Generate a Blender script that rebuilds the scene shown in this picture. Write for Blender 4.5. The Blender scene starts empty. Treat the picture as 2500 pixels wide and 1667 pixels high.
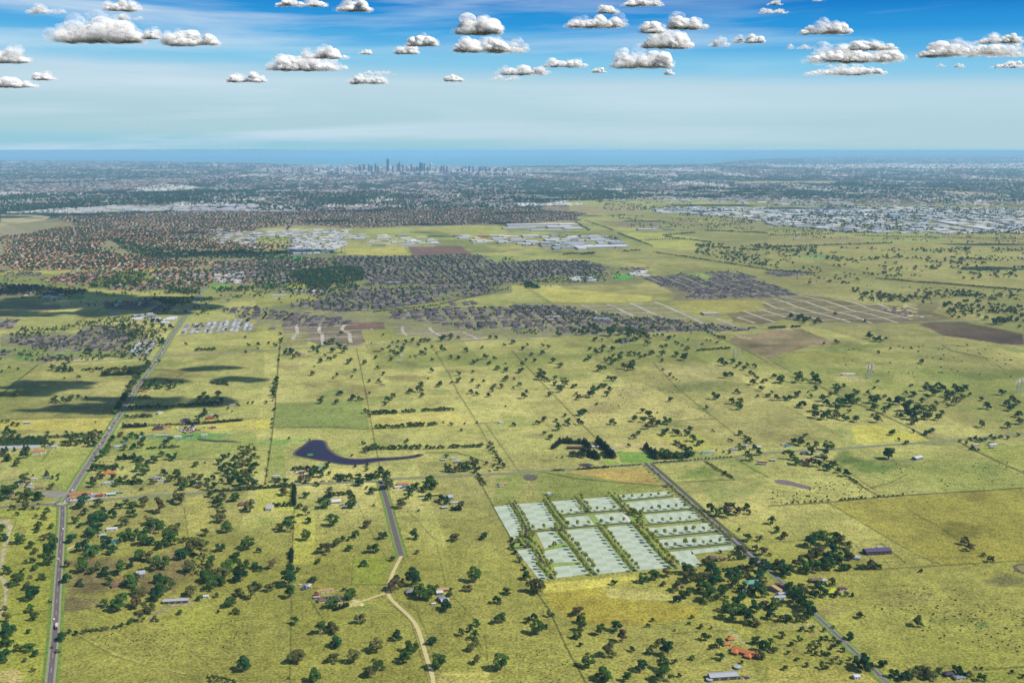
import bpy, math, random
import numpy as np
from mathutils import Vector
R = math.radians
rng = np.random.default_rng(7)
random.seed(7)
S = bpy.context.scene
COL = S.collection

# ------------------------------------------------------------------ camera
CAM_H, PITCH, F = 600.0, R(10.57), 2500.0
cam = bpy.data.cameras.new("camera"); cam.lens = 36; cam.sensor_width = 36
cam.clip_start = 1; cam.clip_end = 1500000
camo = bpy.data.objects.new("camera", cam); COL.objects.link(camo)
camo.location = (0, 0, CAM_H); camo.rotation_euler = (R(90) - PITCH, 0, 0)
S.camera = camo

def ray(x, y):
    cx = (np.asarray(x, float) - 1250) / F; cy = (833.5 - np.asarray(y, float)) / F
    return cx, math.cos(PITCH) + cy * math.sin(PITCH), cy * math.cos(PITCH) - math.sin(PITCH)
def P(x, y, z=0.0):
    dx, dy, dz = ray(x, y); t = (z - CAM_H) / dz
    return t * dx, t * dy
def depth(y):
    return float(-CAM_H / ray(1250, y)[2])          # forward depth of the ground at pixel row y
def at_depth(x, y, Y):                               # point on the sight line at ground range Y (for clouds)
    dx, dy, dz = ray(x, y); t = Y / dy
    return Vector((float(t * dx), Y, float(CAM_H + t * dz)))

# ------------------------------------------------------------------ light
EXPO = 0.34
S.view_settings.view_transform = 'Standard'; S.view_settings.look = 'None'
S.view_settings.exposure = EXPO; S.view_settings.gamma = 1
SUN_EL, SUN_AZ = R(47), R(111)                       # azimuth from +Y clockwise: to the right, a touch behind
sd = Vector((math.sin(SUN_AZ) * math.cos(SUN_EL), math.cos(SUN_AZ) * math.cos(SUN_EL), math.sin(SUN_EL)))
sun = bpy.data.lights.new("sun", 'SUN'); sun.energy = 4.6; sun.angle = R(0.5); sun.color = (1, 0.95, 0.86)
suno = bpy.data.objects.new("sun", sun); COL.objects.link(suno)
suno.rotation_euler = sd.to_track_quat('Z', 'Y').to_euler(); suno.location = (0, 0, 3000)
def lin(c):
    c = np.asarray(c, float) / 255.0
    return np.where(c <= 0.04045, c / 12.92, ((c + 0.055) / 1.055) ** 2.4)
KLIT = 1.62
def A(*c): return lin(c) / KLIT                      # surface colour that reads as c in full sun

w = bpy.data.worlds.new("World"); S.world = w; w.use_nodes = True
nt = w.node_tree; N = nt.nodes; L = nt.links; N.clear()
out = N.new('ShaderNodeOutputWorld'); bg = N.new('ShaderNodeBackground'); L.new(bg.outputs[0], out.inputs[0])
bg.inputs['Strength'].default_value = 0.09
sky = N.new('ShaderNodeTexSky'); sky.sky_type = 'NISHITA'; sky.sun_disc = False
sky.sun_elevation = SUN_EL; sky.sun_rotation = SUN_AZ; sky.altitude = 600; sky.air_density = 1.0; sky.dust_density = 0.4; sky.ozone_density = 2.0
tc = N.new('ShaderNodeTexCoord'); sp = N.new('ShaderNodeSeparateXYZ'); L.new(tc.outputs['Generated'], sp.inputs[0])
def SK(*c): return tuple(lin(c) / 2 ** EXPO / 0.09) + (1,)
ramp = N.new('ShaderNodeValToRGB'); ramp.color_ramp.interpolation = 'EASE'
# lower air layer: pale at the horizon, deep blue by eight degrees up
mr = N.new('ShaderNodeMapRange'); mr.inputs['From Min'].default_value = 0.0; mr.inputs['From Max'].default_value = 0.14
tl = N.new('ShaderNodeMath'); tl.operation = 'MULTIPLY_ADD'; tl.inputs[1].default_value = 0.022; L.new(sp.outputs['X'], tl.inputs[0]); L.new(sp.outputs['Z'], tl.inputs[2])
L.new(tl.outputs[0], mr.inputs['Value']); L.new(mr.outputs[0], ramp.inputs[0])
stops = [(0.0, (154, 203, 221)), (0.10, (174, 209, 219)), (0.42, (186, 216, 229)), (0.58, (132, 200, 234)), (0.72, (84, 174, 228)), (0.84, (46, 150, 219)), (1.0, (28, 126, 204))]
e = ramp.color_ramp.elements; e[0].position = 0; e[0].color = SK(*stops[0][1]); e[1].position = 1; e[1].color = SK(*stops[-1][1])
for p_, c_ in stops[1:-1]:
    q = e.new(p_); q.color = SK(*c_)
# high thin cirrus streaks
mp = N.new('ShaderNodeMapping'); mp.inputs['Rotation'].default_value = (0, R(7), 0); mp.inputs['Scale'].default_value = (1.6, 0.6, 22)
L.new(tc.outputs['Generated'], mp.inputs['Vector'])
nz = N.new('ShaderNodeTexNoise'); nz.inputs['Scale'].default_value = 1.5; nz.inputs['Detail'].default_value = 7; nz.inputs['Roughness'].default_value = 0.55; nz.inputs['Distortion'].default_value = 0.4
L.new(mp.outputs[0], nz.inputs['Vector'])
cr = N.new('ShaderNodeMapRange'); cr.inputs['From Min'].default_value = 0.47; cr.inputs['From Max'].default_value = 0.68; cr.inputs['To Max'].default_value = 0.8
L.new(nz.outputs['Fac'], cr.inputs['Value'])
xr = N.new('ShaderNodeMapRange'); xr.inputs['From Min'].default_value = 0.45; xr.inputs['From Max'].default_value = -0.25; xr.inputs['To Min'].default_value = 0.25; xr.inputs['To Max'].default_value = 1.0
L.new(sp.outputs['X'], xr.inputs['Value'])
mm = N.new('ShaderNodeMath'); mm.operation = 'MULTIPLY'; L.new(cr.outputs[0], mm.inputs[0]); L.new(xr.outputs[0], mm.inputs[1])
mxc = N.new('ShaderNodeMix'); mxc.data_type = 'RGBA'; L.new(mm.outputs[0], mxc.inputs[0]); L.new(ramp.outputs[0], mxc.inputs[6]); mxc.inputs[7].default_value = SK(206, 226, 242)
hi = N.new('ShaderNodeMapRange'); hi.inputs['From Min'].default_value = 0.14; hi.inputs['From Max'].default_value = 0.4
L.new(sp.outputs['Z'], hi.inputs['Value'])
mxs = N.new('ShaderNodeMix'); mxs.data_type = 'RGBA'; L.new(hi.outputs[0], mxs.inputs[0]); L.new(mxc.outputs[2], mxs.inputs[6]); L.new(sky.outputs[0], mxs.inputs[7])
L.new(mxs.outputs[2], bg.inputs['Color'])

cy_ = S.cycles
cy_.max_bounces = 9; cy_.diffuse_bounces = 6; cy_.glossy_bounces = 1; cy_.transmission_bounces = 2; cy_.transparent_max_bounces = 48
cy_.volume_bounces = 1; cy_.use_denoising = True
try: cy_.denoiser = 'OPENIMAGEDENOISE'; cy_.denoising_prefilter = 'ACCURATE'
except Exception: pass
cy_.use_adaptive_sampling = True; cy_.adaptive_threshold = 0.02
cy_.caustics_reflective = False; cy_.caustics_refractive = False
S.render.film_transparent = False

# ------------------------------------------------------------------ helpers
MATS = {}
def mat(name, color, rough=0.85, var=0.25, scale=0.5, metal=0.0, attr=False, spec=0.3, emit=None, rand=0.0, band=None, cc=None):
    if name in MATS: return MATS[name]
    m = bpy.data.materials.new(name); m.use_nodes = True; n = m.node_tree.nodes; l = m.node_tree.links
    b = n['Principled BSDF']; b.inputs['Roughness'].default_value = rough; b.inputs['Metallic'].default_value = metal
    b.inputs['Specular IOR Level'].default_value = spec
    g = n.new('ShaderNodeNewGeometry'); no = n.new('ShaderNodeTexNoise'); no.inputs['Scale'].default_value = scale; no.inputs['Detail'].default_value = 4
    l.new(g.outputs['Position'], no.inputs['Vector'])
    r = n.new('ShaderNodeMapRange'); r.inputs['From Min'].default_value = 0.3; r.inputs['From Max'].default_value = 0.7
    r.inputs['To Min'].default_value = 1 - var; r.inputs['To Max'].default_value = 1 + var; l.new(no.outputs['Fac'], r.inputs['Value'])
    val = r.outputs[0]
    if rand:
        oi = n.new('ShaderNodeObjectInfo'); r2 = n.new('ShaderNodeMapRange'); r2.inputs['To Min'].default_value = 1 - rand; r2.inputs['To Max'].default_value = 1 + rand
        l.new(oi.outputs['Random'], r2.inputs['Value']); mu = n.new('ShaderNodeMath'); mu.operation = 'MULTIPLY'; l.new(val, mu.inputs[0]); l.new(r2.outputs[0], mu.inputs[1]); val = mu.outputs[0]
    if band:                                         # ribbed sheet or tile courses
        wv = n.new('ShaderNodeTexWave'); wv.inputs['Scale'].default_value = band; wv.bands_direction = 'Z'
        t2 = n.new('ShaderNodeTexCoord'); l.new(t2.outputs['Object'], wv.inputs['Vector'])
        r3 = n.new('ShaderNodeMapRange'); r3.inputs['To Min'].default_value = 0.82; l.new(wv.outputs['Fac'], r3.inputs['Value'])
        mu = n.new('ShaderNodeMath'); mu.operation = 'MULTIPLY'; l.new(val, mu.inputs[0]); l.new(r3.outputs[0], mu.inputs[1]); val = mu.outputs[0]
    vm = n.new('ShaderNodeVectorMath'); vm.operation = 'SCALE'; l.new(val, vm.inputs['Scale'])
    if attr:
        at = n.new('ShaderNodeAttribute'); at.attribute_name = 'Col'; l.new(at.outputs['Color'], vm.inputs[0])
    else:
        vm.inputs[0].default_value = tuple(color)
    l.new(vm.outputs[0], b.inputs['Base Color'])
    MATS[name] = m; return m

def mesh(name, V, Fc, mats=(), mi=None, smooth=False, col=None, parent=None, loc=None, rz=0.0):
    V = np.asarray(V, np.float32).reshape(-1, 3)
    me = bpy.data.meshes.new(name)
    if isinstance(Fc, np.ndarray) and Fc.ndim == 2:
        k = Fc.shape[1]; nf = len(Fc); me.vertices.add(len(V)); me.vertices.foreach_set('co', V.ravel())
        me.loops.add(nf * k); me.loops.foreach_set('vertex_index', Fc.astype(np.int32).ravel())
        me.polygons.add(nf); me.polygons.foreach_set('loop_start', np.arange(0, nf * k, k, dtype=np.int32))
        me.update(calc_edges=True)
    else:
        me.from_pydata([tuple(map(float, v)) for v in V], [], [tuple(map(int, f)) for f in Fc])
    for m in (mats if isinstance(mats, (list, tuple)) else [mats]): me.materials.append(m)
    if mi is not None: me.polygons.foreach_set('material_index', np.asarray(mi, np.int32))
    me.polygons.foreach_set('use_smooth', np.full(len(me.polygons), smooth))
    if col is not None:                              # colour per vertex
        c = np.ones((len(V), 4), np.float32); c[:, :3] = col
        a = me.color_attributes.new('Col', 'FLOAT_COLOR', 'POINT'); a.data.foreach_set('color', c.ravel())
    o = bpy.data.objects.new(name, me); COL.objects.link(o)
    if parent is not None: o.parent = parent
    if loc is not None: o.location = loc
    o.rotation_euler[2] = rz
    return o
def tag(o, label=None, cat=None, group=None, kind=None):
    if label: o['label'] = label
    if cat: o['category'] = cat
    if group: o['group'] = group
    if kind: o['kind'] = kind
    return o
def empty(name, x, y, rz=0.0, z=0.0):
    o = bpy.data.objects.new(name, None); COL.objects.link(o); o.location = (x, y, z); o.rotation_euler[2] = rz
    o.empty_display_size = 1; return o
def copy_tree(o, x, y, rz=0.0, s=1.0, sz=None, z=0.0):
    c = o.copy(); COL.objects.link(c); c.location = (x, y, z); c.rotation_euler = (0, 0, rz); c.scale = (s, s, sz or s)
    for ch in KIDS.get(o.name, ()):
        d = ch.copy(); COL.objects.link(d); d.parent = c
        for g in KIDS.get(ch.name, ()):
            h = g.copy(); COL.objects.link(h); h.parent = d
    return c
KIDS = {}
def part(name, V, Fc, m, parent, **k):
    o = mesh(name, V, Fc, m, parent=parent, **k); KIDS.setdefault(parent.name, []).append(o); return o
def vnoise(x, y, seed=0):
    x = np.asarray(x); y = np.asarray(y); xi = np.floor(x).astype(np.int64); yi = np.floor(y).astype(np.int64); fx = x - xi; fy = y - yi
    fx = fx * fx * (3 - 2 * fx); fy = fy * fy * (3 - 2 * fy)
    def h(a, b):
        n = (a * 374761393 + b * 668265263 + seed * 1442695041) & 0xffffffff
        n = ((n ^ (n >> 13)) * 1274126177) & 0xffffffff
        return ((n ^ (n >> 16)) & 0xffff) / 65535.0
    return (h(xi, yi) * (1 - fx) + h(xi + 1, yi) * fx) * (1 - fy) + (h(xi, yi + 1) * (1 - fx) + h(xi + 1, yi + 1) * fx) * fy
def fbm(x, y, o=4, seed=0):
    r = 0; a = 0.5; t = 0
    for i in range(o): r = r + a * vnoise(x * 2 ** i, y * 2 ** i, seed + i * 17); t += a; a *= 0.55
    return r / t
def pip(X, Y, pts):
    ins = np.zeros(X.shape, bool); n = len(pts); j = n - 1
    for i in range(n):
        xi, yi = pts[i]; xj, yj = pts[j]
        if yi != yj:
            ins ^= ((yi > Y) != (yj > Y)) & (X < (xj - xi) * (Y - yi) / (yj - yi) + xi)
        j = i
    return ins

# zoom frames in which positions were measured: origin and scale
FR = {'A': (0, 1050, 2.5408), 'B': (625, 1050, 2.5408), 'C': (1250, 1050, 2.5408), 'D': (1875, 1050, 2.5408),
      'E': (0, 750, 3.4848), 'F': (625, 750, 3.4848), 'G': (1250, 750, 3.4848), 'H': (1875, 750, 3.4848),
      'I': (0, 350, 3.4848), 'J': (625, 350, 3.4848), 'K': (1250, 350, 3.4848), 'M': (1875, 350, 3.4848), 'Z': (0, 0, 1.0), 'T': (0, 0, 0.9408)}
def fx(k, pts):
    ox, oy, s = FR[k]; return [(ox + p[0] / s, oy + p[1] / s) for p in pts]
def pts(s): v = [float(a) for a in s.split()]; return list(zip(v[::2], v[1::2]))
def Q(k, s): return fx(k, pts(s))
def path(s):                                          # "A 1 2 3 4 | B 5 6" -> source pixels
    r = []
    for seg in s.split('|'):
        k, rest = seg.strip().split(' ', 1); r += Q(k, rest)
    return r
GA = R(11.5)                                          # the survey grid of roads and lots
EW = np.array([math.cos(GA), math.sin(GA)]); NS = np.array([-math.sin(GA), math.cos(GA)])

# ------------------------------------------------------------------ haze
def build_haze():
    s = 800000.0; z0, z1 = -30.0, 607.0
    V = [(-s, -4000, z0), (s, -4000, z0), (s, 790000, z0), (-s, 790000, z0), (-s, -4000, z1), (s, -4000, z1), (s, 790000, z1), (-s, 790000, z1)]
    m = bpy.data.materials.new("haze"); m.use_nodes = True; n = m.node_tree.nodes; l = m.node_tree.links; n.clear()
    o = n.new('ShaderNodeOutputMaterial'); v = n.new('ShaderNodeVolumePrincipled')
    v.inputs['Color'].default_value = (0.40, 0.72, 0.97, 1); v.inputs['Density'].default_value = 2.2e-5; v.inputs['Anisotropy'].default_value = 0.0
    l.new(v.outputs[0], o.inputs['Volume'])
    h = mesh("haze", V, [(0, 3, 2, 1), (4, 5, 6, 7), (0, 1, 5, 4), (1, 2, 6, 5), (2, 3, 7, 6), (3, 0, 4, 7)], m); h['kind'] = 'stuff'
    h['label'] = 'thin blue air that fades the far city'
build_haze()
# ------------------------------------------------------------------ ground
def coast(x):                                         # pixel row of the shore for each column
    return np.interp(x, [-3000, 0, 350, 620, 700, 820, 1000, 1180, 1260, 1340, 1560, 1700, 1760, 1800, 1900, 2050, 2300, 3200], [388, 391.5, 394, 398, 401, 408, 413, 411, 406, 405, 403, 401, 397, 392, 387, 382, 377, 373])
YTOP = 369.5
def steps(a, b, k): return list(np.arange(a, b, k))
gx = np.array([-30000, -14000, -8000, -5000, -3200, -2200, -1500, -1000, -700, -500, -380, -300, -240] + steps(-200, 2701, 2.4) + [2760, 2850, 2950, 3100, 3400, 3800, 4500, 6000, 9000, 15000, 30000], float)
gy = np.array([YTOP, 370, 370.7, 371.4, 372.2, 373.5, 375] + steps(376.5, 470, 1.5) + steps(470, 1701, 2.3) + [1730, 1780, 1850, 2000, 2300, 3000, 5000, 9000, 30000], float)
GX, GY = np.meshgrid(gx, gy)
GX = GX + 0 * GY
def paint():
    c = np.zeros(GX.shape + (3,)); W_X, W_Y = P(GX, GY)
    n1 = fbm(W_X / 420, W_Y / 420, 4, 1); n2 = fbm(W_X / 90, W_Y / 90, 4, 2); n3 = fbm(W_X / 1500, W_Y / 1500, 3, 3)
    straw, olive, green = A(191, 185, 110), A(148, 152, 79), A(110, 132, 66)
    t = np.clip((n1 - 0.42) * 3 + (n3 - .5) * 1.5 + 0.2, 0, 1)[..., None]
    c[:] = straw * (1 - t) + olive * t
    t = np.clip((n2 - 0.58) * 3.0, 0, 0.5)[..., None]; c[:] = c * (1 - t) + green * t
    # every paddock is grazed and sown differently: tint by fenced cell
    U_ = W_X * EW[0] + W_Y * EW[1] + 60 * (fbm(W_X / 900, W_Y / 900, 2, 90) - .5); V_ = W_X * NS[0] + W_Y * NS[1]
    ci = np.floor(U_ / 310 + .35); hsh = vnoise(ci * 7.31 + .5, ci * 0 + 3.5, 12); cj = np.floor(V_ / (300 + 260 * hsh) + hsh * 3); h1 = vnoise(ci * 1.0, cj * 1.0, 71); h2 = vnoise(ci * 1.0, cj * 1.0, 72)
    c *= (.76 + .40 * h1)[..., None]; t = np.clip(h2 - .55, 0, 1)[..., None] * .8; c[:] = c * (1 - t) + A(150, 162, 78) * t
    n4 = fbm(W_X / 150 + 40, W_Y / 110, 5, 95); n5 = fbm(W_X / 700, W_Y / 700, 3, 96); t = (np.clip((n4 - .56) * 6, 0, 1) * np.clip((n5 - .36) * 4, 0, 1) * .62)[..., None]; c[:] = c * (1 - t) + A(128, 116, 74) * t
    t = (np.clip((.40 - n4) * 7, 0, 1) * .35)[..., None]; c[:] = c * (1 - t) + A(206, 196, 118) * t
    def sub(x0, x1, y0, y1):
        i0, i1 = np.searchsorted(gy, y0 - 12), np.searchsorted(gy, y1 + 12); j0, j1 = np.searchsorted(gx, x0 - 12), np.searchsorted(gx, x1 + 12)
        return slice(i0, i1), slice(j0, j1)
    def mix(s, m, col, wob=0.25):
        m = np.clip(m, 0, 1)[..., None]; k = np.clip(1 + wob * ((n2[s] - .5) * 2 + (n4[s] - .5) * 2 * (wob > .3)), .2, 3)[..., None]
        c[s] = c[s] * (1 - m) + np.asarray(col) * k * m
    def poly(p, col, a=0.9, warp=0.0, wob=0.25):
        xs = [q[0] for q in p]; ys = [q[1] for q in p]; s = sub(min(xs), max(xs), min(ys), max(ys))
        X, Y = GX[s], GY[s]
        if warp: X = X + warp * (fbm(X / 40, Y / 16, 3, 5) - .5) * 2; Y = Y + warp * .45 * (fbm(X / 40, Y / 16, 3, 9) - .5) * 2
        m = np.zeros(X.shape)
        for ox, oy in ((-.8, -.5), (.8, -.5), (-.8, .5), (.8, .5)): m += pip(X + ox, Y + oy, p) * 0.25
        mix(s, m * a, col, wob)
    def blob(x, y, rx, ry, col, a=0.8, soft=0.5, ns=1.0):
        s = sub(x - rx * 1.6, x + rx * 1.6, y - ry * 1.6, y + ry * 1.6); X, Y = GX[s], GY[s]
        d = np.hypot((X - x) / rx, (Y - y) / ry) + (fbm(X / (rx * .35), Y / (ry * .5), 4, 11) - .5) * 1.1 * ns
        mix(s, np.clip((1 - d) / soft, 0, 1) * a, col, 0.3)
    def line(p, wpx, col, a=0.6, brk=0.0):
        for (x0, y0), (x1, y1) in zip(p[:-1], p[1:]):
            s = sub(min(x0, x1) - 2, max(x0, x1) + 2, min(y0, y1) - 2, max(y0, y1) + 2); X, Y = GX[s], GY[s]
            vx, vy = x1 - x0, y1 - y0; q = np.clip(((X - x0) * vx + (Y - y0) * vy) / (vx * vx + vy * vy + 1e-9), 0, 1)
            d = np.hypot(X - x0 - q * vx, Y - y0 - q * vy)
            m = np.clip(1.25 - d / wpx, 0, 1) * a
            if brk: m = m * np.clip((vnoise(X / 9, Y / 7, 4) - brk) * 4, 0, 1)
            mix(s, m, col)
    # ---- far country beyond the paddocks: woods, suburbs and works as small patches of their own colour
    X, Y = GX, GY
    far = np.clip((545 + 30 * (fbm(X / 160, Y / 20, 3, 21) - .5) * 2 - Y) / 10, 0, 1)
    far *= np.clip(1 - (X > 1390) * np.clip((Y - (478 + (X - 1390) * 0.02)) / 8, 0, 1), 0, 1)
    wood = A(40, 62, 48); roofs = np.array([A(130, 84, 74), A(150, 110, 96), A(104, 98, 108), A(205, 200, 196), A(70, 70, 80)])
    pick = rng.integers(0, 5, X.shape); town = roofs[pick] * rng.uniform(.7, 1.15, X.shape)[..., None]
    dens = np.clip(0.36 + (fbm(W_X / 1400, W_Y / 2600, 4, 31) - .5) * 2.6, 0.05, 0.85)
    isr = (rng.random(X.shape) < dens)[..., None]
    land = np.where(isr, town, wood * rng.uniform(.55, 1.5, X.shape)[..., None])
    white = (fbm(W_X / 800, W_Y / 3200, 4, 41) > 0.66) & (rng.random(X.shape) < .5)
    land = np.where(white[..., None], A(232, 226, 214), land)
    c[:] = c * (1 - far[..., None]) + land * far[..., None]
    # bright industrial strips in the far suburbs
    for p, a in ((Q('I', '0 412 250 418 700 424 720 436 400 438 0 428'), .6), (Q('I', '1140 380 1300 355 1500 350 1680 365 1640 385 1250 408'), .6), (Q('I', '0 590 450 560 1000 530 1300 540 1400 570 700 590'), .6),
                 (Q('J', '0 520 330 530 330 575 0 582'), .6), (Q('J', '560 520 1300 515 1650 520 1300 545 600 545'), .5), (Q('J', '1380 440 1800 420 1750 450 1400 455'), .35), (Q('M', '0 180 1000 175 2178 170 2178 215 1000 212 0 205'), .5),
                 (Q('K', '0 500 600 505 600 530 100 530'), .5), (Q('K', '650 205 1800 215 1700 235 600 230'), .35)):
        xs = [q[0] for q in p]; ys = [q[1] for q in p]; s = sub(min(xs), max(xs), min(ys), max(ys))
        m = pip(GX[s], GY[s], p) * (rng.random(GX[s].shape) < a); mix(s, m, A(236, 230, 216))
    for p in (Q('I', '0 610 300 612 430 625 380 660 200 680 0 672'), Q('I', '0 680 120 700 260 775 60 830 0 800'), Q('M', '0 325 600 322 560 342 0 338'), Q('M', '1320 400 1600 405 2080 440 1990 452 1650 430'), Q('K', '1900 330 2178 322 2178 340 1900 342')):
        poly(p, A(200, 186, 140), .85, 3)
    # ---- open ground of the middle distance
    # old suburb belt at the left (its houses and trees stand on it)
    poly(path('I 0 700 600 620 1300 600 2178 590 | J 0 590 2178 600 | K 0 540 560 620 520 670 0 680 | J 2178 690 1300 715 0 720 | I 2178 1100 1850 1060 1000 1090 0 1090'), A(150, 140, 108), .75, 3)
    poly(Q('I', '0 1100 2178 1080 2178 1230 1200 1260 0 1180'), A(132, 140, 70), .7, 3)
    poly(path('J 0 950 700 940 1300 960 1950 950 | K 0 1000 650 1000 1200 1100 1100 1200 0 1210 | J 2178 1270 1500 1360 1000 1440 0 1400'), A(120, 124, 82), .8, 3)
    poly(path('J 0 1400 1000 1450 1080 1470 1600 1390 2178 1390 | K 0 1360 1200 1370 1900 1560 2178 1568 2178 1600 | G 2178 180 1200 215 0 260 | F 2178 260 1600 190 1100 150 0 150'), A(142, 140, 100), .8, 3)
    poly(path('K 1150 1130 1700 1090 2000 1110 2178 1200 | M 300 1290 0 1330 | K 1350 1340 1400 1290'), A(120, 112, 96), .9, 2)
    poly(path('E 0 230 300 210 650 220 880 150 1100 160 1330 290 1270 420 600 420 0 430'), A(128, 128, 92), .8, 2)
    # construction earth
    earth = A(104, 84, 76); pale = A(172, 160, 130)
    poly(path('K 1830 1450 2060 1420 | M 0 1330 200 1290 440 1295 800 1370 1300 1390 1560 1490 1200 1530 700 1530 100 1500 | K 2100 1540 1900 1520'), A(98, 78, 72), .9, 5, .7)
    poly(Q('M', '1270 1350 1440 1350 1470 1380 1400 1430 1260 1395'), A(96, 92, 70), .9)
    poly(Q('H', '1290 150 1400 115 1640 120 2178 230 2178 320 2000 315 1500 240'), A(80, 54, 58), .95, 4, .9)
    poly(path('G 1850 290 1900 240 2178 205 | H 0 190 280 188 480 265 560 320 350 322 200 375 | G 2178 440 1990 360'), A(138, 116, 94), .8, 8, .9)
    poly(Q('F', '230 130 900 120 1090 130 1100 190 900 200 930 300 850 325 540 320 230 200'), A(144, 128, 108), .9, 3, .5)
    poly(Q('F', '230 210 440 215 440 320 215 340'), A(150, 146, 90), .9, 2)
    poly(Q('F', '1150 160 1500 170 2000 230 1900 270 1500 265 1180 220'), A(150, 142, 108), .85, 3)
    poly(Q('F', '780 130 1090 130 1090 190 720 195'), A(120, 92, 74), .8, 4)
    poly(Q('J', '1290 880 1740 872 1850 950 1340 955'), A(128, 98, 90), .95, 3)
    poly(Q('K', '700 660 1250 670 1300 705 900 700'), A(150, 122, 106), .8, 5); poly(Q('K', '300 530 1000 545 1150 590 650 600 200 570'), A(172, 150, 112), .7, 4)
    poly(Q('K', '1350 660 1650 680 1600 700 1380 690'), A(150, 118, 104), .8, 5); poly(Q('K', '1780 640 2178 690 2178 740 1800 690'), A(150, 140, 100), .7, 5)
    poly(Q('M', '200 800 700 795 940 850 850 862 200 850'), A(136, 114, 102), .85, 4); poly(Q('M', '700 880 940 905 720 905 640 885'), A(118, 88, 76), .9, 2)
    poly(Q('M', '1400 780 2178 790 2178 930 1900 900 1700 830'), A(118, 96, 80), .7, 8)
    poly(Q('K', '1690 1355 1850 1360 1830 1395 1700 1390'), A(96, 80, 66), .8, 5); poly(Q('I', '880 1350 1280 1330 1350 1370 1200 1420 900 1410'), A(110, 88, 96), .9, 3)
    poly(Q('I', '150 1370 520 1370 500 1420 300 1430'), A(130, 108, 90), .7, 3); poly(Q('G', '1100 1160 1200 1180 1210 1310 1180 1250 1100 1210 860 1190 840 1170'), A(206, 190, 130), .85, 4)
    fg = np.clip((GY - 1200) / 160, 0, 1) * .7; mix((slice(0, len(gy)), slice(0, len(gx))), fg, A(151, 149, 62))
    rt = np.clip((GX - 1300) / 500, 0, 1) * np.clip((GY - 480) / 30, 0, 1) * np.clip((840 - GY) / 90, 0, 1) * .6; mix((slice(0, len(gy)), slice(0, len(gx))), rt, A(146, 140, 82))
    # greens
    gg = A(96, 156, 76)
    for k, p, cc_, a in (('M', '220 960 380 935 560 960 420 990', (84, 150, 84), .9), ('M', '130 935 230 925 220 950', (90, 150, 84), .8), ('M', '800 795 1500 800 1450 840 850 840', (138, 160, 86), .8), ('K', '860 1120 960 1118 1050 1140 980 1160 860 1155', (104, 176, 82), .95),
            ('I', '600 1300 740 1295 710 1325 570 1325', (84, 170, 78), .95), ('I', '1820 1205 1950 1200 1960 1245 1800 1250', (120, 178, 78), .9), ('J', '60 960 250 960 230 985 90 985', (96, 150, 76), .9), ('J', '300 960 400 960 400 985 310 985', (60, 160, 66), .9),
            ('J', '30 1190 160 1190 130 1215 60 1210', (50, 150, 70), .9), ('K', '1420 1110 1620 1105 1740 1155 1520 1165', (150, 176, 74), .8), ('J', '1900 960 2178 960 2178 1010 1960 1015', (150, 162, 88), .7),
            ('F', '162 815 900 790 970 1040 140 1025', (128, 146, 76), .75), ('E', '900 1100 1800 1080 2178 1060 2178 1200 1500 1300 850 1230', (136, 156, 74), .55), ('B', '605 790 860 780 780 960 590 955', (146, 160, 58), .7),
            ('C', '640 130 850 140 885 195 680 205', (116, 158, 64), .85), ('C', '130 290 0 420 -120 470 -100 300 90 240 900 340 940 375 200 440', (136, 150, 72), .6), ('C', '440 240 830 235 920 340 680 320 360 260', (196, 168, 92), .75),
            ('A', '250 120 590 110 500 230 420 370 300 330 0 160', (150, 166, 70), .55), ('A', '520 710 605 715 600 750 520 750', (110, 160, 96), .9), ('E', '1060 1090 1500 1100 1600 1060 2000 1080 1600 1130 1100 1110', (92, 160, 76), .75),
            ('F', '0 1150 260 1150 300 1165 0 1160', (84, 166, 72), .8), ('F', '100 1180 240 1200 260 1500 90 1500', (130, 152, 72), .5), ('G', '750 1300 880 1300 910 1335 790 1330', (140, 176, 70), .9),
            ('E', '130 420 300 415 300 450 140 450', (90, 146, 76), .9), ('E', '0 330 600 350 1200 400 1260 430 300 440 0 420', (134, 152, 74), .6), ('A', '0 480 350 470 360 560 300 1100 270 1567 0 1567', (168, 176, 66), .5),
            ('D', '1280 1500 1588 1480 1588 1567 1250 1567', (140, 146, 62), .7), ('D', '1330 110 1588 90 1588 240 1480 200 1300 130', (152, 160, 68), .6)):
        poly(Q(k, p), A(*cc_), a, 3)
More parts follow.
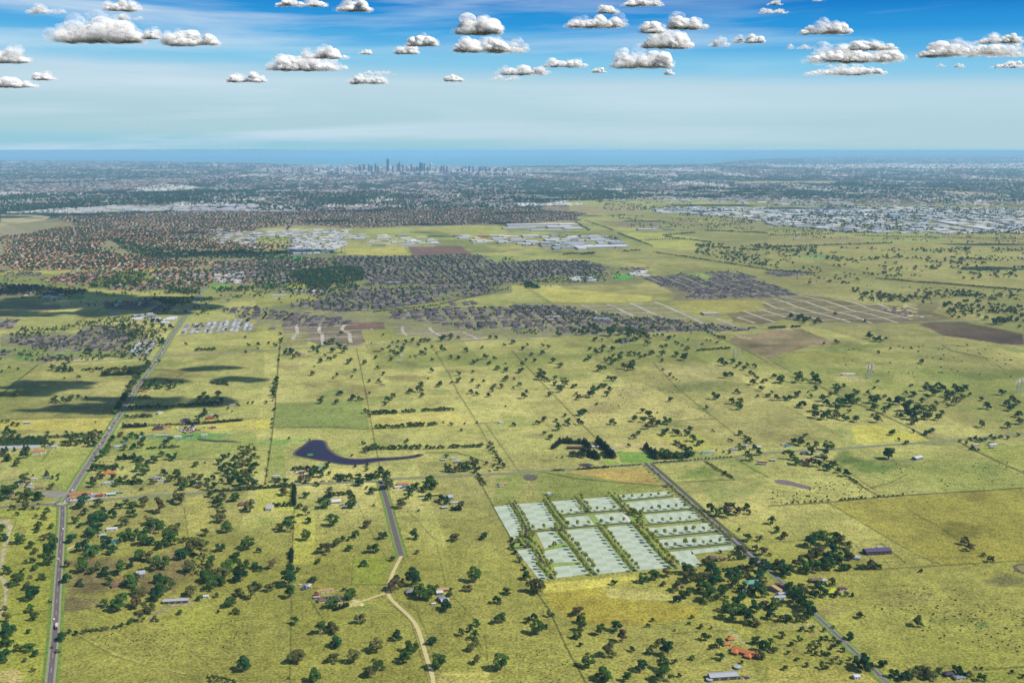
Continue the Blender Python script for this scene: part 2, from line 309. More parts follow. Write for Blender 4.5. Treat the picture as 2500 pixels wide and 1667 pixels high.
    # gold and tan paddocks
    for k, p, cc_, a in (('D', '370 450 1588 358 1588 810 1080 838 760 680', (160, 152, 66), .8), ('C', '200 1010 560 975 600 1040 1130 1090 1180 1150 900 1200 640 1210 420 1200 250 1100', (172, 158, 60), .75),
            ('C', '190 950 760 900 800 930 560 970 200 1010', (206, 196, 92), .8), ('C', '560 975 900 1000 1100 1060 600 1040', (192, 184, 108), .7), ('E', '0 960 980 940 900 1060 0 1040', (206, 192, 92), .6),
            ('E', '2178 1040 2178 960 1100 1010 1020 1060', (210, 200, 96), .6), ('F', '0 960 120 950 120 1030 0 1035', (222, 212, 100), .9), ('F', '950 925 1700 880 1860 960 1840 990 1540 1000 1010 1040', (212, 200, 112), .7),
            ('F', '230 210 300 200 0 200 0 360 200 350', (184, 180, 96), .6), ('G', '370 680 1100 640 1720 940 640 1030', (206, 196, 120), .55), ('G', '1080 1090 1600 1070 1790 1220 1600 1230 1400 1150', (190, 190, 86), .6),
            ('H', '700 1010 900 995 1280 1080 1380 1135 760 1150', (214, 206, 84), .55), ('K', '0 1215 100 1210 1200 1300 1180 1350 350 1360 230 1270', (198, 190, 96), .7), ('K', '1350 1340 2100 1330 2178 1430 1500 1445', (176, 168, 84), .7),
            ('K', '930 760 1300 760 1560 800 1640 860 1530 910 1200 880', (190, 190, 96), .7), ('J', '600 900 1250 880 1330 960 700 945', (196, 186, 92), .7), ('J', '0 1270 400 1280 560 1330 0 1400', (172, 172, 86), .7),
            ('J', '240 1210 420 1200 430 1240 300 1250', (196, 196, 80), .8), ('J', '800 725 1300 725 1500 790 900 780', (172, 174, 90), .8), ('J', '1480 730 2050 705 2160 750 2100 780 1700 785', (180, 178, 92), .8),
            ('M', '0 740 1000 770 2178 770 2178 1250 1400 1180 400 1010 0 1060', (180, 172, 96), .4), ('B', '230 330 240 500 0 500 0 370', (188, 190, 72), .5), ('B', '235 500 365 500 365 830 230 830', (196, 194, 84), .55),
            ('B', '1150 1500 1460 1500 1470 1567 1120 1567', (206, 196, 108), .6), ('D', '0 1460 600 1500 690 1567 0 1567', (190, 180, 92), .6), ('A', '1160 420 1290 400 1330 620 1170 640', (190, 184, 96), .6), ('I', '760 1240 1400 1260 1700 1290 900 1330 700 1300', (184, 184, 96), .7),
            ('I', '0 1090 1200 1075 1700 1060 1600 1085 900 1100 0 1120', (186, 182, 92), .9)):
        poly(Q(k, p), A(*cc_), a, 2)
    # bare and swampy blotches
    for k, x, y, rx, ry, cc_, a in (('A', 620, 830, 190, 55, (124, 108, 76), .8), ('A', 560, 950, 160, 60, (120, 104, 74), .8), ('A', 480, 1080, 120, 40, (126, 110, 78), .8), ('A', 1060, 850, 120, 110, (130, 112, 80), .7), ('A', 930, 960, 120, 40, (124, 104, 76), .7),
            ('A', 130, 620, 40, 30, (124, 120, 70), .6), ('D', 1200, 620, 150, 45, (120, 116, 50), .85), ('D', 1270, 410, 100, 35, (130, 124, 58), .7), ('D', 640, 210, 200, 45, (96, 120, 56), .8), ('D', 480, 170, 60, 40, (92, 116, 54), .7), ('D', 820, 1040, 190, 50, (146, 138, 78), .6), ('D', 1480, 930, 110, 30, (96, 92, 64), .7),
            ('D', 350, 1120, 120, 40, (150, 138, 88), .5), ('D', 1330, 1210, 50, 20, (106, 134, 62), .7), ('D', 1130, 1180, 130, 30, (130, 134, 66), .5), ('D', 1180, 1430, 120, 40, (146, 150, 64), .4), ('C', 1150, 270, 120, 40, (118, 140, 66), .8), ('C', 230, 405, 50, 16, (84, 112, 58), .8), ('C', 700, 1190, 200, 30, (160, 146, 64), .4),
            ('B', 670, 1100, 90, 22, (120, 138, 74), .5), ('B', 150, 1240, 70, 40, (140, 142, 72), .6), ('B', 60, 560, 60, 24, (124, 144, 66), .5), ('G', 1500, 680, 330, 38, (122, 128, 70), .7), ('G', 760, 860, 150, 40, (150, 138, 90), .6), ('G', 1020, 720, 120, 50, (160, 148, 96), .6), ('G', 510, 320, 70, 18, (138, 128, 78), .6), ('G', 1260, 620, 130, 40, (146, 136, 84), .6),
            ('G', 1410, 910, 80, 36, (150, 140, 92), .6), ('G', 190, 1090, 120, 22, (150, 142, 96), .6), ('G', 1560, 540, 260, 60, (196, 184, 124), .5), ('F', 1290, 600, 180, 24, (134, 126, 78), .7), ('F', 690, 715, 100, 24, (132, 150, 80), .7), ('F', 1190, 1120, 100, 26, (152, 144, 96), .7), ('F', 300, 500, 120, 34, (140, 128, 84), .5), ('F', 1720, 545, 120, 16, (140, 126, 86), .5),
            ('H', 720, 610, 130, 26, (206, 194, 130), .8), ('H', 440, 420, 400, 30, (168, 160, 80), .5), ('H', 1600, 960, 200, 40, (160, 150, 88), .4), ('H', 1080, 1310, 180, 34, (166, 160, 104), .4), ('B', 1430, 70, 160, 40, (180, 172, 110), .3),
            ('A', 60, 1530, 90, 40, (204, 186, 120), .8), ('A', 1290, 1180, 200, 90, (168, 170, 68), .5), ('A', 900, 1300, 300, 120, (166, 156, 80), .3), ('B', 250, 65, 170, 8, (96, 160, 76), .6), ('E', 1700, 1110, 200, 20, (104, 160, 76), .5)):
        ox, oy, s_ = FR[k]; blob(ox + x / s_, oy + y / s_, rx / s_ * 1.35, ry / s_ * 1.35, A(*cc_), a)
    # dark margins: fence lines with rank grass, drains and tyre tracks
    dk = A(84, 84, 44); tr = A(206, 194, 124)
    for s_, wd, a in FENCES: line(path(s_), wd * 1.35, dk, min(1, a * 1.25))
    for s_, wd, cc_, a in TRACKS: line(path(s_), wd, A(*cc_), a)
    return c.reshape(-1, 3)
# fence lines: path, dark width in pixels, strength
FENCES = [("C 165 1020 230 1110 330 1330 460 1567", 1.6, .9), ("B 1370 285 1470 470 1588 680 | C -10 700 100 900 165 1020", 1.4, .8), ("D 0 470 370 448 760 410 1588 358", 1.2, .75), ("D 370 450 560 560 760 680 940 780 1080 838", 1.0, .5),
 ("D 420 240 520 310 690 412", 1.4, .7), ("D 660 865 1080 838 1588 808", 1.1, .6), ("D 1180 70 1270 120 1420 190 1588 265", 1.5, .8), ("D 870 495 1080 610 1200 700 1420 825", 1.0, .45), ("C 1190 190 1260 240 1380 305", 1.6, .8), ("C 1380 170 1500 245 1588 290", 1.2, .6), ("C 1000 325 1380 305", 1.0, .6),
 ("C 190 260 400 300 680 325 930 345", 1.2, .6), ("F 205 300 190 460 160 870 130 1140 75 1500", 1.6, .75), ("F 855 350 890 520 940 760 1010 1150 1050 1340", 1.3, .55), ("F 1480 310 1640 560 1720 730 1900 1010 1990 1180", 1.2, .55), ("F 1950 990 2178 1310", 1.1, .55), ("G 0 370 300 690 550 950 700 1100", 1.3, .6),
 ("G 1200 470 1420 700 1720 940 1900 1080", 1.1, .5), ("G 780 240 860 290", 1, .4), ("G 1640 200 1830 290 2020 380 2178 470", 1.2, .6), ("H 290 600 640 770 900 880 1200 1020 1360 1110", 1.5, .75), ("H 0 440 180 540 290 600", 1.1, .4), ("F 165 1027 600 1015 980 1040", 1.0, .5), ("F 1700 735 1300 745 950 770", .9, .3),
 ("F 1860 990 2060 980", .9, .4), ("G 0 700 200 700 300 690 640 680", .9, .35), ("G 640 1030 1200 975 1720 945", .9, .35), ("B 245 340 230 640 220 1060 210 1567", 1.3, .6), ("B 780 330 870 660 880 780", 1, .4), ("B 820 400 890 620 940 780", 1.2, .6), ("B 940 500 1120 690 1180 980 1350 1170 1420 1280 1440 1450 1470 1567", .9, .4),
 ("B 590 955 860 960", 1, .5), ("B 605 790 590 955", .9, .35), ("B 870 1050 1000 1120 1060 1260 1100 1400", 1.0, .5), ("B 780 1030 960 1180 1030 1420 1070 1567", 1.0, .5), ("B 330 1040 400 1150", 1.2, .6), ("B 560 330 640 480 720 640 800 780", .9, .4), ("B 365 490 365 830", .8, .25),
 ("A 355 480 330 1000 270 1560", 1.1, .5), ("A 420 480 390 1000 350 1560", 1.0, .4), ("A 60 1145 310 1115", 1.0, .5), ("A 400 1115 560 1110 700 1170", .9, .4), ("A 0 900 30 910", .9, .3), ("A 1140 470 1170 690 1300 760", .9, .35), ("A 1290 390 1310 640", .8, .3), ("A 460 1260 700 1400 950 1470 1200 1530", .9, .45),
 ("A 740 1250 830 1310", .8, .4), ("A 70 640 100 560 100 545 0 545", 1, .5), ("C 1050 1450 1110 1567", .8, .3), ("C 1000 1260 1290 1240 1400 1250", .8, .4), ("C 700 1210 900 1205 1080 1190", .8, .3), ("E 0 760 100 660 220 570 320 490", 1.4, .7), ("E 1290 530 1440 535 1560 560 1500 600 1420 640", 1.1, .6),
 ("E 0 955 970 930", 1, .4), ("E 1150 780 1300 775", 1.4, .6), ("E 1060 940 1100 1000 1800 990 2178 940", .9, .4), ("E 900 1310 1800 1290 2178 1200", .9, .45), ("E 350 1310 440 1200 560 1140", 1, .4), ("E 0 620 200 600", .9, .4), ("E 2178 870 1900 870", .8, .3), ("D 0 695 250 680", .9, .45), ("D 530 700 650 810", 1.0, .5),
 ("D 700 700 850 820", 1.1, .6), ("D 650 820 850 815", .9, .4), ("D 1080 600 1160 660", .8, .3), ("D 1270 1490 1588 1465", 1.3, .7), ("D 880 1500 830 1567", .9, .3), ("H 600 1340 900 1550", 1.2, .6), ("H 870 1535 1050 1490 1180 1420", 1.2, .5), ("H 860 1430 1060 1490", 1, .4), ("H 1480 325 1560 370 1700 400 1860 430", 1.2, .65), ("H 1490 325 1720 330", 1.0, .5),
 ("H 1950 490 2010 540", 1.0, .6), ("K 100 1215 350 1370", 1.1, .5), ("K 860 990 1360 970", 1, .4), ("K 1000 1010 1500 1060", .8, .3), ("G 1100 90 1180 200", 1, .3), ("D 780 1120 660 1060", .9, .2), ("C 0 250 440 240", .9, .3), ("G 0 1310 60 1400", 1, .4), ("H 700 1180 690 1180", .8, .1),
 ("K 0 1360 1180 1350", .9, .4), ("M 400 1010 900 1110 770 1170 200 1215", 1.0, .4), ("M 1400 1180 2178 1250", 1.8, .7), ("I 640 1530 880 1400 1000 1330", 1, .5), ("I 500 1400 800 1360", .9, .4), ("F 1440 1235 1700 1235 1830 1270 1960 1320", 1.4, .6), ("E 1680 1120 1900 1140 2050 1150", 1.8, .6)]
TRACKS = [("A 0 568 50 570 62 600 40 680 0 850", 7, (196, 182, 146), .9), ("A 0 915 30 940 38 1000 28 1080 0 1150", 6, (196, 182, 146), .9), ("A 400 740 450 720 520 690", 3, (206, 196, 150), .7), ("A 425 450 415 720", 1.6, (222, 208, 130), .8), ("A 930 1165 1000 1120 1080 1085 1200 1070", 5, (150, 138, 104), .8),
 ("A 500 1270 700 1380 950 1470 1150 1510", 1.3, (206, 198, 118), .5), ("A 580 210 470 390", 1.2, (222, 208, 130), .8), ("A 660 960 760 910 830 910", 6, (168, 130, 92), .7), ("A 380 170 590 160", 1.4, (190, 186, 106), .5), ("A 1100 190 1400 160 1588 140", 1.6, (190, 186, 106), .5), ("B 560 335 640 470", 2.2, (170, 164, 110), .6),
 ("B 250 60 200 160 190 230 210 330", 3, (176, 164, 116), .6), ("B 510 1040 640 1060 660 1080 580 1085", 4, (216, 204, 130), .8), ("B 930 480 1030 475", 4, (206, 196, 130), .9), ("B 1160 390 1180 440", 3, (150, 144, 110), .7), ("B 1110 1500 1200 1560", 3, (150, 140, 110), .7), ("B 340 250 210 330", 2, (186, 174, 140), .4),
 ("C 880 110 800 110 860 150 885 190", 1.5, (200, 180, 110), .6), ("C 540 190 580 215", 3, (150, 140, 110), .8), ("C 1340 1230 1390 1280 1450 1330", 4, (176, 168, 128), .8), ("C 1310 1410 1370 1490 1420 1540", 3, (176, 168, 120), .6), ("C 1200 1240 1400 1260", 1.5, (150, 144, 90), .4), ("C 1110 1450 1180 1445 1260 1390", 2, (100, 124, 60), .6),
 ("C 1240 810 1330 790 1310 820", 3, (190, 160, 120), .8), ("D 530 710 640 805", 2.4, (168, 160, 124), .7), ("D 0 1225 250 1205 330 1195", 2.6, (176, 168, 124), .7), ("D 60 1330 170 1335 160 1370 230 1390", 4, (120, 106, 66), .6), ("D 230 870 290 910", 2, (160, 150, 110), .4), ("G 80 610 200 690 180 760 0 890", 1.0, (170, 164, 100), .45),
 ("F 1260 430 1270 490 1450 520 1500 580", 1.0, (160, 150, 100), .5), ("F 2178 890 2090 960", 1.6, (160, 150, 104), .5), ("F 330 450 350 540 430 620", 1.0, (170, 162, 104), .4), ("F 600 1020 740 860", 1.4, (110, 140, 70), .5), ("H 600 1195 1200 1160 1600 1130", 1.2, (176, 168, 120), .6), ("E 1880 1070 2178 1050", 1.3, (190, 180, 140), .6),
 ("G 1860 210 1930 250 2030 270", 1.6, (196, 184, 120), .6), ("J 0 560 60 720 20 760", .5, (150, 150, 150), 0.01), ("E 1000 390 1080 340 1060 290", 1.6, (206, 196, 150), .7), ("E 1110 420 1160 330 1180 310", 1.6, (206, 196, 150), .6), ("E 300 470 330 430", 1.6, (206, 196, 150), .7), ("E 560 430 1300 425", 1.2, (186, 170, 130), .6)]
cst = coast(gx)
colr = paint()
YY = np.maximum(GY, cst[None, :])                     # land stops at the shore
WX, WY = P(GX, YY)
nx, ny = len(gx), len(gy)
idx = np.arange(nx * ny).reshape(ny, nx)
q = np.stack([idx[1:, :-1], idx[1:, 1:], idx[:-1, 1:], idx[:-1, :-1]], -1).reshape(-1, 4)
keep = ~((GY[:-1, :-1] < cst[None, :-1]) & (GY[1:, :-1] <= cst[None, :-1])).reshape(-1)
q = q[keep]
gm = mat("grassland", (1, 1, 1), rough=0.95, attr=True, spec=0.1, var=0.13, scale=0.02)
n = gm.node_tree.nodes; l = gm.node_tree.links
bs = n['Principled BSDF']; src = bs.inputs['Base Color'].links[0].from_socket; gain = n.new('ShaderNodeVectorMath'); gain.operation = 'SCALE'; gain.inputs['Scale'].default_value = 1.13; l.new(src, gain.inputs[0]); src = gain.outputs[0]; geo = [z for z in n if z.type == 'NEW_GEOMETRY'][0]
def nmul(src, scale, lo, hi, fmin=.35, fmax=.65, detail=5, stretch=None):
    nn = n.new('ShaderNodeTexNoise'); nn.inputs['Scale'].default_value = scale; nn.inputs['Detail'].default_value = detail; nn.inputs['Roughness'].default_value = .65
    if stretch:
        m_ = n.new('ShaderNodeMapping'); m_.inputs['Rotation'].default_value = (0, 0, -GA); m_.inputs['Scale'].default_value = stretch; l.new(geo.outputs['Position'], m_.inputs[0]); l.new(m_.outputs[0], nn.inputs['Vector'])
    else: l.new(geo.outputs['Position'], nn.inputs['Vector'])
    rr = n.new('ShaderNodeMapRange'); rr.inputs['From Min'].default_value = fmin; rr.inputs['From Max'].default_value = fmax; rr.inputs['To Min'].default_value = lo; rr.inputs['To Max'].default_value = hi
    l.new(nn.outputs['Fac'], rr.inputs['Value']); v = n.new('ShaderNodeVectorMath'); v.operation = 'SCALE'; l.new(src, v.inputs[0]); l.new(rr.outputs[0], v.inputs['Scale']); return v.outputs[0]
src = nmul(src, 0.28, 0.58, 1.2, .38, .58)
src = nmul(src, 0.07, 0.76, 1.16, .35, .6)
src = nmul(src, 0.01, 0.86, 1.1, .35, .65, 6, (1, .5, 1))
src = nmul(src, 0.12, 0.55, 1.0, .30, .40, 3)
l.new(src, bs.inputs['Base Color'])
g = mesh("ground", np.stack([WX, WY, np.zeros_like(WX)], -1).reshape(-1, 3), q, gm, col=colr)
g['kind'] = 'structure'

# ------------------------------------------------------------------ sea and far hills
def build_sea():
    m = mat("sea_water", A(110, 184, 200), rough=0.45, var=.06, scale=.0002, spec=.25)
    V = []; Fc = []; xs = [-9000] + list(range(-2000, 5000, 50)) + [9000]
    for x in xs:
        for y in (YTOP, 372, 378, 386, float(coast(x)) + 1.5):
            y = min(y, float(coast(x)) + 1.5) if y > YTOP else y
            a, b = P(x, y, -6); V.append((a, b, -6))
    for i in range(len(xs) - 1):
        for j in range(4): k = i * 5 + j; Fc.append((k, k + 1, k + 6, k + 5))
    o = mesh("sea", V, Fc, m); o['kind'] = 'structure'
build_sea()
def build_hills():
    m = mat("hill_scrub", A(92, 104, 80), var=.15, scale=.0005)
    V = []; xs = np.arange(-600, 1000, 12); hk = 0
    for x in xs:
        a, b = P(float(x), 376.0); h = max(0, 620 + 60 * math.exp(-((x - 560) / 260) ** 2) + 30 * math.exp(-((x - 100) / 330) ** 2) + 40 * float(fbm(x / 60, 0 * x, 3, 8)) - 40)
        h *= min(1, max(0, (1000 - x) / 300))
        V += [(a, b - 2500, -20), (a, b, h), (a, b + 3500, -20)]
    Fc = []
    for i in range(len(xs) - 1):
        for j in range(2): k = i * 3 + j; Fc.append((k, k + 3, k + 4, k + 1))
    o = mesh("hills", V, Fc, m, smooth=True); o['kind'] = 'structure'
build_hills()
# ------------------------------------------------------------------ roads
def resample(p, step=12.0):
    """ground polyline through pixel points, resampled in metres"""
    g_ = np.array([P(*a) for a in p], float); o = [g_[0]]
    for a, b in zip(g_[:-1], g_[1:]):
        d = np.linalg.norm(b - a); k = max(1, int(d / step))
        for i in range(1, k + 1): o.append(a + (b - a) * i / k)
    o = np.array(o)
    for _ in range(2): o[1:-1] = (o[:-2] + 2 * o[1:-1] + o[2:]) / 4
    return o
def ribbon(c, w0, w1, z, dash=None):
    """strip between offsets w0..w1 (metres, right of the line) along c"""
    t = np.gradient(c, axis=0); t /= np.linalg.norm(t, axis=1)[:, None] + 1e-9; n_ = np.stack([t[:, 1], -t[:, 0]], 1)
    a = c + n_ * w0; b = c + n_ * w1; V = []; Fc = []
    for i in range(len(c)): V += [(a[i][0], a[i][1], z), (b[i][0], b[i][1], z)]
    for i in range(len(c) - 1):
        if dash and (i % dash[1]) >= dash[0]: continue
        Fc.append((2 * i, 2 * i + 1, 2 * i + 3, 2 * i + 2))
    return V, Fc
def join(parts_):
    V = []; Fc = []; M = []
    for (v, f, m) in parts_:
        k = len(V); V += list(v); Fc += [tuple(i + k for i in q_) for q_ in f]; M += [m] * len(f)
    return V, Fc, M
ASPH = mat("asphalt", A(116, 108, 106), rough=.9, var=.12, scale=.15)
ASPHD = mat("asphalt_new", A(96, 84, 82), rough=.9, var=.05, scale=.1)
SHOULD = mat("road_shoulder", A(176, 166, 120), rough=.95, var=.2, scale=.2)
VERGE = mat("verge_grass", A(120, 152, 62), rough=.95, var=.3, scale=.12)
PAINT = mat("road_paint", A(238, 236, 228), rough=.7, var=.05)
GRAV = mat("gravel", A(222, 206, 150), rough=.95, var=.15, scale=.3)
CONC = mat("concrete_pale", A(206, 200, 184), rough=.9, var=.1, scale=.2)
MUTE = mat("asphalt_old", A(140, 134, 124), rough=.9, var=.12, scale=.1)
def road(name, pth, half, label=None, shoulder=0, verge=0, marks=True, m=ASPH, z=.35, step=12.0, edge=True, dash=(1, 3)):
    c = resample(path(pth), step); pr = []
    mats = [m, SHOULD, VERGE, PAINT]
    if verge: pr.append((*ribbon(c, -verge, verge, z - .2), 2))
    if shoulder: pr.append((*ribbon(c, -half - shoulder, half + shoulder, z - .1), 1))
    pr.append((*ribbon(c, -half, half, z), 0))
    if marks:
        pr.append((*ribbon(c, -.16, .16, z + .1, dash), 3))
        if edge:
            for s_ in (-1, 1): pr.append((*ribbon(c, s_ * (half - .5) - .12, s_ * (half - .5) + .12, z + .1), 3))
    V, Fc, M = join(pr); o = mesh(name, V, Fc, mats, M); o['kind'] = 'structure'; return c
HWY = "A 298 1700 310 1567 330 1380 345 1200 356 1000 371 800 384 600 390 520 | A 432 398 470 330 560 190 640 70 | E 700 1420 800 1270 890 1120 980 975 1080 820 1180 660 1280 530 1345 430 1400 340 1460 240 1540 120 1640 -5"
p1 = "A 292 1800 310 1567 330 1380 345 1200 356 1000 371 800 384 600 389 510 386 470"
p2 = "A 386 462 405 425 432 395 470 330 560 190 640 70 | E 890 1120 980 975 1080 820 1180 660 1280 530 1345 430 1400 340 1460 240 1540 120 1640 -5 | I 1690 1290 1750 1230 1800 1140 1860 1050 1900 1000"
hw1 = road("road", p1, 3.9, shoulder=1.7, verge=9.5)
hw2 = road("road", p2, 4.8, shoulder=2.0, verge=12, m=mat("asphalt_worn", A(132, 124, 120), var=.1, scale=.1))
hw = np.concatenate([hw1, hw2])
road("road", "I 1840 960 1850 900 1870 840 | J 0 0 0 0" if False else "J 275 1000 300 880 300 800 262 735 300 680 340 620 345 560 370 430 375 330", 9, shoulder=3, marks=False, m=MUTE, step=40)
road("road", "J 258 730 300 690 330 600 340 520 360 430", 9, shoulder=2, marks=False, m=MUTE, step=60)
road("road", "A -60 481 0 477 170 465 300 458 350 458", 3.6, shoulder=1.2, verge=6)
road("road", "A 420 443 560 436 700 428 860 412 1100 398 1290 385 | B 60 356 250 338 560 322 780 315 870 300 1120 290 1370 277 1588 265 | C 200 252 400 240 700 215 860 207 1190 183 1430 158 1600 140 | D 130 132 420 118 700 95 1000 75 1300 50 1650 12", 3.2, shoulder=1.6, verge=7, m=MUTE, edge=False)
road("road", "B 772 318 790 370 820 470 850 590 880 700 903 780", 4.2, shoulder=.8, verge=9, z=.45, marks=False)
road("road", "E -60 492 0 490 300 482 600 470 880 455 1150 436 1300 425 1500 412 1800 395 2178 372 | F 400 345 900 325 1400 303 1800 283 2178 265 | G 300 250 700 238 1200 215 1700 198 2178 183 | H 300 160 700 150 1000 132 1500 120 2178 108", 5, shoulder=2, marks=False, m=MUTE, step=25)
road("gravel_track", "B 903 778 880 820 850 880 828 940 808 1003 822 1035 870 1080 920 1125 975 1175 1005 1230 1025 1290 1050 1380 1070 1450 1090 1500 1103 1567 1108 1640", 2.6, marks=False, m=GRAV, z=.3)
road("gravel_track", "B 800 1010 750 1030 690 1050 620 1075 560 1085", 2.0, marks=False, m=GRAV, z=.3)
road("gravel_track", "B 630 1072 610 1045 560 1035 520 1040", 2.4, marks=False, m=GRAV, z=.34)
ROAD_R = "C 838 203 1000 345 1130 462 1240 560 1380 680 1500 790 1588 868"
# the divided new road beside the estate
c = resample(path(ROAD_R)); pr = [(*ribbon(c, -11, 11, .15), 1), (*ribbon(c, -8.6, 8.6, .3), 0), (*ribbon(c, -1.6, 1.6, .42), 2), (*ribbon(c, -1.95, -1.6, .5), 3), (*ribbon(c, 1.6, 1.95, .5), 3), (*ribbon(c, 8.2, 8.7, .45), 3)]
V, Fc, M = join(pr); o = mesh("road", V, Fc, [ASPHD, VERGE, MUTE, PAINT], M); o['kind'] = 'structure'
road("road", "C 1560 842 1588 868 | D 70 930 140 1000 310 1160 400 1245 460 1300 560 1395 650 1480 740 1567 800 1625", 3.0, shoulder=.8, verge=7.5, edge=True, z=.5)
# roundabout
rx_, ry_ = P(*Q('A', '386 456')[0])
def ring(cx, cy, r0, r1, z, n_=40):
    V = []; Fc = []
    for i in range(n_):
        a = 2 * math.pi * i / n_; V += [(cx + r0 * math.cos(a), cy + r0 * math.sin(a), z), (cx + r1 * math.cos(a), cy + r1 * math.sin(a), z)]
    for i in range(n_): j = (i + 1) % n_; Fc.append((2 * i, 2 * i + 1, 2 * j + 1, 2 * j))
    return V, Fc
V, Fc, M = join([(*ring(rx_, ry_, 0.1, 17, .55), 0), (*ring(rx_, ry_, 8.0, 8.6, .66), 3), (*ring(rx_, ry_, 0.2, 8.0, .7), 2), (*ring(rx_, ry_, 15.6, 16, .66), 3), (*ring(rx_, ry_, 3, 6, .8), 1)])
o = mesh("roundabout", V, Fc, [ASPH, GRAV, VERGE, PAINT], M); o['kind'] = 'structure'
def patch(name, k, s, m, z=.25, kind='structure'):
    V = [(*P(*a), z) for a in Q(k, s)]; o = mesh(name, [(float(a), float(b), zz) for a, b, zz in V], [tuple(range(len(V)))], m); o['kind'] = kind; return o
patch("gravel_lot", 'A', "250 400 290 378 430 380 360 425", mat("gravel_grey", A(158, 152, 140), var=.2, scale=.05), .2)
patch("forecourt", 'A', "430 440 450 395 560 390 700 400 620 425 520 440", CONC, .6)
# ------------------------------------------------------------------ water
WATER = mat("pond_water", A(48, 38, 68), rough=.4, var=.25, scale=.02, spec=.1)
MUD = mat("mud", A(112, 96, 84), rough=.95, var=.2, scale=.05)
def smooth_px(p, k=2):
    p = np.array(p, float)
    for _ in range(k):
        q_ = np.empty((len(p) * 2, 2)); nx_ = np.roll(p, -1, 0); q_[::2] = p * .75 + nx_ * .25; q_[1::2] = p * .25 + nx_ * .75; p = q_
    return p
def pond(name, k, s, m=WATER, z=.3, rim=MUD, grow=1.06, lab=None):
    p = smooth_px(Q(k, s)); g_ = np.array([P(*a) for a in p]); c_ = g_.mean(0)
    jit = 1 + (fbm(np.arange(len(g_)) * .7, np.zeros(len(g_)), 3, 5) - .5)[:, None] * .02
    t = np.roll(g_, -1, 0) - np.roll(g_, 1, 0); t /= np.linalg.norm(t, axis=1)[:, None] + 1e-9; nrm = np.stack([-t[:, 1], t[:, 0]], 1)
    area = (g_[:, 0] * np.roll(g_[:, 1], -1) - np.roll(g_[:, 0], -1) * g_[:, 1]).sum()
    if area > 0: nrm = -nrm
    o = mesh(name, [(a, b, z) for a, b in g_], [tuple(range(len(g_)))], m); o['kind'] = 'structure'
    if rim:
        r = g_ + nrm * (4.0 + 3 * fbm(g_[:, :1] / 20, g_[:, 1:] / 20, 3, 3))
        o = mesh("bank", [(a, b, z - .15) for a, b in r], [tuple(range(len(r)))], rim); o['kind'] = 'structure'
pond("water", 'B', "235 145 300 95 340 65 385 60 425 72 432 108 468 140 505 163 560 178 640 183 740 174 830 172 900 168 960 163 1040 145 1000 166 930 175 880 180 800 186 740 192 690 203 640 211 590 213 520 207 440 192 380 181 310 168 250 156")
pond("water", 'B', "313 152 330 146 352 147 360 153 345 159 322 159", mat("reeds", A(60, 160, 60), var=.3, scale=.2), .5, None)
pond("water", 'C', "85 285 105 280 140 284 143 300 125 308 92 306", mat("dam_water", A(112, 100, 78), rough=.4), .3)
pond("water", 'C', "425 213 455 208 490 213 480 222 440 223", mat("dam_dark", A(70, 58, 60), rough=.4), .3)
pond("water", 'E', "1550 965 1560 948 1590 945 1606 962 1600 980 1570 985"); pond("water", 'D', "1538 848 1560 838 1620 836 1640 880 1600 884 1560 872", mat("dam_dry", A(150, 140, 80), rough=.8), .3)
pond("water", 'D', "35 312 70 305 130 312 200 335 280 355 260 368 200 358 120 338 60 332", mat("mud_grey", A(128, 116, 116), rough=.9, var=.15, scale=.1), .3, None)
pond("water", 'A', "1225 55 1260 58 1340 66 1420 62 1490 70 1420 68 1340 74 1240 66", mat("dam_dark", A(70, 58, 60)), .3, None)
pond("water", 'F', "1040 655 1085 652 1100 662 1070 670", mat("mud_grey", A(1, 1, 1)), .3, None); pond("water", 'F', "675 712 700 708 720 718 690 724", mat("mud_grey", A(1, 1, 1)), .3, None)
pond("water", 'H', "600 560 680 555 730 556 755 570 700 575 620 568", CONC, .3, None); pond("water", 'H', "920 192 950 188 970 193 950 200", mat("mud_grey", A(1, 1, 1)), .3, None)
pond("water", 'E', "470 405 530 400 560 412 500 420", WATER, .3, None); pond("water", 'E', "1480 1135 1510 1130 1540 1137 1500 1142", mat("mud_grey", A(1, 1, 1)), .3, None)

patch("shade_cloth", 'E', "0 1185 340 1172 325 1200 0 1207", mat("shade_cloth", A(190, 196, 200), var=.08, scale=.05), .8)
patch("sports_court", 'A', "540 712 604 712 598 752 540 752", mat("court_green", A(96, 160, 110), var=.05), .3)
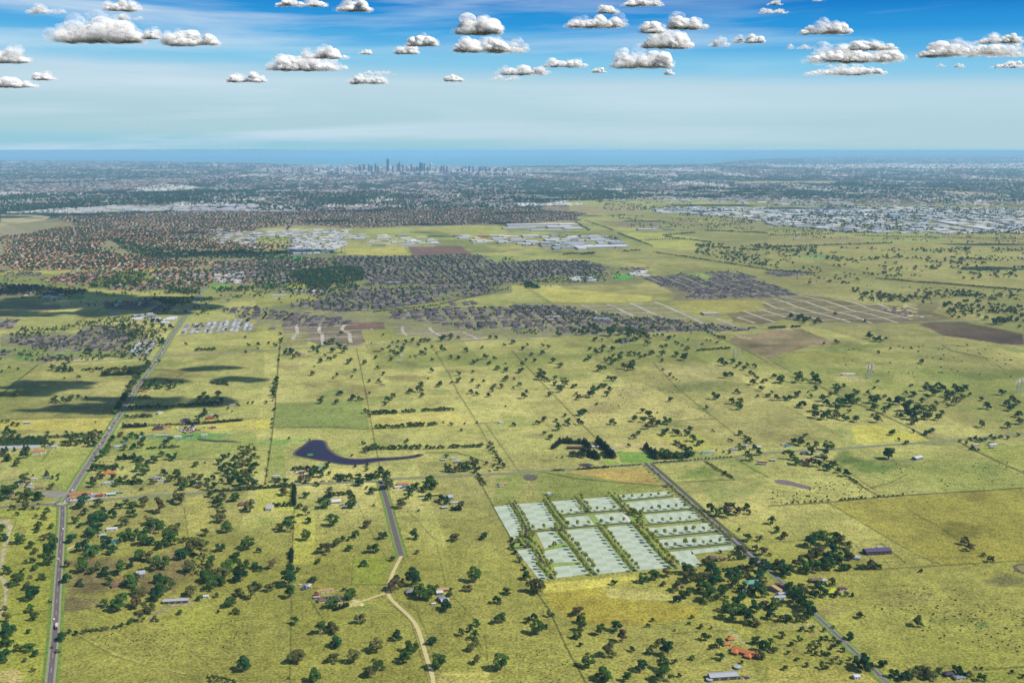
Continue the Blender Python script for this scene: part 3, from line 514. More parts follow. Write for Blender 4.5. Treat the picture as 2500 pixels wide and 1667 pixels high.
# ------------------------------------------------------------------ estate: surveyed lots, streets
LOTA = mat("lot_light", A(204, 216, 192), rough=.95, var=.04, scale=.1); LOTB = mat("lot_dark", A(188, 204, 176), rough=.95, var=.04, scale=.1); LOTL = mat("lot_line", A(222, 234, 222), var=.02)
def gq(k, s): return [np.array(P(*a), float) for a in Q(k, s)]
def block(s, cols, rows, z=.25):
    a, b, c_, d = gq('C', s); pr = []
    def bl(u, v): return (a * (1 - u) + b * u) * (1 - v) + (d * (1 - u) + c_ * u) * v
    for i in range(cols):
        for j in range(rows):
            q_ = [bl(i / cols, j / rows), bl((i + 1) / cols, j / rows), bl((i + 1) / cols, (j + 1) / rows), bl(i / cols, (j + 1) / rows)]
            pr.append(([(*p_, z) for p_ in q_], [(3, 2, 1, 0)], (i + j) % 2 if cols > 2 or rows > 2 else 0))
    def ln(p_, q_, w_):
        t = (q_ - p_); t /= np.linalg.norm(t); n_ = np.array([t[1], -t[0]]) * w_
        pr.append(([(*(p_ - n_), z + .12), (*(p_ + n_), z + .12), (*(q_ + n_), z + .12), (*(q_ - n_), z + .12)], [(0, 1, 2, 3)], 2))
    for i in range(1, cols): ln(bl(i / cols, 0), bl(i / cols, 1), .45)
    for j in range(1, rows): ln(bl(0, j / rows), bl(1, j / rows), .28)
    V, Fc, M = join(pr); o = mesh("lot_ground", V, Fc, [LOTA, LOTB, LOTL], M); o['kind'] = 'structure'
for s, c_, r_ in (("-113 475 -8 463 62 620 8 690", 1, 8), ("22 458 190 447 290 600 95 618", 2, 9), ("243 443 390 431 458 513 298 523", 2, 5), ("440 427 600 413 688 490 487 503", 2, 5), ("655 402 945 381 985 405 682 432", 9, 1),
                  ("695 450 1040 420 1100 485 760 510", 9, 2), ("328 542 470 529 515 585 352 600", 4, 2), ("512 525 682 508 735 568 555 583", 4, 2), ("822 525 1118 499 1182 553 855 583", 8, 2), ("840 607 1208 576 1268 625 905 660", 9, 2),
                  ("905 680 1300 645 1348 693 945 733", 9, 2), ("975 755 1110 743 1180 838 1052 849", 3, 2), ("1110 743 1370 715 1388 736 1115 770", 6, 1), ("322 622 530 604 738 872 530 894", 2, 14), ("585 602 740 587 998 850 782 871", 2, 14),
                  ("150 632 262 626 335 700 200 735", 2, 3), ("188 752 350 718 430 815 232 824", 2, 4), ("258 847 442 830 475 890 275 918", 2, 3), ("28 745 125 735 238 920 172 931", 1, 8)):
    block(s, c_, r_)
PARK = mat("park_grass", A(150, 178, 84), var=.12, scale=.1)
for s in ("470 527 510 523 552 582 518 586", "712 520 800 512 838 556 780 574 742 573 705 545", "85 640 135 640 165 700 60 728 40 725", "215 735 230 712 300 702 350 705 340 716 270 734", "200 845 230 826 430 819 432 830 258 843 215 850", "20 732 110 722 50 700 10 705"):
    patch("park_lawn", 'C', s, PARK, .3)
patch("plaza", 'C', "678 518 702 516 745 570 722 573", mat("plaza_paving", A(226, 222, 222), var=.03), .5)
EST = {'V1': "C 0 450 40 520 85 610 92 635 72 660 78 690 110 715 150 750 180 800 165 830 185 855 215 875 250 925", 'V2': "C 205 438 250 510 325 605", 'V3': "C 400 418 440 465 478 515", 'V4': "C 615 398 655 445 712 505", 'V5': "C 545 600 620 700 700 800 762 877", 'V6': "C 290 612 300 650 360 705 430 800 470 850 515 900",
       'V7': "C 752 578 820 650 900 745 960 810 1020 858", 'H1': "C 290 528 380 520 480 512 600 503 700 496", 'H2': "C 95 630 150 627 300 613 460 598 600 586 745 574", 'H3': "C 665 440 800 428 900 418 1000 410", 'H4': "C 790 515 900 507 1000 498 1120 488", 'H5': "C 790 592 900 582 1050 570 1195 558", 'H6': "C 870 666 1000 655 1150 640 1285 630",
       'H7': "C 930 742 1050 732 1200 720 1360 703", 'H8': "C 0 733 60 728 110 718", 'E1': "C 925 345 960 370 1000 408 1110 492 1200 565 1290 638 1370 705", 'E2': "C 930 345 965 345"}
for k, s in EST.items():
    if k[0] == 'E':
        if k == 'E2': road("street", s, 4, marks=False, m=ASPHD, z=.5)
        continue
    c_ = resample(path(s), 6); hw_ = 2.9
    V, Fc, M = join([(*ribbon(c_, -hw_ - 3.2, hw_ + 3.2, .34), 1), (*ribbon(c_, -hw_, hw_, .48 if k[0] == 'V' else .5), 0)]); o = mesh("street", V, Fc, [ASPHD, PARK], M); o['kind'] = 'structure'

# ------------------------------------------------------------------ trees
def tube(p0, p1, r0, r1, n_=6):
    p0, p1 = np.array(p0, float), np.array(p1, float); d = p1 - p0; d /= np.linalg.norm(d) + 1e-9
    u = np.cross(d, (0, 0, 1.0) if abs(d[2]) < .9 else (1.0, 0, 0)); u /= np.linalg.norm(u); v = np.cross(d, u); V = []; Fc = []
    for p_, r_ in ((p0, r0), (p1, r1)):
        for i in range(n_): a = 2 * math.pi * i / n_; V.append(p_ + (u * math.cos(a) + v * math.sin(a)) * r_)
    for i in range(n_): j = (i + 1) % n_; Fc.append((i, j, n_ + j, n_ + i))
    return np.array(V), np.array(Fc)
def cat(lst):
    V = []; Fc = []; k = 0
    for v, f in lst: V.append(np.asarray(v)); Fc.append(np.asarray(f) + k); k += len(v)
    return np.concatenate(V), np.concatenate(Fc)
def leaves(cs, rs, n_, size, r, out=.75):
    """leaf sprays on the shells of clumps: quads that mostly face outwards"""
    V = []; w_ = np.array([x[0] * x[1] for x in rs]); w_ = w_ / w_.sum()
    k = r.choice(len(cs), n_, p=w_); C_ = np.array(cs)[k]; RR = np.array([(x[0], x[0], x[1]) for x in rs])[k]
    d = r.normal(size=(n_, 3)); d /= np.linalg.norm(d, axis=1)[:, None]; d[:, 2] = np.where(d[:, 2] < -.35, -d[:, 2], d[:, 2])
    p_ = C_ + d * RR * r.uniform(.72, 1.06, (n_, 1)); nn = d * out + r.normal(size=(n_, 3)) * .45; nn /= np.linalg.norm(nn, axis=1)[:, None]
    t = np.cross(nn, r.normal(size=(n_, 3))); t /= np.linalg.norm(t, axis=1)[:, None]; b = np.cross(nn, t)
    s1 = size * r.uniform(.6, 1.25, (n_, 1)); s2 = size * r.uniform(.4, .9, (n_, 1))
    V = np.stack([p_ - t * s1 - b * s2 * .5, p_ + t * s1 * .4 - b * s2, p_ + t * s1 + b * s2 * .6, p_ - t * s1 * .3 + b * s2], 1).reshape(-1, 3)
    return V, np.arange(n_ * 4).reshape(-1, 4)
def gum_shape(seed, n_leaf, size, tall=1.0, sparse=0):
    r = np.random.default_rng(seed); nc = r.integers(8, 13); cs = []; rs = []
    for i in range(nc):
        a = r.uniform(0, 6.28); q_ = (i + .5) / nc; rad = .36 * math.sqrt(r.uniform(0.05, 1)) * (1.05 - .35 * q_)
        z = (.21 + .5 * q_) * tall + r.uniform(-.05, .05); cs.append((rad * math.cos(a) * r.uniform(.8, 1.15), rad * math.sin(a), z)); s_ = r.uniform(.13, .21) * (1 - .15 * sparse)
        rs.append((s_, s_ * r.uniform(.6, .85)))
    tr = [tube((0, 0, 0), (.01, 0, .16 * tall), .030, .022)]
    top = np.array((.01, 0, .16 * tall))
    for c_ in cs:
        mid = top * .5 + np.array(c_) * .5 + np.array((0, 0, -.03)); tr += [tube(top, mid, .018, .011, 5), tube(mid, np.array(c_), .011, .004, 5)]
    lv = leaves(cs, rs, n_leaf, size, r)
    return lv, cat(tr)
def round_shape(seed, n_leaf, size, h=1.25):       # clipped street tree
    r = np.random.default_rng(seed); cs = [(0, 0, .72 * h)]; rs = [(.38, .36 * h)]
    for i in range(6): a = r.uniform(0, 6.28); cs.append((.2 * math.cos(a), .2 * math.sin(a), r.uniform(.5, .85) * h)); rs.append((.24, .22 * h))
    return leaves(cs, rs, n_leaf, size, r, 1.0), cat([tube((0, 0, 0), (0, 0, .42 * h), .035, .025), tube((0, 0, .4 * h), (.05, .02, .7 * h), .02, .008)])
def cone_shape(seed, n_leaf, size, h=1.9):
    r = np.random.default_rng(seed); cs = []; rs = []
    for i in range(9): q_ = i / 8; cs.append((r.uniform(-.05, .05), r.uniform(-.05, .05), (.14 + .8 * q_) * h)); rs.append((.44 * (1 - q_ ** 1.6 * .72), .17 * h))
    return leaves(cs, rs, n_leaf, size, r, .9), cat([tube((0, 0, 0), (0, 0, .9 * h), .035, .006)])
BARK = mat("bark", A(168, 152, 132), var=.2, scale=1.0)
def leafmat(name, c_, var=.35): return mat(name, A(*c_), rough=.8, var=var, scale=.22, rand=.28, spec=.12)
LG = leafmat("leaf_green", (78, 112, 50)); LO = leafmat("leaf_olive", (118, 122, 70)); LD = leafmat("leaf_deep", (44, 92, 54)); LB = leafmat("leaf_brown", (124, 110, 74)); LP = leafmat("leaf_pine", (28, 58, 42)); LE = leafmat("leaf_fresh", (160, 168, 74), .2)
PROTO = {}
def tree_at(key, x, y, wd, name, hs=1.0):
    """key = (shape, variant, leaf material); first use builds it, later uses copy it"""
    rz = random.uniform(0, 6.28)
    if key not in PROTO:
        sh, v, lm = key
        (cv, cf), (tv, tf) = {'gum': lambda: gum_shape(v, 2000, .036, 1.0 + .12 * (v % 3 - 1), v % 2), 'gummid': lambda: gum_shape(v + 50, 520, .055, 1.0), 'round': lambda: round_shape(v, 420, .07, 1.2), 'cone': lambda: cone_shape(v, 900, .05, 1.5)}[sh]()
        o = empty(name, x, y, rz); o.scale = (wd, wd, wd * hs); PROTO[key] = o
        part("crown", cv, cf, lm, o); part("trunk", tv, tf, BARK, o); return o
    return copy_tree(PROTO[key], x, y, rz, wd, wd * hs)
class Soup:
    def __init__(s): s.V = []; s.F = []; s.C = []; s.k = 0
    def add(s, V, Fc, col):
        s.V.append(V); s.F.append(Fc + s.k); s.C.append(np.broadcast_to(np.asarray(col, float), (len(V), 3))); s.k += len(V)
    def many(s, V0, F0, X, Y, Sx, Sz, rz, cols, z=None, Sy=None):
        """copies of one small shape, all in numpy"""
        n_ = len(X)
        if n_ == 0: return
        Sy = Sx if Sy is None else Sy; c_, q_ = np.cos(rz), np.sin(rz)
        vx = V0[None, :, 0] * Sx[:, None]; vy = V0[None, :, 1] * Sy[:, None]; vz = V0[None, :, 2] * Sz[:, None]
        VX = vx * c_[:, None] - vy * q_[:, None] + X[:, None]; VY = vx * q_[:, None] + vy * c_[:, None] + Y[:, None]
        if z is not None: vz = vz + z[:, None]
        nv = len(V0); s.V.append(np.stack([VX, VY, vz], -1).reshape(-1, 3)); s.F.append((F0[None] + (np.arange(n_) * nv)[:, None, None]).reshape(-1, F0.shape[1]) + s.k)
        cols = np.asarray(cols); cols = cols[:, None, :] if cols.ndim == 2 else cols
        s.C.append(np.broadcast_to(cols, (n_, nv, 3)).reshape(-1, 3)); s.k += n_ * nv
    def build(s, name, m, **k):
        return mesh(name, np.concatenate(s.V), np.concatenate(s.F), m, col=np.concatenate(s.C), **k)
FOL = mat("foliage", (1, 1, 1), rough=.85, attr=True, var=.25, scale=.15, spec=.1)
BLD = mat("building_surface", (1, 1, 1), rough=.75, attr=True, var=.08, scale=.3, spec=.3)
# crown centre x, crown foot y, crown width in each frame; a letter after the width gives the sort
TREES = {
'A': """60 440 110,30 405 60,170 420 70d,225 440 70d,140 450 50,75 498 40,150 498 60,200 495 28,235 495 20,285 512 40,270 555 45,105 530 26,220 548 28,240 590 35,240 620 55,225 640 30,318 615 38,265 685 45,300 672 40,115 710 75d,190 735 50,215 770 45,325 730 80d,300 790 85d,300 838 80d,155 830 30,200 828 38,150 870 20,215 875 48,130 890 25,135 907 28,185 922 28,255 935 55,100 972 80,160 997 48,172 965 30,195 1062 88d,180 1137 52,208 1182 55,175 1265 38,15 690 60d,10 630 50,40 900 55d,25 862 28,25 1120 38,30 1200 60,45 1290 100d,25 1350 95d,15 1440 80d,110 1380 55,175 1378 65,215 1410 48,205 1500 28,355 1385 28,308 1075 22,
380 1310 60d,430 1262 28,470 1272 35d,510 1265 32,540 1256 30,570 1252 25,600 1250 28,635 1246 32,665 1240 28,705 1234 25,730 1230 22,752 1222 28,805 1205 40,860 1200 70,510 490 95d,605 480 58,515 530 48,465 582 52,490 608 42,560 592 75d,605 570 78d,635 520 45d,642 570 60d,695 548 55,730 492 48,780 462 38,815 490 58,810 545 65,888 478 58o,980 520 85o,1085 450 60,1125 470 75,915 592 65o,985 620 72,755 605 75o,595 640 85d,560 670 80,445 705 65d,500 762 85d,520 805 55d,585 782 72d,655 742 72d,690 772 72d,750 702 75d,820 692 85d,870 722 85d,922 720 62d,945 650 95,1095 620 48,1060 662 85,1050 722 110,1000 745 72,1130 700 40,1185 700 34,1270 657 52,
415 855 52d,610 872 60,505 892 72,570 897 55,640 912 80d,740 900 85,800 862 48,860 812 78,910 822 85,1000 872 95,1030 820 45,930 880 75,980 950 72d,675 962 55d,800 980 100,840 935 52,492 972 50,410 955 65d,1020 1017 110,965 1067 85d,870 1037 65o,810 1032 75,730 1132 115,840 1112 85o,640 1102 55,915 1147 85,1180 1032 75,1235 1062 50,1340 1040 36,1120 812 85d,1190 762 95,1250 790 90,1260 730 55,1365 757 62d,1165 892 72,1310 842 65,1290 902 85,1280 952 90,1300 1002 85,1340 980 95,1410 892 105,1380 940 78,1490 952 95d,1450 832 75,1500 882 88,1535 747 85,1475 1035 65,1425 1102 80,1462 1145 52,1550 1052 75,1355 1135 26,1110 1147 36,1575 865 50,1572 982 50,
1300 420 48d,1340 452 55,1348 485 58d,1360 580 72,1400 642 72,1370 542 68,1455 447 62d,1380 432 52,1545 512 80,1505 1505 85d,150 1440 30,960 1190 40""",
'B': """167 410 58,310 425 48d,455 388 40,430 490 72,590 490 65,725 402 58d,727 475 22,685 366 20,375 350 35,640 348 60d,270 490 38,305 538 64,322 582 46,208 595 70,195 642 80,140 622 50,308 690 58d,455 560 46,480 602 68,693 612 58o,787 680 60d,537 695 38o,573 690 28,615 672 50o,495 727 62,425 775 80o,578 752 46,720 768 76,665 850 50,382 830 40o,845 815 38,1000 772 32,980 642 44,985 680 52d,1230 690 62o,1412 682 50,900 490 62,1010 508 20,943 430 48,352 948 50,100 865 60o,15 880 45,262 885 40,210 892 60d,200 978 100d,215 1052 85,80 1002 62,20 1000 55d,15 762 36,545 1000 28,585 1060 78d,475 1112 80,
872 942 52d,910 942 26d,862 1002 85o,970 975 95d,1012 1052 90,1060 1062 90d,1088 1008 60,1120 985 34,1210 1000 30,1200 1035 40,1355 952 82d,1310 1005 60o,1555 1022 56,1495 1080 55,1180 1128 82d,1510 1206 76,1365 1222 52,1325 1255 38,1270 1282 46,1350 1302 56,1360 1342 52,1340 1372 64,1368 1455 60o,1520 1500 95d,1135 1492 90,1092 1337 60d,240 1207 52,400 1278 88,455 1240 60,485 1270 72,640 1207 70,500 1355 82d,745 1388 88,870 1310 62d,605 1452 76,478 1452 70,250 1456 100,365 1580 92d,965 1390 90,930 1452 92,750 1502 85,700 1545 85,200 1545 18,820 378 72,800 290 52,980 380 56d,1088 370 84,1050 388 60,1068 440 52o,1150 450 52,1182 462 50,1268 492 52o,1585 695 36,1590 740 42,1500 500 2""",
'C': """88 935 62d,150 1022 112,80 872 34,48 820 42,22 772 34,240 1162 44o,140 1182 44d,100 1200 46,200 1240 46,158 1276 82,415 1160 74o,635 965 40,820 952 66d,875 940 76,942 970 36,962 912 58o,430 1205 60,432 1250 58d,405 1300 58,428 1345 36,552 1277 70,650 1255 66d,690 1328 82o,930 1325 42,845 1225 28,873 1190 32,1120 1172 32,1098 1210 24,1175 1235 34d,1238 1235 22o,1010 1248 18,600 1412 80,745 1378 38,855 1397 48,895 1350 44,970 1412 98d,1010 1452 38,478 1482 82,580 1568 112,808 1502 72d,722 1568 68,940 1500 76,945 1570 105,1040 1535 28,1118 1430 36,1295 1427 56,1205 1312 56,1240 1362 34,1290 1352 58d,1348 1290 18d,1425 1452 28,
1030 1005 66,1065 1045 62,1100 1047 58,1025 1072 56o,1090 900 85d,1110 950 92,1180 940 68,1240 922 92d,1262 975 100d,1200 1022 92,1240 1075 100,1310 1050 78,1170 1000 66d,1350 950 76d,1390 982 88d,1450 922 66,1400 922 76d,1500 872 84d,1540 932 86d,1572 890 72d,1560 972 58,1440 1052 58d,1500 1032 84d,1550 1042 76,1430 1012 56,1340 1132 76,1400 1112 76d,1430 1152 74,1370 1182 102,1450 1212 102d,1520 1132 78d,1572 1112 58,1520 1222 66,1520 1332 62,1560 1382 78d,1540 1424 66,1235 512 56,1335 492 46d,1365 492 46,1280 540 56,1330 546 56d,1400 532 56,1460 500 46,1470 525 36,1408 628 22,1465 692 54,1538 692 42,1510 752 46,1567 782 56d,1190 842 44d,1215 822 38d,1292 766 26d,1400 760 44,1440 782 60,1405 742 26,1350 795 26,1300 1480 2""",
'D': """20 587 50d,55 642 48,105 680 52d,755 186 72d,10 782 26,80 872 66d,60 852 56,130 912 84d,100 902 72,180 852 54,210 832 56d,230 892 86,290 882 88,350 872 92d,390 872 66,270 732 76d,290 692 66,340 682 68,370 722 78,420 692 66d,450 732 74,490 742 66,400 782 86d,330 792 86,480 802 86,520 812 54,280 792 66d,440 832 76,380 832 86d,262 830 66,1225 717 50,1258 752 56d,1340 787 30,1385 822 46d,950 887 28,572 1172 52d,930 1222 58d,515 1302 58d,600 1502 102d,560 1472 66,715 1477 58d,640 1492 56,205 1002 56,230 1032 56,280 1042 46,330 1022 76d,300 982 56,400 972 56,350 1042 36,525 1035 20p,430 1042 46,490 1032 36,
160 1042 76d,180 1082 84d,220 1112 84d,250 1142 84d,270 1172 76d,130 1000 60d,215 1192 46d,180 1192 54,120 1197 64d,50 1117 66,20 1182 66d,80 1192 54,20 1120 46,90 1290 48,215 1252 36,265 1252 36,285 1227 24,200 1312 36,280 1332 34,330 1312 36,360 1302 36,350 1252 26,410 1312 36,440 1342 44,465 1377 36,380 1402 36,345 1402 36,300 1402 36,260 1387 34,260 1352 28,300 1362 34,130 1392 28,183 1432 28d,240 1472 34,350 1487 50,395 1452 36,400 1362 36,320 1342 30,110 1492 38,455 1452 30,515 1432 28,430 1422 26,20 1332 44d,45 1382 44,15 1372 36,150 1342 34,790 1542 66d,850 1562 74d,900 1552 66,960 1532 76,1010 1552 76,1060 1532 58,930 1502 46,1180 1522 66d,1212 1542 56d,1250 1532 46,1515 1512 28d,1325 1482 18,1290 1480 18,1585 1542 36,1330 1562 56,405 1230 26,1330 1480 20,970 492 8,985 450 8""",
'E': """130 765 58,665 605 36,550 615 22,460 815 68,545 815 52,595 800 66d,660 780 46,730 785 32,150 535 28,75 525 26,15 555 26,810 985 18,1580 330 32,2085 395 34,2115 335 34,2085 265 28,440 540 55,500 552 56d,540 522 56,572 482 46d,550 552 36p,600 550 36p,2110 825 28,2150 825 30,2025 845 30d,1940 870 28d,1975 895 18,1020 1105 56,950 1142 56d,920 1202 56d,1060 1152 54,1110 1112 54,1160 1122 46d,1200 1102 46d,1210 1152 56,1190 1202 56d,1130 1212 56,1050 1222 54d,880 1272 84,900 1242 54d,820 1312 46d,1400 1172 56,1440 1142 46d,1370 1277 58d,1490 1272 36,1470 1310 50,1430 1302 54,1300 1332 76,1250 1352 56,1180 1322 56,1665 1362 58d,850 1322 16,800 1397 76,900 1392 56,980 1387 54,1045 1382 32,1180 1402 84,790 1502 76,840 1452 54,870 1462 54d,780 1537 66,960 1472 54,1000 1522 76d,1065 1467 42d,1015 1452 22d,1095 1507 46,1230 1432 84,1160 1512 76d,1200 1560 36,1390 1442 66,1500 1452 84,1440 1492 76,1300 1512 54,1550 1522 92,1560 1562 84,1650 1450 50,
1860 1340 60,1900 1300 60,1940 1280 40,2000 1310 60d,2060 1290 70d,2110 1260 60d,2150 1290 60,1920 1370 70d,1980 1390 80d,2050 1370 80,2110 1350 80d,2160 1370 60,1870 1420 60,1930 1440 70,2000 1460 80d,2070 1450 80,2140 1440 80d,1960 1510 80d,2040 1530 90d,2110 1510 80,2160 1530 80d,1820 1540 60,1760 1510 60,1700 1470 60,1640 1530 70,1700 1540 60,1760 1560 60,1880 1500 50,1810 1470 46,1600 1470 40,1740 1330 20,
195 1290 76d,70 1312 40p,45 1312 36p,20 1272 46p,50 1232 32p,120 1227 24p,230 1222 36p,205 1222 30p,140 1357 66d,200 1497 84,430 1547 56,395 1442 36p,490 1442 34,440 1462 36,490 1472 28,280 1437 20,20 1322 26,400 1085 40,560 1077 36,610 1082 28,850 1095 50,800 1100 60d,760 1100 60,700 1110 60,650 1120 60d,820 1140 60d,770 1150 60d,720 1150 60,680 1170 60,640 1180 60d,590 1180 60,540 1180 56,600 1140 50,400 1190 60,380 1165 50,800 1185 60d,740 1190 56,450 1170 40,60 1075 60,110 1100 60,40 1110 60,150 1130 50,90 1135 50,20 1140 40,60 985 40,110 1010 40,150 1015 40,20 980 30,
1210 200 50,1160 190 50,1230 160 50,1290 180 50d,1300 140 50d,1350 145 50d,1140 160 40,1100 180 50,1050 190 60,1170 230 50d,1380 180 45,1400 215 40,1450 190 50,1110 250 50,1130 290 60d,1070 320 50,1100 350 40,1370 330 60,1385 300 40,760 400 60d,730 390 40d,850 405 30,1190 460 30,1230 460 36,1260 480 36d,1740 50 50,1800 30 40,1660 30 40,2110 130 40,1350 470 30,1730 760 50,1700 790 50,1860 770 60d,1880 800 40,1760 790 50,1720 930 40d,1740 920 40p,1690 960 56,1835 950 44,1300 660 60,1330 690 50,1280 700 60d,1240 690 50,1200 720 56d,1210 690 46,1240 650 40,1400 680 50,1440 700 50,1480 690 46,1350 700 46d,1420 640 30,1450 650 30,1540 660 36,1500 660 30""",
'F': """205 237 32,210 302 44d,105 317 28,165 342 40,15 330 36,15 362 22,545 475 50,620 457 44,670 435 42,722 242 42,745 392 60d,720 350 40,650 390 60,640 320 70d,590 330 50d,700 345 36d,690 320 30,520 400 40,480 380 50,530 360 40,587 420 30,260 370 30,300 400 60d,290 410 50,350 420 50,250 410 50,320 440 40,790 485 55,925 490 48d,1020 445 40,1030 528 36,1085 580 38,840 552 36,815 602 28,690 590 36,655 610 22,480 585 46,495 512 18,715 752 54d,825 797 58,885 800 50,680 828 46,545 822 52,565 782 38,962 640 34,1045 647 42,1310 738 54,1390 727 58d,1400 690 60,1415 768 44,1560 682 58,1493 558 42,1500 457 34,1465 615 22,1310 430 22,1355 430 24,1410 405 48,1437 412 30,1440 377 34,1380 337 32,1260 332 28,1240 382 48,1240 360 36,1200 350 30,1130 350 28,1145 387 34d,1075 370 28,1190 420 58,1150 460 40d,1500 350 30,1590 380 52,1580 335 24,1785 385 44,1925 357 32,2115 330 28,1655 438 34,1725 447 44,1535 398 18,1955 447 48,2030 447 34,1855 488 52,1885 462 30,1985 492 46,2055 538 48,2125 557 48,2125 490 22,1850 562 34,1728 582 42,1720 642 50,1665 650 26,1840 642 38,1935 640 32,2125 632 58,1890 687 38,2015 697 36,2030 682 34,2090 692 42,2005 720 40,1825 740 46,1880 757 44,1975 768 42,1165 772 48,1125 812 62d,1100 838 34,965 740 26,2125 850 22,940 907 48d,962 935 34,280 1127 24,455 1137 22,915 1172 36,1280 1157 46,845 1367 32,945 1397 40d,940 1360 36,1050 1442 66,1060 1402 54d,1115 1452 64,975 1475 72,790 1482 72,720 1487 56,870 1462 62,880 1522 72d,605 1362 52,520 1527 42,585 1395 52d,380 1492 72,440 1502 72d,480 1442 80d,540 1452 72,500 1420 70d,250 1502 52d,190 1492 52,150 1492 52,80 1512 26,620 1430 36,1130 1542 84,1110 1502 72,1480 1505 84,1300 1562 54d,1350 1562 54,1375 1270 22,1205 1300 18,1590 990 22,1665 1005 34d,1775 998 22,1878 992 26,1745 1055 28,815 1272 24,80 1380 16,
190 462 28,175 622 40,170 652 44,165 682 54,155 712 56,150 752 52d,150 770 40,145 800 20,85 820 32,155 880 30,140 960 26,135 1000 28,130 1030 20,125 1130 18,110 1240 16,108 1300 20,95 1400 26,90 1440 22,195 420 22,200 360 20,5 1350 40,15 1290 30,
2000 1180 40,1980 1200 36,2010 1220 38,2030 1250 40,2045 1280 40,2060 1310 44,2080 1340 50d,2100 1370 50d,1965 1340 36,2020 1360 30,2050 1390 34,1990 1400 20,1625 1285 44d,1620 1400 50,1650 1410 50d,1700 1410 60d,1760 1400 60d,1800 1400 60,1850 1380 60d,1870 1340 60d,1830 1320 50,1880 1410 56d,1790 1360 50,1740 1360 50,1610 1350 30,1650 1370 36,1270 310 40,1330 300 40,1400 300 40,1440 300 40,1475 300 36d,1580 290 50d,1650 280 56d,1720 275 36d,1600 270 40d,1210 305 30,1160 310 26,1080 245 24,980 315 16,1990 270 40,2040 270 36,1900 195 60""",
'G': """10 317 44,95 367 42,130 332 28,265 337 34,312 350 32,170 417 36,260 407 42,122 462 34,195 470 38,355 477 48,408 516 56d,87 503 42,72 562 54,240 562 46,255 595 66,250 622 74,305 637 38,363 620 38,363 667 42,450 677 84,530 690 48,410 727 60,400 700 40,18 620 26,65 674 44,10 697 24,122 737 38,102 782 60,318 762 40,550 755 40,572 792 56,655 752 46,690 772 88,735 707 48,765 692 56,800 687 50,805 762 48,825 722 48,580 925 60,620 915 60,450 937 36,275 977 56,218 1000 48,378 977 38,473 1007 60,580 1002 54,390 1010 36,388 1052 56,278 1087 40,325 1127 52,15 1017 38,848 1000 52,883 1002 34,1050 977 60,1115 902 48,1165 947 80,1113 982 48,1155 1042 66d,1200 1022 84,1240 1017 66,1325 1002 80,1237 905 24,1075 1092 50,1030 1122 50,1300 1092 68,1383 1072 46,1408 1102 62d,1515 1062 54d,1495 1097 60,1540 1147 72,1600 1182 60o,1518 1225 44d,995 1190 34,1710 1062 28,1352 807 54,1742 787 76d,1660 867 38,1870 827 58,1945 817 58,1940 877 68,1930 840 50,1920 738 52,2092 770 32,2170 767 36d,2125 714 48,2050 664 64,2085 622 50,2150 647 50d,1862 590 50,1825 607 58,2040 585 48,1465 457 70,1402 425 56d,1282 422 58,1275 467 38,1190 412 52,1135 427 40,1085 412 40,1095 440 40,1045 417 44,1000 414 48,935 405 38,918 455 52,860 427 38,862 487 64,830 452 42,800 472 42,660 447 44,632 464 38,715 407 58,768 390 34,780 362 50,855 378 48,660 370 38,730 515 32,752 552 58,785 532 40,830 630 56,880 632 46,958 530 56,1010 542 70,1020 510 60,1035 487 46,1780 468 44,1808 502 60,1882 482 46,1943 497 46,1915 518 38,1980 537 48,2005 507 40,2065 519 44,1500 285 20,1523 230 14,1383 257 24,1620 322 20,1747 307 24,1800 278 38,1655 292 24,1690 292 20,1495 372 48,1450 337 28,1415 322 28,1390 310 28,1335 282 48,1310 347 38,1270 352 38,1155 327 48,705 292 40,765 290 28,
500 200 40,540 220 50,590 240 60d,640 230 50,690 190 60d,660 170 40d,730 230 50,610 200 40,760 215 40,400 250 50,840 250 80,920 240 60,990 230 60d,1040 250 60,1080 270 60d,1130 260 60d,1160 280 50,1000 270 60d,960 310 50,1050 290 50,1100 240 40,1240 250 30,1280 250 34,1210 250 24,1010 210 40,1110 230 30,1190 190 40d,1335 130 40d,
1640 210 24,1670 225 26,1700 235 26,1725 250 24,1750 262 30,1770 265 30,1945 1095 50,1980 1120 40,2010 1140 40,2025 1160 44,1990 1150 30,1285 545 30,1345 585 34,1375 605 26,1400 620 20,1215 840 2,720 838 30,1930 1190 40d,1950 1220 44,1975 1210 40,2065 1215 50d,2105 1265 60,2005 1260 50d,2020 1310 70,1870 1150 30,1850 1135 26,1800 1240 26,1850 1250 30,1740 1220 18,1810 1430 40,1440 1200 30,1480 1240 40,1530 1270 40,510 1272 50d,570 1275 60d,610 1285 60d,430 1282 22,382 1286 16,1210 1290 50d,1250 1295 60d,1300 1295 60d,1350 1295 60,1400 1290 60d,1440 1285 50,1220 1240 40,1280 1240 50d,1320 1250 50d,1500 1280 60,1540 1270 50,1260 1265 50d""",
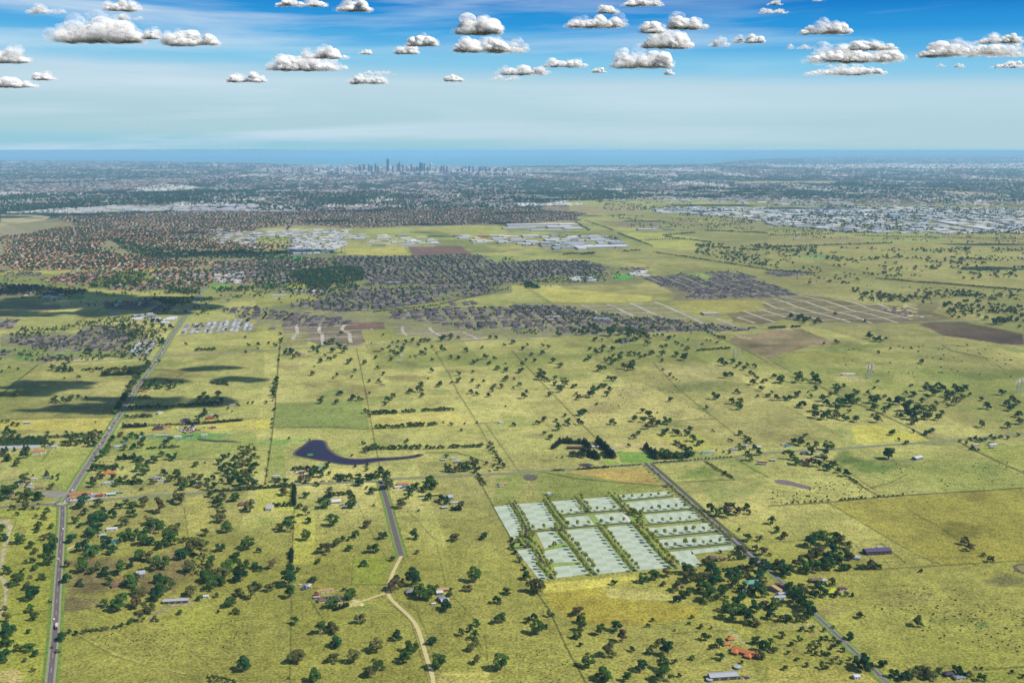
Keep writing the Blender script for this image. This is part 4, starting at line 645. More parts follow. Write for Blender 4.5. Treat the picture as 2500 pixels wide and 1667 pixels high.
'H': """55 607 46,112 650 86,262 647 80,265 602 60,405 622 70,408 652 62,440 652 46,580 692 54,645 682 42,590 737 62,540 764 50,35 737 30,10 767 38,78 797 62,140 797 56,185 797 56d,250 770 62,345 730 24,365 774 38,405 712 50,468 807 72,498 842 66,293 860 70o,403 894 84d,412 947 76,480 962 80d,510 930 60,520 902 38,605 852 84d,605 887 76,650 842 78d,700 822 90,715 852 86,760 822 66o,690 792 62,590 952 72d,665 967 64,758 980 66,693 902 36,757 752 64,853 747 42o,905 700 32,935 645 34,905 822 92,930 790 60,910 882 72,993 778 38,1033 822 54o,1033 872 52,985 907 62,930 987 74,893 937 36,1130 837 96d,1208 842 62,1243 767 66,1172 742 42,1220 680 32,1355 677 48,1340 717 56,1390 707 56,1430 757 88d,1490 717 64,1450 682 46,1360 782 42,1305 822 50,1525 757 48,1590 722 66,1640 742 66,1680 717 66,1555 777 84,1530 812 54,1610 837 78,1665 787 56d,1725 760 38,1437 834 48,1540 852 30,1185 892 92d,1265 897 72d,1330 907 84,1405 907 70o,1485 922 50o,1195 932 70d,1240 962 100d,1250 1002 68,1340 957 70,1380 960 66,1455 967 64,1095 927 36,1137 942 46,1065 1092 66,1357 1092 60,1408 1067 46,1820 1027 62,2040 1032 66,1870 872 76,1998 752 58,2035 842 56d,2080 797 48,2120 827 60d,2105 857 50,2065 887 66,2145 942 68d,2150 1002 72,1820 800 40,318 1107 42,1030 1299 92d,865 252 46,870 272 56,910 295 50d,950 297 56d,1010 277 28,585 317 44,940 400 34,1310 477 46,480 320 30,1047 365 26,1220 360 24,675 1447 72,225 1167 56d,285 1182 80,340 1187 38,415 1192 52,515 1222 84,550 1210 50,190 1302 84d,375 1257 72d,240 1342 84,350 1352 76,420 1362 76,480 1332 78,560 1372 78d,500 1392 76,500 1262 56,150 1250 40,605 1412 52d,1240 1070 34,1115 1140 30o,1185 1170 46,
1575 50 50,1670 80 36,1730 60 40,1795 85 36,1860 110 40,1890 50 40,1940 150 70,2000 150 70,2040 130 50,2120 120 36,2140 180 30,2040 50 50,1980 110 40,2090 70 60,1530 45 24,270 110 56,320 140 60d,350 110 40,400 150 50,435 140 50,300 120 60,200 100 50d,570 75 36,830 130 30,580 30 2,1635 1150 30,1720 1140 40,1770 1140 46d,1820 1150 50,1900 1120 40d,1930 1130 40,1850 1140 40d,1985 1120 40,2045 1125 34,2135 1100 36,1740 1210 40,1690 1165 30""",
}
ROWS = [  # rows of trees and hedges: frame, from, to, how many, width, sort
 ('F', 985, 913, 1200, 905, 14, 36, 'g'), ('F', 1240, 898, 1360, 893, 6, 28, 'g'), ('F', 1410, 888, 1680, 880, 14, 34, 'g'), ('F', 1015, 1038, 1260, 1025, 11, 36, 'g'), ('F', 1290, 1022, 1430, 1014, 8, 40, 'd'), ('F', 1455, 1012, 1535, 1005, 4, 34, 'd'),
 ('F', 925, 1240, 1020, 1208, 5, 50, 'g'), ('F', 1035, 1213, 1395, 1207, 15, 42, 'd'), ('F', 1440, 1208, 1600, 1204, 5, 36, 'g'), ('F', 1640, 1200, 1930, 1192, 14, 34, 'd'),
 ('E', 1262, 500, 1175, 590, 9, 46, 'd'), ('E', 1170, 610, 1090, 720, 9, 50, 'd'), ('E', 1085, 740, 1035, 810, 7, 52, 'd'), ('E', 1020, 840, 965, 920, 7, 50, 'g'), ('E', 865, 588, 1150, 575, 14, 26, 'p'), ('E', 900, 550, 1240, 530, 14, 36, 'g'), ('E', 690, 543, 880, 535, 9, 26, 'g'),
 ('E', 1090, 868, 1430, 860, 14, 36, 'd'), ('E', 1440, 860, 1890, 830, 17, 38, 'd'), ('E', 1055, 945, 1290, 940, 10, 32, 'g'), ('E', 1040, 1028, 1250, 1018, 15, 22, 'p'), ('E', 1260, 1015, 1560, 1003, 14, 20, 'g'), ('E', 1580, 1003, 1700, 998, 8, 22, 'p'), ('E', 1720, 995, 2060, 968, 28, 17, 'p'), ('E', 1655, 373, 1830, 368, 12, 26, 'd'),
 ('E', 1240, 1212, 1330, 1205, 5, 26, 'g'), ('E', 1345, 1205, 1520, 1195, 10, 26, 'g'), ('E', 1000, 1300, 1150, 1290, 9, 24, 'd'), ('E', 1130, 1325, 1220, 1310, 4, 34, 'g'), ('E', 200, 1125, 640, 1105, 20, 30, 'd'), ('E', 1960, 90, 0, 0, 0, 0, 'g'),
 ('E', 1180, 775, 1280, 775, 5, 26, 'g'), ('A', 1325, 386, 1588, 370, 20, 22, 'd'), ('B', 0, 366, 235, 352, 18, 24, 'd'), ('B', 238, 360, 232, 475, 12, 22, 'p'), ('B', 110, 478, 225, 472, 8, 26, 'd'), ('B', 385, 450, 470, 415, 7, 20, 'p'), ('B', 450, 412, 590, 400, 9, 26, 'd'), ('B', 575, 395, 612, 440, 6, 24, 'd'),
 ('B', 222, 250, 360, 245, 9, 26, 'd'), ('B', 220, 760, 212, 830, 7, 22, 'p'), ('B', 480, 1125, 580, 1090, 9, 18, 'p'), ('B', 1215, 500, 1270, 500, 5, 18, 'p'), ('B', 1370, 290, 1420, 350, 5, 24, 'g'), ('B', 490, 310, 560, 305, 4, 40, 'g'), ('B', 680, 308, 760, 300, 4, 36, 'g'),
 ('C', 255, 122, 300, 78, 7, 24, 'p'), ('C', 310, 82, 470, 90, 12, 22, 'p'), ('C', 465, 90, 475, 120, 4, 26, 'p'), ('C', 430, 145, 540, 185, 11, 30, 'p'), ('C', 530, 80, 635, 180, 13, 30, 'p'), ('C', 365, 165, 420, 168, 3, 34, 'd'), ('C', 825, 115, 895, 185, 9, 26, 'p'), ('C', 900, 180, 1120, 175, 12, 40, 'd'), ('C', 1010, 85, 1090, 130, 6, 26, 'g'),
 ('C', 545, 145, 610, 172, 6, 12, 'g'), ('C', 535, 155, 600, 180, 6, 12, 'g'), ('G', 350, 1440, 0, 0, 0, 0, 'g'), ('G', 550, 1385, 830, 1365, 22, 20, 'd'), ('G', 330, 1395, 450, 1388, 8, 16, 'd'), ('G', 840, 1362, 1100, 1345, 12, 16, 'd'), ('G', 1200, 1330, 1500, 1308, 18, 18, 'd'), ('G', 1510, 1305, 1880, 1280, 12, 18, 'd'),
 ('G', 1565, 375, 1860, 355, 20, 22, 'g'), ('G', 885, 303, 1030, 292, 12, 20, 'p'), ('G', 1650, 1320, 1880, 1460, 15, 22, 'g'), ('H', 690, 1460, 770, 1505, 5, 26, 'd'), ('H', 790, 1520, 860, 1560, 4, 16, 'd'), ('D', 440, 440, 620, 428, 7, 20, 'd'), ('D', 645, 420, 850, 408, 7, 16, 'd'), ('D', 100, 462, 390, 442, 8, 16, 'd'),
 ('H', 1730, 1215, 1800, 1225, 4, 24, 'd'), ('H', 0, 185, 160, 178, 14, 22, 'd'), ('H', 200, 176, 270, 174, 6, 24, 'd'), ('D', 550, 865, 705, 865, 7, 44, 'd'), ('D', 440, 880, 520, 872, 4, 40, 'd'), ('A', 720, 185, 840, 180, 7, 22, 'p'), ('A', 740, 340, 880, 335, 6, 28, 'g'), ('A', 560, 245, 730, 240, 8, 28, 'g'),
 ('C', 1235, 820, 1460, 800, 9, 22, 'd'), ('C', 1300, 880, 1480, 860, 10, 26, 'd'), ('D', 1110, 1540, 0, 0, 0, 0, 'g'), ('K', 580, 950, 700, 945, 10, 24, 'd'), ('K', 430, 950, 570, 945, 9, 20, 'd'), ('K', 940, 925, 1100, 915, 10, 16, 'd'), ('K', 1200, 930, 2178, 1080, 60, 17, 'd'), ('K', 1280, 790, 1560, 765, 20, 15, 'd'), ('K', 1300, 800, 1700, 850, 24, 16, 'd'), ('K', 1040, 830, 1460, 820, 20, 14, 'd'),
 ('K', 1640, 745, 2178, 770, 40, 15, 'd'), ('K', 900, 770, 1200, 880, 30, 15, 'd'), ('K', 540, 680, 660, 750, 14, 17, 'd'), ('K', 620, 660, 860, 745, 18, 13, 'd'), ('M', 0, 890, 1060, 855, 50, 18, 'd'), ('M', 1360, 1190, 2178, 1255, 60, 15, 'd'), ('M', 920, 1155, 1380, 1195, 30, 17, 'd'), ('M', 730, 790, 2178, 820, 70, 13, 'd'), ('M', 0, 1085, 400, 1115, 30, 18, 'd'),
 ('J', 1000, 1440, 1560, 1380, 36, 15, 'd'), ('J', 1560, 1375, 2150, 1240, 34, 15, 'd'), ('M', 0, 790, 560, 775, 30, 14, 'd')]
# landmarks by which a tree can be found
MARKS = {'the roundabout': ('A', 386, 456), 'the long open fronted machinery shed': ('A', 1085, 1070), 'the gravel loop at the picture edge': ('A', 40, 900), 'the pale hayshed on the bare brown yard': ('A', 860, 900), 'the small green sports court': ('A', 640, 650), 'the highway above the wide empty paddock': ('A', 345, 1330),
 'the highway at its lower end': ('A', 310, 1560), 'the purple pond': ('B', 480, 180), 'the lone farmhouse with solar panels': ('B', 450, 1070), 'the end of the short sealed road': ('B', 905, 785), 'the bend of the pale gravel track': ('B', 810, 1005), 'the homestead of grey roofs beside the gravel track': ('B', 970, 1010), 'the lower end of the gravel track': ('B', 1105, 1560),
 'the white roofed house inside its hedge': ('B', 470, 440), 'the yellow roofed shed': ('B', 1070, 402), 'the green roofed barn': ('B', 385, 240), 'the homestead inside its square of trees': ('B', 1270, 210), 'the darkest grass square': ('B', 710, 870), 'the lower corner of the new estate': ('C', 175, 930), 'the tall dark fence line below the estate': ('C', 360, 1380),
 'the tan sown paddock': ('C', 800, 1150), 'the orange roofed ranch house': ('C', 1440, 1370), 'the long white shed near the frame bottom': ('C', 1305, 1540), 'the garden house cut out of the estate': ('C', 1250, 795), 'the white roofed house in the dense grove': ('C', 1500, 950), 'the new divided road': ('C', 1300, 610), 'the purple roofed stable': ('D', 685, 755),
 'the square lime roofed house': ('D', 405, 1005), 'the brown grass rectangle': ('D', 1210, 620), 'the narrow road with the tree avenue': ('D', 220, 1100), 'the thin sapling grove': ('D', 320, 1370), 'the frame bottom by the narrow road': ('D', 960, 1540), 'the wide bare paddock with dark tussocks': ('D', 1080, 1150), 'the tin sheds along the narrow road': ('D', 80, 1000),
 'the orange roof beside the highway': ('E', 920, 1412), 'the row of scrap vehicles': ('E', 1540, 1060), 'the orchard rows': ('E', 250, 1160), 'the two storey orange roofed house': ('E', 310, 1240), 'the straight row of pines above the scrapyard': ('E', 1900, 985), 'the thick wood above the crossroad': ('E', 2050, 1400), 'the two dark tree rows': ('F', 1300, 960),
 'the tan roofed homestead': ('H', 350, 1300), 'the purple roofed poultry shed': ('G', 530, 1190), 'the small white barn alone in a paddock': ('F', 2080, 985), 'the pale sand mound': ('H', 690, 565), 'the long dark diagonal fence': ('H', 1000, 920), 'the green roofed bungalow': ('G', 1650, 1240)}
ORD = ['first', 'second', 'third', 'fourth', 'fifth', 'sixth', 'seventh', 'eighth', 'ninth', 'tenth', 'eleventh', 'twelfth', 'thirteenth', 'fourteenth', 'fifteenth', 'sixteenth', 'seventeenth', 'eighteenth', 'nineteenth', 'twentieth'] + ['%d%s' % (i, 'st' if i % 10 == 1 and i != 11 else 'nd' if i % 10 == 2 and i != 12 else 'rd' if i % 10 == 3 and i != 13 else 'th') for i in range(21, 400)]
allt = []
for k, s in TREES.items():
    ox, oy, sc_ = FR[k]
    for it in s.replace('\n', '').split(','):
        it = it.strip()
        if not it: continue
        a, b, c_ = it.split(); ty = c_[-1] if c_[-1].isalpha() else 'g'; wd = float(c_.rstrip('godps'))
        if wd < 4: continue
        allt.append((ox + float(a) / sc_, oy + float(b) / sc_, wd / sc_, ty))
for k, x0, y0, x1, y1, n_, wd, ty in ROWS:
    if not n_: continue
    ox, oy, sc_ = FR[k]
    for i in range(n_):
        u = (i + .5) / n_; allt.append((ox + (x0 + (x1 - x0) * u + rng.normal() * wd * .10) / sc_, oy + (y0 + (y1 - y0) * u + rng.normal() * .8) / sc_, wd / sc_ * rng.uniform(.8, 1.25), ty))
T_ = []
for x, y, wpx, ty in allt:
    X, Y = P(x, y); X, Y = float(X), float(Y); m_ = wpx * depth(y) / F
    T_.append([X, Y + m_ * .25, m_ * 1.22, ty, wpx])
T_.sort(key=lambda t: -t[4])
gums = [t for t in T_ if t[3] != 'p']; pines = [t for t in T_ if t[3] == 'p']
mk = {k: np.array(P(*Q(v[0], f"{v[1]} {v[2]}")[0]), float) for k, v in MARKS.items()}
LOOK = {'g': ['spreading green', 'greyish green'], 'o': ['olive brown', 'dull olive'], 'd': ['dense dark', 'deep green']}
def label_by_marks(objs, noun, look):
    """each object is counted outwards from the landmark it is closest to"""
    by = {}
    for o, x, y, ty in objs:
        b = min(mk, key=lambda k: np.hypot(mk[k][0] - x, mk[k][1] - y)); by.setdefault(b, []).append((math.hypot(mk[b][0] - x, mk[b][1] - y), o, ty))
    for b, v in by.items():
        for i, (_, o, ty) in enumerate(sorted(v, key=lambda t: t[0])):
            lk = look[ty]; o['label'] = f"{lk[i % len(lk)]} {noun}, {ORD[i]} out from {b}"
NG = 300
objs = []
for i, (X, Y, m_, ty, wpx) in enumerate(gums[:NG]):
    r_ = random.random()
    lm = {'g': LG if r_ < .55 else LO, 'o': LB if r_ < .6 else LO, 'd': LD if r_ < .6 else LG}[ty]
    sh = ('gum', random.randrange(7), lm)
    o = tree_at(sh, X, Y, m_, "gum_tree", random.uniform(.86, 1.08)); tag(o, None, "tree", "gum trees scattered over the paddocks"); objs.append((o, X, Y, ty))
label_by_marks(objs, "gum tree", LOOK)
objs = []
for X, Y, m_, ty, wpx in pines[:260]:
    o = tree_at(('cone', random.randrange(3), LP), X, Y, m_ * 1.3, "pine_tree", random.uniform(.5, .72)); tag(o, None, "pine tree", "pines planted in windbreak rows"); objs.append((o, X, Y, 'd'))
label_by_marks(objs, "windbreak pine", {'d': ['dark narrow', 'tall dark']})
# all smaller trees: one mass
soup = Soup()
MIDS = [gum_shape(90 + i, 170, .1)[0] for i in range(5)]; FARS = [gum_shape(120 + i, 22, .2)[0] for i in range(4)]
TRK = tube((0, 0, 0), (0, 0, .4), .03, .018, 4)
def treecols(n_, ty=None):
    base = np.array([A(74, 104, 50), A(98, 108, 58), A(44, 86, 52), A(106, 100, 68)]); return base[rng.choice(4, n_, p=[.35, .25, .3, .1] if ty is None else ty)] * rng.uniform(.7, 1.2, (n_, 1))
def mass(X, Y, W_, shapes, ty=None):
    X, Y, W_ = map(np.asarray, (X, Y, W_)); k = rng.integers(0, len(shapes), len(X)); rz = rng.uniform(0, 6.28, len(X))
    for i, (v, f) in enumerate(shapes):
        s_ = k == i; n_ = int(s_.sum())
        if n_: soup.many(v, f, X[s_], Y[s_], W_[s_], W_[s_] * rng.uniform(.8, 1.05, n_), rz[s_], treecols(n_, ty))
rest = gums[NG:]
mass([t[0] for t in rest], [t[1] for t in rest], [t[2] for t in rest], MIDS)
soup.many(*TRK, np.array([t[0] for t in rest]), np.array([t[1] for t in rest]), np.array([t[2] for t in rest]), np.array([t[2] for t in rest]), np.zeros(len(rest)), np.tile(A(110, 96, 80), (len(rest), 1)))
def scatter(poly_px, n_, wm, shapes, clus=0.0, ty=None, cl_scale=120):
    g_ = np.array([P(*a) for a in poly_px]); lo, hi_ = g_.min(0), g_.max(0)
    X = rng.uniform(lo[0], hi_[0], n_ * 6); Y = rng.uniform(lo[1], hi_[1], n_ * 6); ok = pip(X, Y, [tuple(a) for a in g_])
    if clus: ok &= fbm(X / cl_scale, Y / cl_scale, 3, 77) > clus
    X, Y = X[ok][:n_], Y[ok][:n_]; W_ = wm * rng.uniform(.6, 1.4, len(X)); mass(X, Y, W_, shapes, ty); return X, Y
def orchard(k, s, nx_, ny_, wd):
    a, b, c_, d = gq(k, s); X = []; Y = []
    for i in range(nx_):
        for j in range(ny_):
            u, v = (i + .5) / nx_, (j + .5) / ny_; p_ = (a * (1 - u) + b * u) * (1 - v) + (d * (1 - u) + c_ * u) * v; X.append(p_[0]); Y.append(p_[1])
    mass(X, Y, np.full(len(X), wd), FARS, [.1, .1, .75, .05])
orchard('E', "0 1120 400 1115 370 1170 0 1180", 34, 12, 4.5); orchard('C', "545 142 600 140 628 175 575 180", 12, 9, 4); orchard('E', "1080 520 1250 490 1230 560 1080 570", 16, 8, 6)
# savanna trees on the far right, thickets along creeks
scatter(Q('M', '500 890 1100 900 2178 880 2178 1140 1400 1180 700 1180 560 1060'), 420, 15, MIDS, .56)
scatter(Q('M', '0 900 560 900 700 1000 300 1030 0 1040'), 90, 14, MIDS, .5); scatter(Q('M', '0 870 420 880 440 925 0 940'), 110, 14, MIDS, .4)
scatter(Q('M', '700 1240 2178 1270 2178 1560 1560 1500 1480 1370 800 1350'), 330, 14, MIDS, .5); scatter(Q('M', '0 1040 500 1060 900 1160 700 1200 300 1200'), 50, 13, MIDS)
scatter(Q('K', '1500 900 2178 940 2178 1060 1600 960'), 180, 14, MIDS, .45); scatter(Q('K', '800 600 2178 680 2178 740 1000 720'), 260, 15, FARS, .52); scatter(Q('K', '700 480 1500 490 1600 560 800 580'), 260, 16, FARS, .5)
scatter(Q('M', '0 700 2178 770 2178 870 0 800'), 300, 13, FARS, .52); scatter(Q('K', '1550 860 2178 860 2178 920 1600 900'), 160, 14, MIDS, .45)
scatter(Q('J', '350 1090 700 1060 880 1060 930 1120 900 1170 600 1210 420 1190 300 1150'), 620, 17, MIDS, 0, [.3, .1, .55, .05]); scatter(Q('J', '420 1190 620 1190 620 1240 440 1240'), 90, 14, MIDS)
scatter(Q('K', '90 1180 200 1200 240 1240 120 1240'), 60, 14, MIDS, 0, [.2, .1, .65, .05]); scatter(Q('I', '900 800 1250 880 1800 930 2178 900 2178 985 1700 975 1300 985 1100 930'), 900, 15, FARS, 0, [.3, .1, .55, .05])
scatter(Q('J', '0 900 270 930 270 1000 0 1000'), 120, 14, MIDS, 0, [.2, .1, .65, .05]); scatter(Q('J', '270 800 310 800 310 1000 260 1000'), 40, 12, MIDS)
scatter(Q('I', '0 1200 400 1230 760 1260 560 1300 0 1280'), 260, 13, MIDS, .3); scatter(Q('I', '820 1160 1100 1100 1250 1120 1200 1220 900 1240'), 160, 14, MIDS); scatter(Q('I', '1300 1330 1640 1320 1640 1370 1400 1380'), 120, 13, MIDS)
scatter(Q('I', '1380 1250 1700 1240 1700 1290 1400 1280'), 80, 13, MIDS); scatter(Q('I', '1800 1240 2178 1215 2178 1260 1850 1275'), 90, 12, MIDS); scatter(Q('K', '0 1100 800 1100 800 1190 0 1190'), 260, 9, MIDS, .4)
# tussocks, fallen limbs and low scrub in the paddocks
scr = [gum_shape(200 + i, 26, .2, .5)[0] for i in range(3)]
for k, s, n_, w_ in (('D', '860 900 1588 860 1588 1400 1000 1300 650 1100', 170, 2.6), ('D', '0 320 600 330 640 430 0 460', 120, 3), ('A', '450 1260 1588 1150 1588 1480 1200 1500 700 1350', 160, 2), ('B', '0 500 780 500 860 780 300 1000 0 1000', 120, 2), ('G', '600 600 1450 600 1700 950 500 950', 140, 3), ('A', '1280 1520 1588 1520 1588 1567 1280 1567', 60, 3.4),
                   ('M', '800 1200 2178 1250 2178 1350 1000 1350', 120, 7), ('A', '1140 760 1320 760 1300 900 1140 900', 110, 4), ('E', '1720 615 1950 640 1940 670 1740 645', 60, 8), ('A', '1460 90 1588 80 1588 130 1480 130', 40, 5), ('C', '0 1000 300 1100 400 1567 0 1567', 60, 2), ('D', '700 200 1588 200 1588 350 700 400', 80, 3), ('H', '600 350 2100 300 2100 600 600 600', 60, 6)):
    scatter(Q(k, s), n_, w_, scr, .4)
# street trees of the new estate
LETH = ["the winding outermost estate street", "the second estate street inwards", "the short street above the square park", "the street meeting the white plaza", "the straight middle estate street", "the street skirting the curved parks", "the street down from the treed park"]
def row_trees(s, off, sp, wd, phrase, skip=None, sides=(-1, 1), jit=.6):
    c_ = resample(path(s), 2.0); seg = np.linalg.norm(np.diff(c_, axis=0), axis=1); cum = np.concatenate([[0], np.cumsum(seg)])
    t = np.gradient(c_, axis=0); t /= np.linalg.norm(t, axis=1)[:, None]; n_ = np.stack([t[:, 1], -t[:, 0]], 1)
    for sd_ in sides:
        k = 0
        for d in np.arange(sp * .5, cum[-1], sp):
            i = int(np.searchsorted(cum, d)); i = min(i, len(c_) - 1); p_ = c_[i] + n_[i] * off * sd_ + rng.normal(size=2) * jit
            o = tree_at(('round', random.randrange(4), LE), float(p_[0]), float(p_[1]), wd * random.uniform(.8, 1.2), "street_tree", random.uniform(.9, 1.15)); k += 1
            side = 'city side' if sd_ > 0 else 'near side'
            tag(o, f"round street tree, {ORD[k - 1]} on the {side} of {phrase}", "street tree", "young street trees of the new estate"); EST_T.append((o, p_))
EST_T = []
for (k, sp, wd), ph in zip((('V1', 13, 6), ('V2', 14, 6.5), ('V3', 14, 6), ('V4', 15, 6), ('V5', 14.5, 6.5), ('V6', 15, 7), ('V7', 14.5, 7.5)), LETH): row_trees(EST[k], 5.4, sp * .92, wd * 1.1, ph)
for k, sp, wd, ph in (('H1', 15, 6, "the cross street above the square park"), ('H2', 19, 6.5, "the long cross street at the plaza"), ('H3', 17, 6, "the top cross street"), ('H4', 15, 6.5, "the side street to the treed park"), ('H5', 16, 6, "the third side street"), ('H6', 16, 7, "the fourth side street"), ('H7', 15, 7.5, "the lowest side street")):
    row_trees(EST[k], 5.2, sp, wd * 1.1, ph, sides=(-1,))
row_trees("C 832 215 940 318", 3, 18, 6, "the verge above the estate gate", sides=(1,)); row_trees("C 960 345 1010 388 1110 470 1200 555 1290 628 1375 705", 1, 14, 6.5, "the kerb of the divided road", sides=(1, -1), jit=1.2)
for k, (x, y, w_) in enumerate([(720, 520, 26), (740, 528, 28), (765, 530, 34), (790, 540, 36), (800, 560, 34), (780, 575, 30), (735, 505, 26), (755, 510, 28), (800, 520, 28), (110, 690, 34), (125, 670, 34), (130, 660, 30), (260, 725, 30), (268, 712, 22), (48, 695, 26), (230, 845, 28), (245, 830, 26), (215, 820, 24), (105, 660, 26)]):
    X, Y = P(*Q('C', f"{x} {y}")[0]); o = tree_at(('gum', k % 7, LE), float(X), float(Y), w_ / 2.54 * depth(1050 + y / 2.54) / F * 1.2, "park_tree", 1.25)
    tag(o, f"tall pale green park tree, {ORD[k]} counted from the estate plaza", "tree", "tall trees in the estate parks")
print("TREES", len(gums), len(pines), len(EST_T))

# ------------------------------------------------------------------ buildings
def box(x0, x1, y0, y1, z0, z1):
    V = [(x0, y0, z0), (x1, y0, z0), (x1, y1, z0), (x0, y1, z0), (x0, y0, z1), (x1, y0, z1), (x1, y1, z1), (x0, y1, z1)]
    return np.array(V, float), np.array([(3, 2, 1, 0), (4, 5, 6, 7), (0, 1, 5, 4), (1, 2, 6, 5), (2, 3, 7, 6), (3, 0, 4, 7)])
def gable(l, w_, h, r, ov=.5, t=.18):               # ridge along x
    a, b = l / 2 + ov, w_ / 2 + ov; dz = r / (w_ / 2) * ov; V = [(-a, -b, h - dz), (a, -b, h - dz), (a, 0, h + r), (-a, 0, h + r), (-a, b, h - dz), (a, b, h - dz)]
    V = V + [(x, y, z - t) for x, y, z in V]
    return V, [(0, 1, 2, 3), (3, 2, 5, 4), (7, 6, 9, 8), (8, 9, 10, 11), (1, 0, 6, 7), (4, 5, 11, 10), (0, 3, 9, 6), (3, 4, 10, 9), (2, 1, 7, 8), (5, 2, 8, 11)]
def hip(l, w_, h, r, ov=.7, t=.2):
    a, b = l / 2 + ov, w_ / 2 + ov; k = max(a - b, 0.3); V = [(-a, -b, h - .2), (a, -b, h - .2), (a, b, h - .2), (-a, b, h - .2), (-k, 0, h + r), (k, 0, h + r)]
    V = V + [(-a, -b, h - .2 - t), (a, -b, h - .2 - t), (a, b, h - .2 - t), (-a, b, h - .2 - t)]
    return V, [(0, 1, 5, 4), (1, 2, 5), (2, 3, 4, 5), (3, 0, 4), (0, 6, 7, 1), (1, 7, 8, 2), (2, 8, 9, 3), (3, 9, 6, 0), (9, 8, 7, 6)]
def gable_walls(l, w_, h, r):
    a, b = l / 2, w_ / 2; V = [(-a, -b, 0), (a, -b, 0), (a, b, 0), (-a, b, 0), (-a, -b, h), (a, -b, h), (a, b, h), (-a, b, h), (-a, 0, h + r - .1), (a, 0, h + r - .1)]
    return V, [(0, 1, 5, 4), (2, 3, 7, 6), (1, 2, 6, 9, 5), (3, 0, 4, 8, 7)]
def rm(name, c_, **k): return mat(name, A(*c_), rough=.55, var=.1, scale=.6, band=.8, **k)
ROOFM = {'orange': rm('roof_orange', (216, 134, 80)), 'white': rm('roof_white', (232, 234, 238)), 'grey': rm('roof_grey', (150, 152, 164)), 'dark': rm('roof_dark', (74, 66, 84)), 'purple': rm('roof_purple', (104, 88, 128)), 'green': rm('roof_green', (118, 184, 160)), 'teal': rm('roof_teal', (40, 150, 160)),
         'yellow': rm('roof_yellow', (226, 206, 96)), 'lime': rm('roof_lime', (206, 214, 40)), 'tan': rm('roof_tan', (210, 172, 112)), 'brown': rm('roof_brown', (134, 108, 92)), 'red': rm('roof_red', (170, 74, 52)), 'blue': rm('roof_blue', (60, 132, 186)), 'maroon': rm('roof_maroon', (116, 66, 84)), 'silver': rm('roof_silver', (196, 200, 204))}
WALLM = {'cream': mat('wall_cream', A(222, 208, 170), var=.08), 'brick': mat('wall_brick', A(176, 118, 84), var=.1), 'white': mat('wall_white', A(226, 224, 216), var=.06), 'grey': mat('wall_grey', A(140, 142, 150), var=.08), 'purple': mat('wall_purple', A(62, 48, 92), var=.1), 'green': mat('wall_green', A(90, 130, 100), var=.08)}
GLASS = mat('window_glass', A(44, 52, 66), rough=.2, var=.05, spec=.5); DOORM = mat('door_panel', A(96, 84, 78), rough=.6); SOLAR = mat('solar_panel', A(48, 40, 96), rough=.25, var=.05)
def building(k, x, y, l, w_, h, roof, wall, label, kind='house', rot=0.0, shape='hip', r=None, wings=(), bays=0):
    l, w_, h = l * .78, w_ * .78, h * .95; wings = [tuple(q_ * .78 for q_ in g_) for g_ in wings]; px = Q(k, f"{x} {y}")[0]; X, Y = P(*px); rz = GA + R(rot); r = r or (w_ * .22 if shape == 'hip' else w_ * .16)
    o = empty(kind, float(X), float(Y) + w_ / 2, rz); tag(o, label, {'farmhouse': 'house', 'farm_shed': 'shed'}.get(kind, kind.replace('_', ' ')), "farm buildings among the paddocks")
    wv, wf = (box(-l / 2, l / 2, -w_ / 2, w_ / 2, 0, h) if shape == 'hip' else gable_walls(l, w_, h, r)); part("wall", wv, [tuple(f) for f in wf], WALLM[wall], o)
    rv, rf = (hip if shape == 'hip' else gable)(l, w_, h, r); part("roof", rv, rf, ROOFM[roof], o)
    for wx, wy, wl, ww in wings:                     # lower wings: own wall and roof
        v, f = box(wx - wl / 2, wx + wl / 2, wy - ww / 2, wy + ww / 2, 0, h - .3); part("wing_wall", v, [tuple(q_) for q_ in f], WALLM[wall], o)
        sw = wl < ww; rv, rf = hip(max(wl, ww), min(wl, ww), h - .3, min(wl, ww) * .22); rv = [((-b if sw else a) + wx, (a if sw else b) + wy, z) for a, b, z in rv]; part("wing_roof", rv, rf, ROOFM[roof], o)
    n_ = bays or max(2, int(l / 6)); fr = -w_ / 2 - .06
    for i in range(n_):
        cx = -l / 2 + l * (i + .5) / n_; wd = (l / n_ * .7) if bays else 1.5
        if bays or i == n_ // 2: v, f = box(cx - wd / 2 if bays else cx - .6, cx + wd / 2 if bays else cx + .6, fr, fr + .1, 0.02, h * .78 if bays else 2.1); part("door", v, [tuple(q_) for q_ in f], DOORM, o)
        else: v, f = box(cx - .9, cx + .9, fr, fr + .1, .9, 2.1); part("window", v, [tuple(q_) for q_ in f], GLASS, o)
    return o
